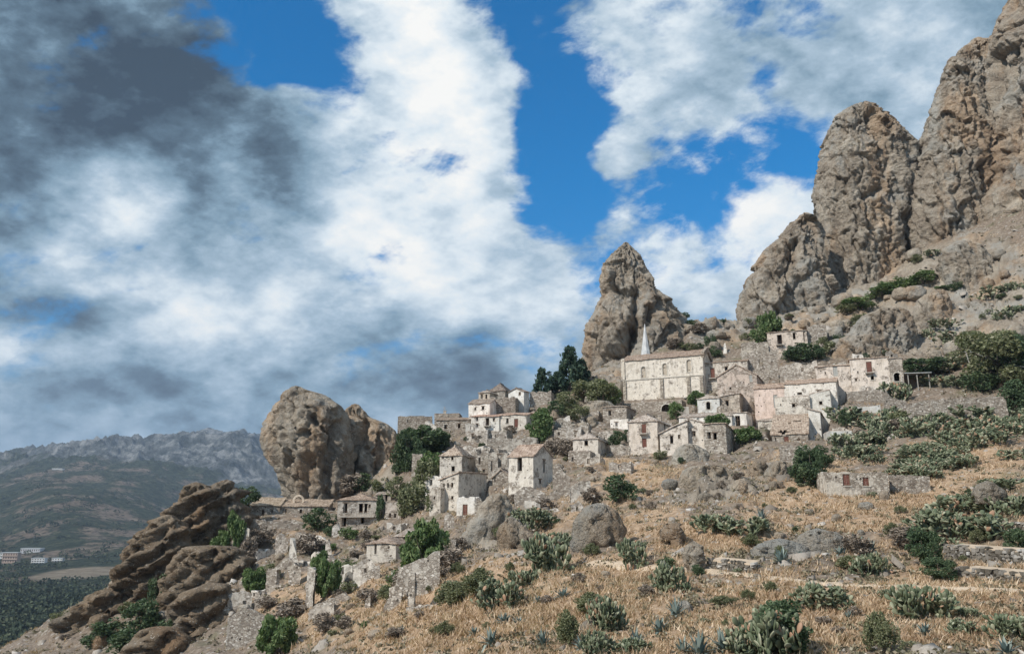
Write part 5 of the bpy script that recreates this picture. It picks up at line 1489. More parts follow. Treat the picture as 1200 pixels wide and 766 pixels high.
rock('rock_pinnacle', [(-150, 1262, 1290), (-100, 1240, 1320), (-50, 1215, 1340), (-10, 1198, 1360), (10, 1188, 1370), (28, 1176, 1380), (60, 1171, 1385), (110, 1166, 1390), (160, 1160, 1400), (200, 1158, 1400), (250, 1164, 1400), (330, 1170, 1400), (400, 1180, 1400)],
     230, 'highest rock tower, cut off by the right edge of the picture', mat='rock', deep=0.6, seed=7, res=0.4, clefts=[((1185, 160), (1195, 230), 1.5, 3.5), ((1170, 60), (1166, 210), 2.4, 6.0)], group=G_PIN, deepmax=30)
rock('rock_pinnacle', [(283, 1122, 1138), (290, 1110, 1150), (305, 1105, 1160), (322, 1108, 1166), (345, 1112, 1170), (362, 1110, 1172)],
     214, 'rounded rock knob at the foot of the tall brown tower', mat='rock', deep=0.8, seed=8, group=G_PIN)
rock('rock_pinnacle', [(340, 1092, 1106), (350, 1078, 1113), (365, 1073, 1116), (382, 1074, 1118), (400, 1070, 1120)],
     204, 'squat rounded rock below the knob, above the prickly pear slope', mat='rock', deep=0.8, seed=9, group=G_PIN)
rock('outcrop', [(362, 1030, 1060), (370, 1012, 1068), (385, 1000, 1072), (400, 985, 1074), (416, 975, 1076), (428, 970, 1076)],
     197, 'slanting slab-sided rock face right above the long pale house', mat='rock', deep=0.45, seed=10, cat='rock', clefts=[((1070, 372), (1074, 410), 0.7, 2.5)])
rock('outcrop', [(355, 1128, 1150), (366, 1118, 1165), (380, 1115, 1170), (400, 1112, 1170)], 205, 'brown rock partly hidden by dark bushes', mat='rock', deep=0.8, seed=40, cat='rock')
# the left crags
G_CR = 'crags on the left spur'
CK = dict(group=G_CR, mat='rock_brown', sq=3.0, holes=0.3, bed=1.25)
rock('crag', [(563, 264, 269), (567, 258, 273), (574, 254, 275), (577, 248, 278), (590, 243, 279), (596, 234, 286), (612, 228, 289), (634, 222, 292), (660, 214, 290), (690, 208, 286)],
     152, 'sharp brown crag on the spur, topmost and closest to the long roofed house', deep=0.6, seed=11, amp=1.3, **CK)
rock('crag', [(566, 226, 234), (569, 221, 241), (576, 214, 245), (590, 211, 250), (596, 205, 250), (620, 198, 252), (645, 188, 250), (690, 180, 245)],
     149, 'blunt brown crag beside the sharp one on the spur', deep=0.7, seed=12, amp=1.3, **CK)
rock('crag', [(604, 194, 202), (609, 186, 208), (618, 176, 213), (625, 164, 215), (640, 158, 216), (646, 150, 216), (662, 147, 214), (676, 141, 213), (690, 140, 206), (712, 136, 196), (730, 134, 184), (750, 130, 176)],
     143, 'large dark brown crag bulging from the left end of the spur', deep=0.9, seed=13, amp=1.3, **CK)
rock('crag', [(640, 222, 270), (650, 212, 284), (664, 202, 288), (682, 192, 284), (704, 184, 272), (728, 178, 262), (752, 168, 252)],
     135, 'slanting layered crag below the two pointed ones', deep=0.5, seed=14, amp=1.3, **CK)
rock('crag', [(684, 238, 262), (694, 222, 268), (712, 208, 266), (735, 196, 262), (768, 186, 256)],
     120, 'low layered crag beside the ruined pale doorway', deep=0.5, seed=15, amp=1.3, **CK)
rock('crag', [(690, 122, 140), (700, 108, 150), (716, 90, 158), (735, 74, 160), (760, 60, 160)],
     140, 'low slope of broken brown rock at the outer foot of the spur', deep=0.4, seed=46, amp=1.3, **CK)
rock('crag', [(735, 176, 200), (745, 160, 212), (760, 150, 220), (780, 150, 220)],
     112, 'broken brown rock at the bottom edge among dark shrubs', deep=0.5, seed=47, amp=1.3, **CK)
rock('rock_pinnacle', [(349, 772, 778), (353, 768, 786), (362, 766, 793), (372, 768, 802), (384, 770, 812), (400, 770, 815)], 231, 'low jagged shoulder stepping down to the right of the free-standing pinnacle', deep=0.7, seed=51, group=G_PIN, res=0.3)
# outcrops and boulders on the slope
G_OUT = 'rock outcrops among the houses'
rock('outcrop', [(580, 575, 594), (590, 562, 598), (602, 556, 600), (616, 548, 596), (632, 540, 588), (650, 535, 580)], 104, 'slanting rock slab below the tall-door house, leaning on the egg-shaped boulder', mat='rock', deep=0.5, seed=16, group=G_OUT)
rock('outcrop', [(546, 812, 850), (553, 800, 866), (565, 793, 878), (578, 792, 884), (592, 795, 888), (604, 795, 888)], 112, 'pale cracked rock face below the leaning-roofed pale house', mat='rock_pale', deep=0.4, seed=17, group=G_OUT,
     clefts=[((826, 552), (832, 594), 0.5, 1.4), ((850, 556), (846, 594), 0.5, 1.4), ((862, 570), (874, 594), 0.5, 1.2)])
rock('outcrop', [(521, 800, 816), (525, 794, 824), (532, 790, 830), (545, 788, 832)], 139, 'small ragged outcrop in front of the leaning-roofed pale house', mat='rock_pale', deep=0.5, seed=41, group=G_OUT)
rock('outcrop', [(470, 690, 715), (476, 684, 722), (488, 680, 724), (500, 680, 722)], 186, 'rounded pale rock left of the small square house under the church', mat='rock_pale', deep=0.6, seed=42, group=G_OUT)
rock('outcrop', [(596, 612, 640), (604, 604, 654), (618, 600, 660), (640, 600, 662)], 108, 'grey outcrop half covered by prickly pears, right of the big round boulder', mat='rock', deep=0.5, seed=43, group=G_OUT)
rock('outcrop', [(634, 896, 930), (640, 884, 944), (650, 880, 956), (662, 884, 958)], 63, 'low grey shelf of rock above the footpath', mat='rock_grey', deep=0.5, seed=44, group=G_OUT)
rock('outcrop', [(622, 945, 970), (628, 935, 984), (640, 932, 992), (656, 935, 994)], 66, 'flat grey rock shelf beside the shed with agaves below', mat='rock_grey', deep=0.6, seed=45, group=G_OUT)
G_B = 'boulders on the dry slope'
rock('boulder', [(607, 592, 604), (613, 588, 612), (622, 584, 620), (634, 582, 626), (646, 583, 622), (656, 588, 616), (664, 592, 610), (670, 592, 610)], 90, 'tall egg-shaped grey boulder leaning against the slanting slab', mat='rock_grey', deep=0.7, seed=18, res=0.26, amp=1.3, group=G_B, holes=0)
rock('boulder', [(592, 690, 712), (596, 683, 720), (604, 677, 727), (616, 673, 732), (630, 671, 733), (643, 672, 728), (652, 678, 720), (658, 682, 715)], 79, 'biggest round grey boulder, alone in the dry grass', mat='rock_grey', deep=0.8, seed=19, res=0.24, amp=1.3, group=G_B, holes=0)
rock('boulder', [(637, 808, 818), (640, 802, 824), (648, 799, 827), (658, 801, 827), (666, 805, 824), (672, 806, 822)], 60, 'small round brown boulder resting on the footpath edge', mat='rock_grey', deep=0.9, seed=20, res=0.14, group=G_B, holes=0)
rock('boulder', [(541, 908, 920), (547, 902, 927), (556, 897, 929), (566, 900, 928), (572, 900, 926)], 108, 'blocky grey boulder left of the dark shrub by the low shed', mat='rock_grey', deep=0.8, seed=21, res=0.26, amp=1.3, group=G_B, holes=0)
rock('boulder', [(540, 884, 896), (546, 880, 902), (556, 878, 902), (565, 878, 900)], 112, 'grey boulder beside the blocky one, closer to the cracked face', mat='rock_grey', deep=0.8, seed=22, res=0.26, amp=1.3, group=G_B, holes=0)
rock('boulder', [(566, 1150, 1166), (571, 1145, 1172), (580, 1144, 1176), (590, 1146, 1176)], 78, 'grey boulder among the prickly pears above the stone terraces', mat='rock_grey', deep=0.8, seed=23, res=0.25, group=G_B, holes=0)
rock('boulder', [(612, 783, 792), (618, 777, 800), (626, 774, 804), (632, 774, 806)], 74, 'low pale wedge of rock between the two round boulders', mat='rock_pale', deep=0.7, seed=24, res=0.2, group=G_B, holes=0)
rock('boulder', [(726, 688, 700), (731, 682, 708), (738, 680, 712), (746, 682, 712)], 44, 'half-buried grey stone near the agaves', mat='rock_grey', deep=0.8, seed=25, res=0.14, group=G_B, holes=0)
rock('boulder', [(758, 618, 630), (762, 612, 637), (772, 612, 640)], 43, 'grey stone cut by the bottom edge of the picture', mat='rock_grey', deep=0.8, seed=26, res=0.14, group=G_B, holes=0)
# ------------------------------------------------------------------ plant materials
def leaf_mat(name, stops, rough=0.7, scale=0.25, trans=0.25):
    m, nt = newmat(name)
    g = nt.n('ShaderNodeNewGeometry')
    r = nt.math('MULTIPLY_ADD', nt.math('SUBTRACT', nt.noise(g.outputs['Position'], scale, 3, 0.6), 0.5), 0.9, g.outputs['Random Per Island'], clamp=True)
    c = nt.ramp(r, stops)
    p = nt.n('ShaderNodeBsdfPrincipled'); nt.link(c, p.inputs['Base Color'])
    p.inputs['Roughness'].default_value = rough; p.inputs['Specular IOR Level'].default_value = 0.25
    o = nt.n('ShaderNodeOutputMaterial')
    if trans > 0:
        t = nt.n('ShaderNodeBsdfTranslucent'); nt.link(nt.mix(1.0, c, (1.2, 1.3, 0.7), 'MULTIPLY'), t.inputs['Color'])
        mx = nt.n('ShaderNodeMixShader'); mx.inputs[0].default_value = trans
        nt.link(p.outputs[0], mx.inputs[1]); nt.link(t.outputs[0], mx.inputs[2]); nt.link(mx.outputs[0], o.inputs['Surface'])
    else:
        nt.link(p.outputs[0], o.inputs['Surface'])
    return m

LM = {
    'green': leaf_mat('fresh_green_leaves', [(0.0, (0.06, 0.10, 0.04)), (0.4, (0.11, 0.17, 0.065)), (0.8, (0.18, 0.24, 0.10)), (1.0, (0.26, 0.31, 0.16))]),
    'dark': leaf_mat('dark_green_leaves', [(0.0, (0.035, 0.058, 0.032)), (0.5, (0.070, 0.110, 0.055)), (0.85, (0.12, 0.165, 0.085)), (1.0, (0.20, 0.24, 0.14))]),
    'pine': leaf_mat('pine_needles', [(0.0, (0.026, 0.052, 0.042)), (0.5, (0.052, 0.092, 0.066)), (0.9, (0.095, 0.14, 0.09)), (1.0, (0.15, 0.19, 0.12))]),
    'olive': leaf_mat('olive_grey_leaves', [(0.0, (0.08, 0.095, 0.05)), (0.4, (0.15, 0.165, 0.085)), (0.8, (0.235, 0.24, 0.135)), (1.0, (0.34, 0.33, 0.22))]),
    'dry': leaf_mat('dead_brown_twigs', [(0.0, (0.13, 0.105, 0.08)), (0.5, (0.24, 0.195, 0.15)), (0.9, (0.35, 0.29, 0.23)), (1.0, (0.45, 0.38, 0.31))], trans=0.0),
    'pear': leaf_mat('prickly_pear_pads', [(0.0, (0.055, 0.075, 0.042)), (0.35, (0.115, 0.140, 0.080)), (0.75, (0.20, 0.22, 0.135)), (0.95, (0.36, 0.36, 0.25)), (1.0, (0.36, 0.22, 0.14))], 0.55, 0.8, 0.0),
    'agave': leaf_mat('agave_blades', [(0.0, (0.09, 0.13, 0.12)), (0.6, (0.17, 0.22, 0.20)), (1.0, (0.30, 0.34, 0.29))], 0.5, 0.8, 0.0),
    'grass': leaf_mat('dry_grass_blades', [(0.0, (0.20, 0.125, 0.075)), (0.3, (0.36, 0.245, 0.155)), (0.7, (0.55, 0.40, 0.27)), (1.0, (0.74, 0.60, 0.45))], 0.8, 0.16, 0.25),
    'scrub': leaf_mat('low_scrub', [(0.0, (0.075, 0.065, 0.045)), (0.3, (0.14, 0.12, 0.08)), (0.6, (0.21, 0.19, 0.115)), (0.85, (0.29, 0.25, 0.17)), (1.0, (0.37, 0.33, 0.25))], 0.85, 0.1, 0.1),
    'wood': leaf_mat('distant_tree_foliage', [(0.0, (0.022, 0.036, 0.020)), (0.5, (0.045, 0.062, 0.034)), (1.0, (0.09, 0.105, 0.055))], 0.85, 0.01, 0.0),
}
BARK = plain('bark', (0.10, 0.075, 0.055), (0.20, 0.16, 0.12), 6, mul=(1, 1, 0.3))
RS = np.random.RandomState(42)


def leaves(centres, size, flat=0.4, rs=RS, up=0.35, long=1.5):
    """a kite-shaped leaf at every centre, two triangles, random attitude"""
    n = len(centres)
    a = rs.normal(size=(n, 3)); a[:, 2] += up; a /= np.linalg.norm(a, axis=1)[:, None]
    b = np.cross(a, rs.normal(size=(n, 3))); b /= np.linalg.norm(b, axis=1)[:, None]
    s = size * rs.uniform(0.6, 1.3, (n, 1))
    c = centres
    nrm = np.cross(a, b)
    p0 = c - a * s * long * 0.5; p1 = c + b * s * 0.5 + nrm * s * 0.12; p2 = c + a * s * long * 0.5; p3 = c - b * s * 0.5 + nrm * s * 0.12
    v = np.stack([p0, p1, p2, p3], 1).reshape(-1, 3)
    i = np.arange(n)[:, None] * 4
    f = np.hstack([i, i + 1, i + 2, i + 3])
    return v, f


def crown_points(n, rs, kind):
    """points of a crown in a unit box (x, y in -0.5..0.5, z in 0..1)"""
    if kind == 'cone':
        L = 9; pts = []
        for k in range(L):
            h = 0.14 + 0.84 * k / L; rad = 0.48 * (1 - (k / L) ** 1.2) * rs.uniform(0.8, 1.15) + 0.04
            nb = 7
            for q in range(nb):
                a = q * 2 * math.pi / nb + rs.uniform(0, 1)
                m = max(3, int(n / L / nb * (1.5 - k / L)))
                r = rad * rs.uniform(0.75, 1.2) * np.sqrt(rs.uniform(0.05, 1, m))
                j = rs.normal(size=(m, 3)) * 0.03
                pts.append(np.stack([np.cos(a) * r, np.sin(a) * r, h - 0.12 * r + 0.0 * r], 1) + j)
        return np.vstack(pts)
    if kind == 'umbrella':
        cl = [(rs.uniform(-0.33, 0.33), rs.uniform(-0.33, 0.33), rs.uniform(0.16, 0.88), rs.uniform(0.10, 0.18)) for _ in range(26)] + [(0, 0, 0.86, 0.13)]
    elif kind == 'feather':
        cl = []
        for k in range(26):
            a = rs.uniform(0, 6.28); r = 0.36 * math.sqrt(rs.uniform(0, 1))
            cl.append((math.cos(a) * r, math.sin(a) * r, 0.18 + 0.66 * rs.uniform(0, 1) * (1 - (r / 0.5) ** 2), rs.uniform(0.07, 0.13)))
    else:
        cl = []
        for k in range(24):
            d = rs.normal(size=3); d /= np.linalg.norm(d); r = 0.34 * rs.uniform(0.45, 1.05) ** 0.6
            cl.append((d[0] * r, d[1] * r, 0.46 + d[2] * r * 1.1, rs.uniform(0.09, 0.19)))
    cl = [c for c in cl if c[2] > 0.02]
    wgt = np.array([c[3] ** 2 for c in cl]); wgt /= wgt.sum()
    ch = rs.choice(len(cl), n, p=wgt)
    C = np.array(cl)[ch]
    d = rs.normal(size=(n, 3)); d /= np.linalg.norm(d, axis=1)[:, None]
    r = C[:, 3] * rs.uniform(0.35, 1.1, n) ** 0.5
    z = np.abs(C[:, 2] + d[:, 2] * r * (1.7 if kind == 'feather' else 0.9))
    return np.stack([C[:, 0] + d[:, 0] * r, C[:, 1] + d[:, 1] * r, z], 1)


def crown_mesh(name, kind, n, leaf, mat, seed, up=0.35, long=1.5):
    rs = np.random.RandomState(seed)
    v, f = leaves(crown_points(n, rs, kind), leaf, rs=rs, up=up, long=long)
    v[:, 2] = np.maximum(v[:, 2], 0.0)
    return mesh_np(name, v, f, LM[mat], False)


def stems_mesh(kind, seed):
    rs = random.Random(seed)
    mb = MB()
    if kind in ('cone', 'umbrella', 'tree'):
        top = 0.9 if kind == 'cone' else 0.5
        mb.tube([(0, 0, -0.06), (0.01, 0, 0.2), (0.0, 0.01, top)], 0.035, 0.012, 7)
        for k in range(7):
            a = rs.uniform(0, 6.28); h = rs.uniform(0.2, 0.5) if kind != 'cone' else rs.uniform(0.2, 0.7); l = rs.uniform(0.15, 0.3) * (1 if kind != 'cone' else 1 - h)
            mb.tube([(0, 0, h), (math.cos(a) * l * 0.5, math.sin(a) * l * 0.5, h + 0.10), (math.cos(a) * l, math.sin(a) * l, h + 0.24)], 0.014, 0.005, 5)
    else:
        for k in range(8):
            a = rs.uniform(0, 6.28); l = rs.uniform(0.08, 0.3)
            mb.tube([(0.02 * math.cos(a), 0.02 * math.sin(a), -0.05), (math.cos(a) * l * 0.4, math.sin(a) * l * 0.4, 0.22), (math.cos(a) * l, math.sin(a) * l, rs.uniform(0.4, 0.7))], 0.014, 0.004, 5)
    return mb.mesh('stems', BARK)


def pear_mesh(seed, n, psz=1.0):
    """prickly pear: pads growing from pads, each a flattened oval"""
    rs = np.random.RandomState(seed)
    V, F = [], []
    K = 8
    prof = [(-0.5, 0.10), (-0.3, 0.34), (0.05, 0.46), (0.34, 0.36), (0.5, 0.10)]
    def pad(base, direc, nrm, s):
        d = direc / np.linalg.norm(direc); w_ = np.cross(d, nrm); w_ /= np.linalg.norm(w_); q = np.cross(w_, d)
        i0 = len(V)
        c = base + d * s * 0.5
        for (h, r) in prof:
            for k in range(6):
                a = k * math.pi / 3
                V.append(c + d * h * s + w_ * math.cos(a) * r * s * 0.72 + q * math.sin(a) * r * s * 0.17)
        for j in range(4):
            for k in range(6):
                F.append((i0 + j * 6 + k, i0 + j * 6 + (k + 1) % 6, i0 + (j + 1) * 6 + (k + 1) % 6, i0 + (j + 1) * 6 + k))
        F.append(tuple(i0 + 24 + k for k in range(4))); F.append((i0 + 24, i0 + 27, i0 + 28, i0 + 29))
        return c, d, w_, q
    tips = []
    for k in range(16 if n > 300 else 11):
        a = rs.uniform(0, 6.28); r = 0.33 * math.sqrt(rs.uniform(0, 1))
        d = np.array([math.cos(a) * 0.5 * rs.uniform(0.2, 1.2), math.sin(a) * 0.5 * rs.uniform(0.2, 1.2), 1.0])
        tips.append((np.array([math.cos(a) * r, math.sin(a) * r, -0.03]), d, rs.normal(size=3), 0.135 * psz, 0))
    cnt = 0
    while tips and cnt < n:
        b, d, nr, s, g = tips.pop(0)
        c, dd, w_, q = pad(b, d, nr, s)
        cnt += 1
        if g < 11:
            for _ in range(rs.choice([1, 1, 2, 2, 3])):
                ang = rs.uniform(-1.1, 1.1)
                nd = dd * math.cos(ang) + w_ * math.sin(ang) + rs.normal(size=3) * 0.35 + np.array([0, 0, 0.42])
                nb = c + (dd * math.cos(ang) + w_ * math.sin(ang) * 0.72) * s * 0.46
                if nb[2] < -0.02 or nb[2] > 0.98 or abs(nb[0]) > 0.52 or abs(nb[1]) > 0.52: continue
                tips.append((nb, nd, rs.normal(size=3), 0.115 * psz * rs.uniform(0.8, 1.2), g + 1))
    return mesh_np('pads', np.array(V), np.array(F), LM['pear'], True)


def agave_mesh(seed):
    rs = np.random.RandomState(seed)
    V, F = [], []
    n = 26
    for k in range(n):
        a = k * 2.4 + rs.uniform(-0.2, 0.2); el = 0.25 + 1.15 * (k / n); L = 0.62 * rs.uniform(0.85, 1.1)
        i0 = len(V)
        dirx = np.array([math.cos(a), math.sin(a), 0]); side = np.array([-math.sin(a), math.cos(a), 0])
        for j in range(5):
            t = j / 4
            bend = el - 0.55 * t * (1 - k / n) - (0.25 if rs.rand() < 0.1 else 0)
            p = dirx * (0.03 + L * t * math.cos(bend)) + np.array([0, 0, 0.02 + L * t * math.sin(bend)])
            wd = 0.062 * (1 - t ** 2.2) * (0.7 + 0.8 * min(1, t * 3)) + 0.002
            V += [p - side * wd, p + np.array([0, 0, -0.018]), p + side * wd]
        for j in range(4):
            b = i0 + j * 3
            F += [(b, b + 1, b + 4, b + 3), (b + 1, b + 2, b + 5, b + 4)]
    return mesh_np('blades', np.array(V), np.array(F), LM['agave'], False)


KINDS = {}
def reg(k, cmeshes, smesh, cname, noun, cat, words):
    KINDS[k] = (cmeshes, smesh, cname, noun, cat, words)

st_bush = [stems_mesh('bush', s) for s in (1, 2)]; st_tree = stems_mesh('tree', 3); st_cone = stems_mesh('cone', 4); st_umb = stems_mesh('umbrella', 5)
for nm_, mat_, word_ in (('green', 'green', 'fresh green leafy shrub'), ('dark', 'dark', 'dark evergreen shrub'), ('olive', 'olive', 'pale olive-green shrub'), ('dry', 'dry', 'dead brown twiggy bush')):
    reg(nm_, [crown_mesh('crown', 'round', 1500, 0.052 if mat_ != 'dry' else 0.04, mat_, 10 + q, long=1.5 if mat_ != 'dry' else 3.5) for q in range(3)], st_bush, 'crown', 'shrub', 'shrub', word_)
reg('nearbush', [crown_mesh('crown', 'round', 5200, 0.030, 'dark', 31 + q, long=1.7) for q in range(2)], st_bush, 'crown', 'shrub', 'shrub', 'dense dark shrub')
reg('nearolive', [crown_mesh('crown', 'feather', 4200, 0.028, 'olive', 35, long=2.2)], st_bush, 'crown', 'shrub', 'shrub', 'loose olive-green shrub')
reg('feather', [crown_mesh('crown', 'feather', 3200, 0.042, 'green', 20 + q, up=1.6, long=2.4) for q in range(2)], st_bush, 'crown', 'shrub', 'shrub', 'feathery bright green bush')
reg('tree', [crown_mesh('crown', 'round', 3600, 0.045, 'green', 25)], [st_tree], 'crown', 'tree', 'tree', 'round-crowned green tree')
reg('darktree', [crown_mesh('crown', 'round', 3600, 0.045, 'dark', 26 + q) for q in range(2)], [st_tree], 'crown', 'tree', 'tree', 'dense dark green tree')
reg('greytree', [crown_mesh('crown', 'umbrella', 4200, 0.035, 'olive', 28)], [st_umb], 'crown', 'tree', 'tree', 'wide grey-green tree')
reg('cone', [crown_mesh('crown', 'cone', 2600, 0.05, 'pine', 29, up=0.0, long=2.0)], [st_cone], 'crown', 'tree', 'pine tree', 'slender conical dark pine')
reg('pine', [crown_mesh('crown', 'umbrella', 3600, 0.042, 'pine', 30, up=0.0, long=2.0)], [st_umb], 'crown', 'tree', 'pine tree', 'broad dark pine with layered crown')
reg('pear', [pear_mesh(50 + q, 170, 1.25) for q in range(3)], None, 'pads', 'prickly pear', 'cactus', 'prickly pear clump')
reg('nearpear', [pear_mesh(60 + q, 420) for q in range(3)], None, 'pads', 'prickly pear', 'cactus', 'leafy-looking prickly pear thicket')
reg('agave', [agave_mesh(70 + q) for q in range(3)], None, 'blades', 'agave', 'agave', 'blue-grey agave rosette')
NAMES = {'green': 'shrub', 'dark': 'shrub', 'olive': 'shrub', 'dry': 'dead_bush', 'nearbush': 'shrub', 'nearolive': 'shrub', 'feather': 'shrub', 'tree': 'leafy_tree', 'darktree': 'leafy_tree', 'greytree': 'leafy_tree',
         'cone': 'pine_tree', 'pine': 'pine_tree', 'pear': 'prickly_pear', 'nearpear': 'prickly_pear', 'agave': 'agave'}
PLANTS = []          # (object, px, py, kind phrase, px size)
prnd = random.Random(5)


def plant(kind, x, yb, w_, h_, D=None, wide=1.0, sink=0.03):
    P = pick(x, yb) if D is None else at(x, yb, D)
    if P is None:                                # just above the skyline: stand it on the ridge below
        for dy in (6, 12, 18, 26):
            P = pick(x, yb + dy)
            if P is not None: h_ += dy; break
    if P is None: return None
    cm, sm, cname, noun, cat, words_ = KINDS[kind]
    mpp = P.y / FPX * (1 + (abs(x - 600) / FPX) ** 2) ** 0.5 * 0.97
    W = w_ * mpp; H = h_ * mpp
    if kind == 'agave': sx, sz = W / 1.15, H / 0.75
    elif kind == 'cone': sx, sz = W / 0.95, H / 1.0
    elif kind in ('pear', 'nearpear'): sx, sz = W / 0.92, H / 0.78
    else: sx, sz = W / 0.88, H / 0.90
    P = P - Vector((0, 0, sink * H))
    me = prnd.choice(cm)
    root = link(NAMES[kind], None, loc=P, rotz=prnd.uniform(0, 6.28))
    root.scale = (sx, sx * wide, sz)
    link(cname, me, root)
    if sm: link('trunk' if noun in ('tree', 'pine tree') else 'stems', prnd.choice(sm) if isinstance(sm, list) else sm, root)
    PLANTS.append((root, x, yb - h_ / 2, words_, w_ * h_, cat))
    return root


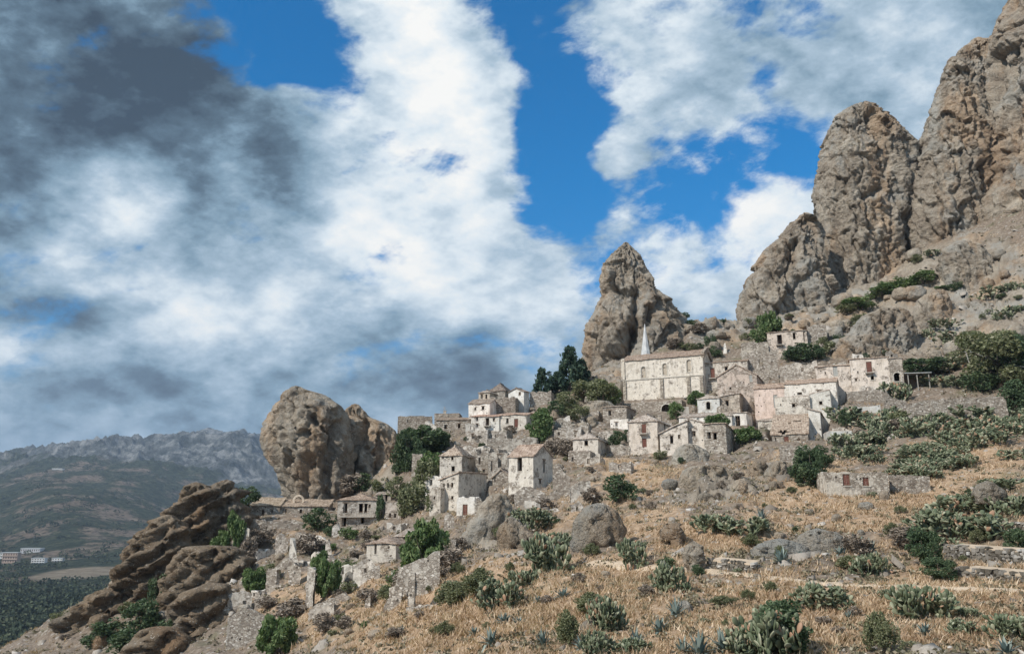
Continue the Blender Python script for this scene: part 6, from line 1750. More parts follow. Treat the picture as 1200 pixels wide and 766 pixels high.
for k, x, y, w_, h_ in [
    ('cone', 635, 462, 28, 36), ('cone', 668, 456, 40, 58), ('cone', 682, 450, 26, 34), ('tree', 633, 522, 42, 46), ('pine', 652, 462, 24, 26),
    ('darktree', 500, 530, 54, 34), ('darktree', 478, 552, 34, 52), ('darktree', 516, 528, 26, 28), ('dark', 466, 556, 22, 36), ('dark', 481, 522, 32, 24), ('dark', 490, 552, 30, 30),
    ('olive', 498, 582, 34, 46), ('olive', 484, 600, 38, 40), ('green', 506, 560, 30, 34), ('olive', 476, 606, 24, 34), ('olive', 506, 600, 22, 20), ('olive', 466, 585, 30, 26), ('olive', 448, 584, 30, 20),
    ('dry', 412, 580, 40, 28), ('dark', 424, 576, 26, 22), ('dark', 374, 622, 38, 26), ('dark', 445, 610, 12, 34), ('dark', 386, 628, 18, 12),
    ('feather', 500, 668, 62, 60), ('feather', 482, 672, 40, 40), ('feather', 384, 700, 36, 48), ('olive', 408, 676, 44, 22), ('feather', 376, 676, 26, 30), ('feather', 296, 694, 36, 30), ('olive', 316, 684, 24, 20),
    ('feather', 324, 768, 54, 48), ('dark', 288, 590, 30, 22), ('feather', 272, 648, 30, 46), ('green', 258, 652, 26, 26), ('olive', 240, 640, 24, 20),
    ('dark', 128, 748, 40, 22), ('dark', 165, 740, 44, 36), ('dark', 186, 715, 24, 40), ('dark', 196, 748, 30, 22), ('dark', 150, 766, 40, 26), ('dark', 220, 672, 26, 18), ('dark', 206, 700, 22, 22), ('olive', 228, 700, 20, 16), ('dark', 110, 758, 28, 16),
    ('olive', 705, 478, 48, 36), ('olive', 684, 472, 40, 30), ('olive', 664, 484, 34, 26), ('green', 716, 474, 30, 28), ('olive', 700, 462, 30, 20), ('dark', 652, 492, 26, 20), ('dark', 728, 488, 24, 12), ('olive', 676, 492, 30, 20),
    ('green', 792, 492, 22, 24), ('tree', 817, 478, 26, 20), ('olive', 869, 462, 24, 12), ('feather', 840, 508, 36, 24), ('feather', 876, 520, 36, 22), ('green', 828, 508, 20, 18),
    ('dark', 940, 424, 36, 22), ('dark', 926, 424, 22, 18), ('dark', 956, 422, 22, 18), ('feather', 902, 398, 34, 36), ('green', 890, 404, 24, 26), ('olive', 965, 416, 26, 22), ('dark', 834, 410, 16, 20), ('dark', 836, 420, 14, 14),
    ('green', 1008, 362, 40, 16), ('green', 1034, 352, 40, 17), ('green', 1060, 342, 40, 17), ('green', 1082, 332, 34, 14), ('olive', 992, 368, 26, 12), ('olive', 1010, 392, 24, 16),
    ('dry', 1004, 412, 22, 24), ('dry', 1014, 402, 24, 16), ('dry', 1000, 396, 18, 14), ('dark', 800, 378, 18, 14), ('dark', 812, 384, 20, 10), ('dry', 820, 392, 24, 12), ('olive', 880, 384, 18, 12), ('olive', 808, 412, 24, 12), ('dry', 790, 410, 22, 14),
    ('greytree', 1172, 456, 70, 56), ('darktree', 1198, 452, 60, 56), ('greytree', 1152, 428, 50, 34), ('dark', 1150, 460, 40, 26), ('darktree', 1180, 420, 44, 30), ('dark', 1198, 478, 34, 30), ('darktree', 1084, 442, 44, 22), ('dark', 1066, 440, 16, 18), ('dark', 726, 588, 46, 32), ('dark', 722, 524, 22, 20), ('dark', 735, 520, 12, 16), ('dark', 991, 500, 15, 20),
    ('nearbush', 952, 570, 46, 48), ('nearbush', 938, 566, 26, 34), ('nearbush', 965, 548, 26, 26), ('nearbush', 1086, 662, 44, 40), ('nearbush', 1102, 680, 44, 24), ('dark', 1188, 484, 30, 30), ('nearbush', 1192, 655, 34, 30), ('olive', 1062, 500, 44, 18), ('dark', 1092, 486, 34, 16), ('dark', 1134, 480, 30, 14),
    ('dry', 652, 532, 30, 22), ('dry', 666, 535, 28, 20), ('dry', 306, 640, 30, 24), ('dry', 292, 656, 22, 30), ('dry', 362, 648, 34, 22), ('dry', 1050, 505, 30, 14), ('dry', 480, 690, 40, 24), ('dry', 432, 708, 30, 20), ('dry', 524, 664, 34, 26), ('dry', 536, 648, 22, 20), ('dry', 560, 576, 26, 18),
    ('dry', 694, 590, 24, 18), ('dry', 640, 600, 26, 14), ('dry', 340, 726, 44, 22), ('dry', 312, 712, 30, 14), ('dry', 380, 740, 30, 20), ('dry', 790, 528, 20, 14), ('dry', 812, 566, 26, 14), ('dry', 900, 488, 22, 12), ('dry', 690, 484, 26, 16),
    ('nearolive', 1034, 766, 40, 44), ('nearolive', 588, 632, 34, 18), ('nearolive', 560, 700, 60, 34), ('nearolive', 530, 712, 50, 30), ('nearolive', 880, 640, 30, 14), ('nearolive', 690, 720, 50, 26), ('nearolive', 666, 755, 40, 40), ('nearolive', 1000, 668, 40, 16), ('nearolive', 850, 708, 40, 10), ('dry', 1000, 648, 40, 22), ('dry', 1062, 640, 40, 20),
    ('nearpear', 645, 672, 56, 60), ('nearpear', 588, 712, 50, 42), ('nearpear', 610, 690, 34, 34), ('nearpear', 618, 618, 50, 30), ('nearpear', 654, 640, 30, 26), ('nearpear', 744, 664, 34, 42), ('nearpear', 787, 694, 38, 46), ('nearpear', 832, 624, 46, 30), ('nearpear', 868, 626, 50, 26), ('nearpear', 890, 622, 20, 20),
    ('nearpear', 706, 738, 42, 50), ('nearpear', 700, 768, 34, 40), ('nearbush', 912, 770, 78, 60), ('nearpear', 908, 772, 76, 72), ('nearpear', 880, 772, 44, 44), ('nearpear', 1080, 722, 54, 50), ('nearpear', 966, 712, 52, 36), ('nearpear', 1020, 674, 34, 32), ('nearpear', 1132, 604, 60, 34), ('nearpear', 1106, 626, 56, 36), ('nearpear', 1142, 630, 60, 34),
    ('nearpear', 1186, 604, 50, 32), ('nearpear', 1182, 574, 44, 18), ('nearpear', 1184, 748, 48, 36), ('nearpear', 1132, 744, 26, 20), ('nearpear', 1150, 595, 40, 20), ('nearpear', 1100, 645, 40, 22), ('nearpear', 1040, 700, 16, 14), ('nearpear', 742, 766, 40, 22),
    ('agave', 916, 660, 28, 24), ('agave', 576, 756, 30, 26), ('agave', 636, 756, 22, 26), ('agave', 591, 730, 24, 16), ('agave', 607, 732, 22, 14), ('agave', 660, 700, 24, 15), ('agave', 631, 706, 18, 11), ('agave', 792, 722, 26, 26), ('agave', 773, 740, 26, 22), ('agave', 848, 764, 36, 34), ('agave', 820, 768, 34, 34),
    ('agave', 746, 756, 24, 24), ('agave', 939, 654, 16, 12), ('agave', 1004, 644, 34, 20), ('agave', 1020, 646, 26, 18), ('agave', 556, 744, 20, 14), ('agave', 800, 766, 26, 24), ('agave', 470, 742, 16, 12), ('agave', 1180, 766, 26, 20), ('agave', 893, 612, 18, 22), ('agave', 680, 760, 22, 18), ('agave', 985, 650, 20, 12),
    ('pear', 1048, 470, 30, 26), ('pear', 1056, 466, 20, 20), ('pear', 1092, 452, 40, 16), ('pear', 1120, 452, 34, 14), ('pear', 1108, 436, 30, 12), ('pear', 1128, 410, 26, 14), ('pear', 1104, 404, 34, 14), ('pear', 1140, 430, 40, 16), ('pear', 1112, 388, 30, 12), ('pear', 1160, 350, 30, 14), ('pear', 1186, 372, 30, 16), ('pear', 1190, 340, 26, 12),
    ('pear', 1020, 390, 20, 14), ('pear', 1032, 384, 18, 12), ('pear', 1000, 384, 16, 10), ('pear', 1130, 300, 18, 8), ('pear', 1096, 300, 22, 8), ('pear', 1110, 272, 18, 7), ('pear', 1060, 430, 14, 8),
]:
    plant(k, x, y, w_, h_)
# the prickly pear slope
pr = random.Random(11)
done = 0
while done < 64:
    x, y = pr.uniform(985, 1195), pr.uniform(492, 562)
    if y > 548 and x < 1050: continue
    if x > 1130 and y > 530 and pr.random() < 0.6: continue
    plant('pear' if y < 530 else 'nearpear', x, y, pr.uniform(24, 40), pr.uniform(13, 22)); done += 1
# small bushes dotted over the hillside
for n_, (x0, x1, y0, y1), ks in [(26, (300, 480, 630, 750), ['dry', 'olive', 'dry', 'green']), (26, (560, 960, 500, 600), ['dry', 'olive', 'dark', 'dry']), (34, (960, 1195, 290, 430), ['olive', 'dark', 'green', 'pear', 'olive']), (14, (780, 960, 372, 420), ['olive', 'dark', 'dry']),
                                 (34, (640, 1180, 560, 680), ['nearolive', 'dry', 'dark', 'nearpear', 'nearolive']), (20, (700, 1190, 690, 764), ['nearolive', 'nearpear', 'dry', 'agave']), (18, (460, 720, 640, 760), ['nearolive', 'dry', 'nearpear', 'nearolive']), (16, (60, 260, 640, 760), ['dark', 'olive', 'dry']), (12, (520, 700, 480, 600), ['olive', 'dark', 'dry'])]:
    for _ in range(n_):
        x, y = pr.uniform(x0, x1), pr.uniform(y0, y1)
        P = pick(x, y)
        if P is None: continue
        s = pr.uniform(8, 20) * (1.2 if y > 620 else 0.85)
        plant(pr.choice(ks), x, y, s, s * pr.uniform(0.5, 0.8))
print('plants', len(PLANTS))

# ---- dry grass, scrub and rubble: nobody could count them
def scatter(n, seed, dens, t0=-0.75, t1=0.78, d0=30, d1=230, power=1.0):
    rs = np.random.RandomState(seed)
    t = rs.uniform(t0, t1, n); D = np.exp(rs.uniform(math.log(d0), math.log(d1), n))
    x, y = t * D, D
    z, rk, gr = ground(x, y, True)
    clump = fbm(x / 7.0, y / 7.0, z * 0 + 5, 5, 0.65)
    keep = rs.uniform(0, 1, n) < dens(rk, gr, clump, y)
    # not inside houses
    for (cx_, cy_, ca_, sa_, hx, hy, pz) in PADS:
        m_ = (np.abs(x - cx_) < 12) & (np.abs(y - cy_) < 12)
        u = np.abs((x - cx_) * ca_ + (y - cy_) * sa_) < hx - 0.1; v = np.abs(-(x - cx_) * sa_ + (y - cy_) * ca_) < hy - 0.1
        keep &= ~(m_ & u & v)
    return x[keep], y[keep], z[keep], gr[keep], rs


def grass():
    x, y, z, gr, rs = scatter(150000, 3, lambda rk, gr, c, D: np.clip(0.0 + gr * 0.6 + c * 1.7, 0, 1) * (rk < 0.6) * np.where(D > 150, 0.6, 1.0))
    B = 4
    n = len(x)
    X = np.repeat(x, B) + rs.normal(size=n * B) * 0.10 * (np.repeat(y, B) / 60) ** 0.5
    Y = np.repeat(y, B) + rs.normal(size=n * B) * 0.10
    Z = np.repeat(z, B) - 0.03
    sc_ = (np.repeat(y, B) / 60) ** 0.45
    h = rs.uniform(0.14, 0.50, n * B) * sc_ * np.repeat(0.7 + 0.6 * np.abs(fbm(x / 2.2, y / 2.2, z * 0, 2)) * 2, B)
    wd = rs.uniform(0.025, 0.06, n * B) * sc_ * 1.2
    a = rs.uniform(0, 6.28, n * B); lean = rs.normal(size=(n * B, 2)) * 0.55 + np.array([0.15, 0])
    p0 = np.stack([X - np.cos(a) * wd, Y - np.sin(a) * wd, Z], 1); p1 = np.stack([X + np.cos(a) * wd, Y + np.sin(a) * wd, Z], 1)
    p2 = np.stack([X + lean[:, 0] * h, Y + lean[:, 1] * h, Z + h], 1)
    v = np.stack([p0, p1, p2], 1).reshape(-1, 3)
    f = np.arange(len(v)).reshape(-1, 3)
    tag(link('dry_grass', mesh_np('dry_grass', v, f, LM['grass'])), kind='stuff')
    print('grass blades', len(f))


def scrub():
    x, y, z, gr, rs = scatter(34000, 4, lambda rk, gr, c, D: np.clip(0.28 - c * 1.1 - gr * 0.08, 0, 1) * np.where(rk > 0.7, 0.4, 1))
    n = len(x); B = 14
    s = rs.uniform(0.12, 0.42, n) * (y / 90) ** 0.5
    c = rs.normal(size=(n * B, 3)) * np.repeat(s, B)[:, None] * np.array([0.7, 0.7, 0.45])
    c[:, 2] = np.abs(c[:, 2])
    c += np.repeat(np.stack([x, y, z], 1), B, axis=0)
    v, f = leaves(c, 1.0, rs=rs)
    cen = np.repeat(c, 4, axis=0)
    k = np.repeat(np.repeat(0.10 * (y / 90) ** 0.6 + 0.02, B), 4)[:, None]
    v = cen + (v - cen) * k * 1.6
    tag(link('low_scrub', mesh_np('low_scrub', v, f, LM['scrub'])), kind='stuff')
    print('scrub leaves', len(f))


def rubble():
    x, y, z, gr, rs = scatter(30000, 6, lambda rk, gr, c, D: np.clip(0.22 + rk * 0.5 - c * 0.7 - gr * 0.25, 0, 1))
    n = len(x)
    t_ = (1 + 5 ** 0.5) / 2
    base = np.array([(-1, -1, -1), (1, -1, -1), (1, 1, -1), (-1, 1, -1), (-0.7, -0.7, 1), (0.7, -0.7, 0.8), (0.7, 0.7, 1), (-0.7, 0.7, 0.7)], float)
    q = np.array([(0, 1, 5, 4), (1, 2, 6, 5), (2, 3, 7, 6), (3, 0, 4, 7), (4, 5, 6, 7)])
    s = (rs.pareto(2.6, n) * 0.12 + 0.08).clip(0.06, 0.75) * (y / 100) ** 0.5
    v = base[None] * (1 + rs.normal(size=(n, 8, 3)) * 0.28)
    v *= np.stack([s * rs.uniform(0.7, 1.5, n), s * rs.uniform(0.7, 1.3, n), s * rs.uniform(0.4, 0.9, n)], 1)[:, None]
    a = rs.uniform(0, 6.28, n); ca, sa = np.cos(a)[:, None], np.sin(a)[:, None]
    vx, vy = v[..., 0] * ca - v[..., 1] * sa, v[..., 0] * sa + v[..., 1] * ca
    tilt = rs.normal(size=(n, 1)) * 0.35
    vz = v[..., 2] + vx * tilt
    v = np.stack([vx + x[:, None], vy + y[:, None], vz + z[:, None] + s[:, None] * 0.1], -1).reshape(-1, 3)
    f = (np.arange(n)[:, None, None] * 8 + q[None]).reshape(-1, 4)
    m, nt = newmat('loose_stones')
    g = nt.n('ShaderNodeNewGeometry')
    c = nt.ramp(g.outputs['Random Per Island'], [(0, (0.16, 0.135, 0.11)), (0.4, (0.27, 0.235, 0.195)), (0.8, (0.40, 0.36, 0.31)), (1.0, (0.56, 0.52, 0.47))])
    nn = nt.noise(g.outputs['Position'], 4, 4, 0.7)
    finish(nt, nt.mix(nt.map(nn, 0.45, 0.7, 0, 0.5), c, (0.14, 0.12, 0.10)), 0.95, nt.bump(nn, 0.6, 0.1), 0.1)
    tag(link('rubble', mesh_np('rubble', v, f, m)), kind='stuff')
    print('stones', n)


grass(); scrub(); rubble()
# ------------------------------------------------------------------ footpath, terraces, pole, far houses, woods
def footpath():
    pts = [(690, 660), (735, 664), (790, 667), (830, 669), (880, 674), (930, 680), (970, 684), (1020, 687), (1070, 688), (1130, 690), (1200, 693), (1290, 698)]
    P = [pick(*p) for p in pts]
    V, F, n = [], [], 0
    fine = []
    for a, b in zip(P, P[1:]):
        for k in range(12): fine.append(a.lerp(b, k / 12))
    for i, p in enumerate(fine):
        q = fine[min(i + 1, len(fine) - 1)] - fine[max(i - 1, 0)]
        s = Vector((-q.y, q.x, 0)).normalized()
        wd = 0.55 + 0.15 * math.sin(i * 0.7)
        row = []
        for k in (-1, -0.4, 0.4, 1):
            c = p + s * wd * k
            z = ground1(c.x, c.y)
            row.append((c.x, c.y, z + (0.10 if abs(k) < 1 else 0.01)))
        V += row
    for i in range(len(fine) - 1):
        for k in range(3):
            a = i * 4 + k
            F.append((a, a + 1, a + 5, a + 4))
    tag(link('footpath', mesh_np('footpath', np.array(V), np.array(F), M['dirt'], True)), kind='structure')
footpath()


def stone_wall(label, a, b, hpx, seed, D=None, group='dry-stone terrace walls'):
    """a dry-stone wall: courses of separate, uneven stones with soil packed behind"""
    A, B = pick(*a), pick(*b)
    L = (B - A); W = math.hypot(L.x, L.y); yaw = math.atan2(L.y, L.x)
    rs = random.Random(seed)
    root = link('dry_stone_wall', None, loc=A, rotz=yaw)
    tag(root, label, 'wall', group)
    H = hpx * A.y / FPX
    mb = MB(); z = -0.4; row = 0
    slope = L.z / W
    while z < H:
        h = rs.uniform(0.14, 0.24); x = -rs.uniform(0, 0.3)
        while x < W:
            w_ = rs.uniform(0.16, 0.42)
            if z + h > H and rs.random() < 0.45: x += w_; continue
            g = 0.02
            zz = z + slope * x
            i = len(mb.v)
            mb.box(x + g, x + w_ - g, rs.uniform(-0.07, 0.05), 0.4, zz + g * 0.5, zz + h - g * 0.5)
            for k in range(i, len(mb.v)):
                v = mb.v[k]; mb.v[k] = (v[0] + rs.uniform(-0.07, 0.07), v[1] + rs.uniform(-0.06, 0.06), v[2] + rs.uniform(-0.06, 0.06))
            x += w_
        z += h; row += 1
    st = mb.build('stones', M_STONES, root); st['kind'] = 'stuff'
    mb = MB(); mb.quad((0, 0.12, -0.5), (W, 0.12, -0.5 + L.z), (W, 0.12, H - 0.1 + L.z), (0, 0.12, H - 0.1))
    mb.quad((0, 0.12, H - 0.1), (W, 0.12, H - 0.1 + L.z), (W, 1.6, H + L.z + 0.05), (0, 1.6, H + 0.05))
    mb.build('packed_soil', M['dirt'], root)
    return root

m_, nt_ = newmat('dry_wall_stones')
g_ = nt_.n('ShaderNodeNewGeometry')
c_ = nt_.ramp(g_.outputs['Random Per Island'], [(0, (0.09, 0.08, 0.065)), (0.5, (0.19, 0.17, 0.14)), (0.85, (0.30, 0.275, 0.24)), (1.0, (0.52, 0.50, 0.46))])
nn_ = nt_.noise(g_.outputs['Position'], 5, 4, 0.7)
finish(nt_, c_, 0.95, nt_.bump(nn_, 0.6, 0.08), 0.1)
M_STONES = m_
stone_wall('upper grey dry-stone terrace wall at the right edge', (1128, 622), (1215, 628), 12, 1)
stone_wall('middle dry-stone terrace wall with the palest scattered stones', (1108, 654), (1215, 664), 15, 2)
stone_wall('lowest dry-stone terrace wall, directly above the footpath at the right', (1120, 676), (1215, 686), 11, 3)
stone_wall('short dry-stone wall above the footpath, beside the small round brown boulder', (832, 666), (880, 671), 11, 4)

# ---- electricity pole and its cables, and the shelter by the long house
Pp = pick(1144, 447)
root = link('electricity_pole', None, loc=Pp)
tag(root, 'thin leaning grey wooden pole carrying a cable, above the rubble retaining wall', 'pole')
mp = Pp.y / FPX
top = Vector((-8 * mp, 0.3, 41 * mp))
mb = MB(); mb.tube([(0, 0, -0.8), tuple(top)], 0.13, 0.09, 8); mb.build('post', M['pole'], root)
mb = MB(); mb.tube([tuple(top * 0.86 + Vector((0.1, -0.1, 0))), tuple(top * 0.86 + Vector((0.9, -0.5, 0.1)))], 0.03, 0.03, 5); mb.tube([tuple(top * 0.86 + Vector((0.9, -0.5, 0.12))), tuple(top * 0.86 + Vector((0.9, -0.5, -0.22)))], 0.10, 0.17, 8); mb.build('lamp', M['white_paint'], root)
tp = Pp + top
E = at(1215, 431, Pp.y - 18)
mb = MB(); pts = []
for k in range(25):
    f = k / 24; p = tp.lerp(E, f); p.z -= 0.9 * 4 * f * (1 - f)
    pts.append(tuple(p - tp))
mb.tube(pts, 0.035, 0.035, 5)
tag(mb.build('cable', M['wire'], None, loc=tp), 'pale sagging cable running from the wooden pole out to the right', 'cable')
# open lean-to beside the arched bay
q = pick(1062, 462)
root = link('lean_to', None, loc=q, rotz=math.radians(-10))
tag(root, 'open lean-to shelter with thin pale posts, at the right end of the long pale house', 'shelter')
mp = q.y / FPX
for k, x in enumerate((4, 14, 27)):
    mb = MB(); mb.box(x * mp - 0.08, x * mp + 0.08, -0.08, 0.08, -1.0, 23 * mp); mb.build('post', M['pole'], root)
mb = MB(); mb.box(-0.2, 30 * mp, -0.4, 3.2, 23 * mp + 0.002, 23 * mp + 0.14); mb.build('roof', M['concrete'], root)
mb = MB(); mb.box(0, 30 * mp, 2.9, 3.1, -1.0, 23 * mp - 0.02); mb.build('back_board', M['wood'], root)
for (x, y, h, lab) in [(1032, 376, 12, 'thin bare post standing alone above the slab-sided rock face'), (481, 512 - 5, 4, None), (520.5, 486, 10, 'thin antenna mast on the tall stone block of the skyline'), (617, 480, 14, 'slim lamp post beside the ridge-top houses'), (1040, 468, 14, 'leaning post at the rough wall beside the arched doorway bay')]:
    if lab is None: continue
    P = pick(x, y)
    if P is None: P = at(x, y, 190)
    mb = MB(); mb.tube([(0, 0, -0.6), (0.05, 0, h * P.y / FPX)], 0.07, 0.06, 6)
    if 'antenna' in lab:
        for zz in (0.7, 0.85): mb.box(-0.4, 0.5, -0.02, 0.02, h * P.y / FPX * zz, h * P.y / FPX * zz + 0.05)
    o = mb.mesh('post', M['pole']); tag(link('antenna' if 'antenna' in lab else 'post' if False else 'thin_pole', o, loc=P), lab, 'antenna' if 'antenna' in lab else 'pole')

# ---- far buildings in the valley
def far_house(label, px, py, w_, h_, D, storeys, col=(0.62, 0.62, 0.6), roofc=None):
    P = at(px, py, D); g = far_point(px, D)
    mpp = D / FPX; W, H = w_ * mpp, h_ * mpp; dp = max(9, W * 0.4)
    P.z = max(g.z - 1, P.z - 3)
    m, nt = newmat('far_house_wall'); finish(nt, col, 0.8)
    root = link('valley_building', None, loc=P); tag(root, label, 'building', 'buildings in the valley')
    mb = MB(); mb.box(0, W, 0, dp, -6, H); mb.build('wall', m, root)
    mb = MB(); mb.box(-0.8, W + 0.8, -0.8, dp + 0.8, H + 0.02, H + 0.9); mb.build('roof', roofc or M['concrete'], root)
    sh = H / storeys; n = max(2, int(W / 4.5))
    for s in range(storeys):
        for k in range(n):
            x = (k + 0.5) * W / n
            mb = MB(); mb.box(x - 0.9, x + 0.9, -0.05, 0.3, s * sh + sh * 0.3, s * sh + sh * 0.8); mb.build('window', M['iron'], root)
        if storeys > 1:
            mb = MB(); mb.box(-0.3, W + 0.3, -1.4, -0.06, s * sh - 0.1, s * sh + 0.2); mb.build('balcony', m, root)
far_house('white block of flats in the valley with three rows of windows', 36, 661, 15, 6.5, 1600, 3)
far_house('lower white building just right of the block of flats in the valley', 60, 661, 12, 4.5, 1620, 2)
far_house('wide pale building at the left edge of the valley, upper one', 0, 652, 14, 6, 1700, 2)
far_house('tiered brownish building at the left edge of the valley, lower one', 0, 672, 17, 15, 1560, 4, (0.36, 0.28, 0.23))
far_house('pale low row of houses above the block of flats in the valley', 24, 645, 22, 4, 1800, 1, (0.5, 0.5, 0.5))
far_house('tiny white house alone above the pale field', 144, 652, 8, 6, 1650, 2)
far_house('white structure high on the far hill shoulder', 60, 556, 12, 3, 3300, 1)

def woods():
    rs = np.random.RandomState(9)
    cen, size = [], []
    for _ in range(5200):
        px = rs.uniform(-20, 345); D = math.exp(rs.uniform(math.log(650), math.log(3600)))
        g = far_point(px + rs.uniform(-1, 1), D)
        x, y = to_px(*g)
        if abs(y - (671 - (x - 95) * 0.085)) < 7 and 30 < x < 165: continue
        n = float(fbm(np.array([g.x / 220]), np.array([g.y / 220]), np.array([1.0]), 3)[0])
        if n + (0.35 if D < 1500 else 0.0) < rs.uniform(-0.15, 0.5): continue
        cen.append((g.x + rs.normal() * 6, g.y + rs.normal() * 6, g.z)); size.append(rs.uniform(3, 8) * (1 + D / 6000))
    cen = np.array(cen); size = np.array(size); B = 40
    n = len(cen)
    d = rs.normal(size=(n * B, 3)); d /= np.linalg.norm(d, axis=1)[:, None]
    c = np.repeat(cen, B, axis=0) + d * np.repeat(size, B)[:, None] * np.array([0.9, 0.9, 0.55]) + np.array([0, 0, 2.0])
    v, f = leaves(c, 1.0, rs=rs)
    cc = np.repeat(c, 4, axis=0); k = np.repeat(np.repeat(size * 0.34, B), 4)[:, None]
    v = cc + (v - cc) * k
    tag(link('distant_woodland', mesh_np('distant_woodland', v, f, LM['wood'])), kind='stuff')
    print('woods', n)
woods()

# ---- boulders dotted about the upper slope, one mesh each of five kinds
def boulder_mesh(seed, mat):
    rs = np.random.RandomState(seed)
    nu, nv = 30, 20
    u = np.linspace(0, 2 * np.pi, nu, endpoint=False); v = np.linspace(0.02, np.pi - 0.02, nv)
    uu, vv = np.meshgrid(u, v)
    x, y, z = np.cos(uu) * np.sin(vv), np.sin(uu) * np.sin(vv), np.cos(vv)
    sg = lambda a, e: np.sign(a) * np.abs(a) ** e
    r = 0.5 * (1 + 0.30 * fbm(x * 1.2 + seed, y * 1.2, z * 1.2, 4) + 0.12 * fbm(x * 4 + seed, y * 4, z * 4, 3, ridge=True))
    x, y, z = sg(x, 0.8) * r, sg(y, 0.8) * r, sg(z, 0.8) * r
    idx = np.arange(nu * nv).reshape(nv, nu); nx = np.roll(idx, -1, 1)
    f = np.stack([idx[:-1], idx[1:], nx[1:], nx[:-1]], -1).reshape(-1, 4)
    return mesh_np('boulder', np.stack([x, y, z], -1).reshape(-1, 3), [f, idx[0][::-1][None, :]], M[mat], True)
BM = [boulder_mesh(s, m) for s, m in ((1, 'rock'), (2, 'rock'), (3, 'rock_pale'), (4, 'rock_grey'), (5, 'rock_brown'))]
def place_boulder(x, y, w_, h_, k):
    P = pick(x, y)
    if P is None: return
    mpp = P.y / FPX
    o = link('boulder', BM[k], loc=P + Vector((0, 0, h_ * mpp * 0.22)), rotz=pr.uniform(0, 6.28))
    o.scale = (w_ * mpp, w_ * mpp * pr.uniform(0.7, 1.1), h_ * mpp * 1.15)
    PLANTS.append((o, x, y - h_ / 2, ['weathered grey-brown boulder', 'rounded grey-brown boulder', 'pale cream boulder', 'smooth grey boulder', 'brown boulder'][k], w_ * h_, 'rock'))
for n_, (x0, x1, y0, y1), ks, (s0, s1) in [(30, (960, 1195, 300, 420), (0, 1, 0, 2), (9, 26)), (22, (780, 985, 376, 412), (0, 1, 2), (6, 18)), (12, (560, 720, 480, 600), (0, 2), (6, 14)), (16, (880, 1100, 560, 660), (3, 0), (6, 16)), (14, (560, 960, 560, 720), (3, 2), (6, 18)), (16, (90, 280, 650, 760), (4, 1), (8, 24)), (16, (280, 470, 640, 750), (4, 2, 1), (6, 16)), (8, (640, 720, 470, 520), (0, 2), (6, 14))]:
    for _ in range(n_):
        s = pr.uniform(s0, s1)
        place_boulder(pr.uniform(x0, x1), pr.uniform(y0, y1), s, s * pr.uniform(0.5, 0.9), pr.choice(ks))

# ---- wording: each plant or loose boulder is named by the nearest thing one can find
LANDMARKS += [(1016, 486, 'the blue-grey rendered wall'), (1175, 520, 'the right edge below the rubble wall'), (1080, 525, 'the middle of the prickly pear slope'), (360, 520, 'the overhanging rock dome'), (735, 350, 'the free-standing pinnacle'), (925, 320, 'the twin-peaked tower'), (1018, 240, 'the broad rounded tower'), (1125, 200, 'the tall brown tower'), (1190, 150, 'the highest rock tower'), (1135, 305, 'the rounded rock knob'),
              (1040, 395, 'the slab-sided rock face'), (250, 590, 'the sharp brown crag'), (175, 670, 'the large dark crag'), (605, 637, 'the egg-shaped boulder'), (703, 625, 'the biggest round boulder'), (813, 652, 'the small brown boulder'), (840, 575, 'the cracked pale rock face'),
              (1160, 575, 'the boulder above the terraces'), (1150, 640, 'the middle terrace wall'), (1140, 427, 'the electricity pole'), (1000, 688, 'the middle of the footpath'), (1190, 690, 'the right end of the footpath'), (720, 662, 'the left end of the footpath'),
              (342, 645, 'the white spike of wall'), (333, 672, 'the ruined hollow gable'), (292, 740, 'the wide grey gable wall'), (404, 675, 'the slotted white wall'), (495, 665, 'the long grey retaining wall'), (254, 713, 'the pale slotted doorway'), (1120, 475, 'the long rubble wall'),
              (1090, 565, 'the wall right of the shed'), (910, 640, 'the grey rock shelf'), (460, 710, 'the crumbling wall ramp'), (930, 625, 'the flat rock shelf'), (700, 766, 'the bottom edge below the round boulder'), (900, 766, 'the bottom edge below the footpath'), (1080, 766, 'the bottom right edge'), (560, 766, 'the bottom edge below the egg boulder')]
ORD = ['', 'second ', 'third ', 'fourth ', 'fifth ', 'sixth ', 'seventh ', 'eighth ', 'ninth ', 'tenth ', 'eleventh ', 'twelfth ', 'thirteenth ', 'fourteenth ', 'fifteenth ', 'sixteenth ', 'seventeenth ', 'eighteenth ', 'nineteenth ', 'twentieth ', 'twenty-first ', 'twenty-second ', 'twenty-third ', 'twenty-fourth ', 'twenty-fifth ']
bins = {}
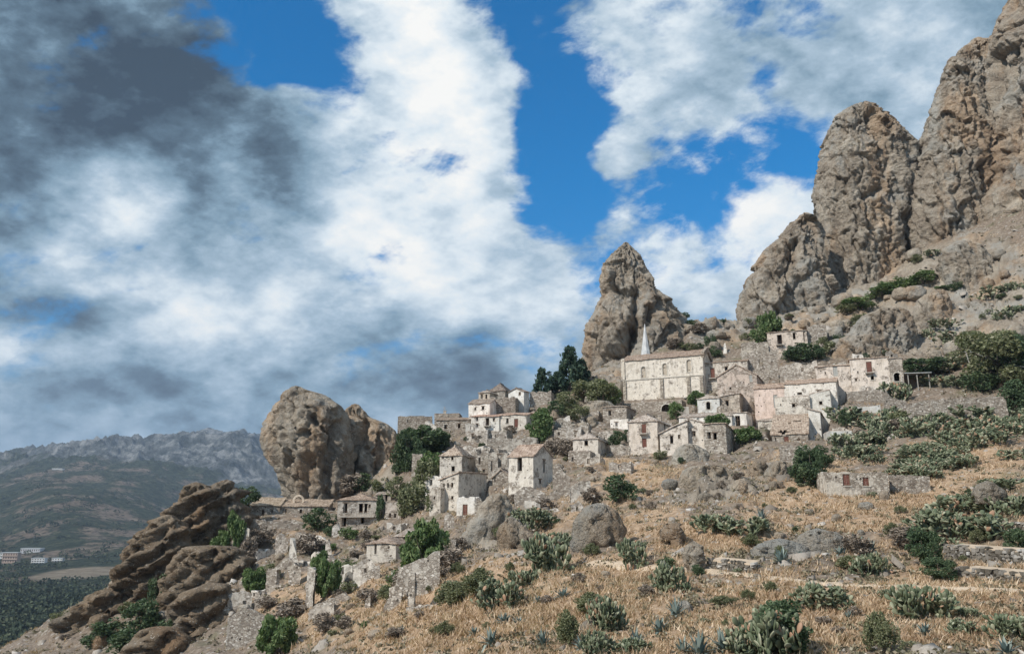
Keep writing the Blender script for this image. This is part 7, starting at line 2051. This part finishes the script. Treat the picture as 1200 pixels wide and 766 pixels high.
for (o, x, y, words_, area, cat) in PLANTS + EXTRA:
    j = min(range(len(LANDMARKS)), key=lambda q: (LANDMARKS[q][0] - x) ** 2 + ((LANDMARKS[q][1] - y) * 1.2) ** 2)
    bins.setdefault((words_, j), []).append((math.hypot(LANDMARKS[j][0] - x, LANDMARKS[j][1] - y), o, x, y, area, cat))
for (words_, j), L in bins.items():
    L.sort(key=lambda q: q[0])
    lx, ly, ph = LANDMARKS[j]
    for i, (dist, o, x, y, area, cat) in enumerate(L):
        dx, dy = x - lx, y - ly
        rel = ('right of' if dx > 0 else 'left of') if abs(dx) > abs(dy) * 1.1 else ('below' if dy > 0 else 'above')
        size = 'tiny ' if area < 90 else 'small ' if area < 300 else '' if area < 1100 else 'big '
        art = size + words_
        if i == 0: lab = f'{art} {rel} {ph}' + (', nearest to it' if len(L) > 1 else '')
        else: lab = f'{art} {rel} {ph}, {ORD[min(i, 24)]}nearest to it'
        if len(lab.split()) > 16: lab = lab.replace(size + words_, words_, 1)
        if len(lab.split()) > 16: lab = lab.replace(', nearest to it', '')
        if len(lab.split()) > 16: lab = lab.replace('weathered ', '').replace('leafy-looking ', '').replace(' twiggy', '')
        grp = {'shrub': 'shrubs on the hillside', 'cactus': 'prickly pears on the slope', 'agave': 'agaves in the dry grass', 'tree': 'trees among the houses', 'pine tree': 'pines by the ridge', 'rock': 'loose boulders on the slope', 'ruin': 'ruined walls on the slope'}[cat]
        tag(o, lab, cat, grp)

# ---- the air: a closed box of thin even haze round everything
mb = MB(); mb.box(-15500, 15500, -15500, 15500, -175, 760)
m_, nt_ = newmat('thin_air')
vol = nt_.n('ShaderNodeVolumePrincipled'); vol.inputs['Density'].default_value = 6.5e-5; vol.inputs['Color'].default_value = (0.62, 0.78, 1.0, 1); vol.inputs['Anisotropy'].default_value = 0.0
o_ = nt_.n('ShaderNodeOutputMaterial'); nt_.link(vol.outputs[0], o_.inputs['Volume'])
tag(mb.build('haze', m_), kind='stuff')
print('triangles', sum(sum(len(p.vertices) - 2 for p in me.polygons) if len(me.polygons) < 1000 else len(me.polygons) * 2 for me in bpy.data.meshes))
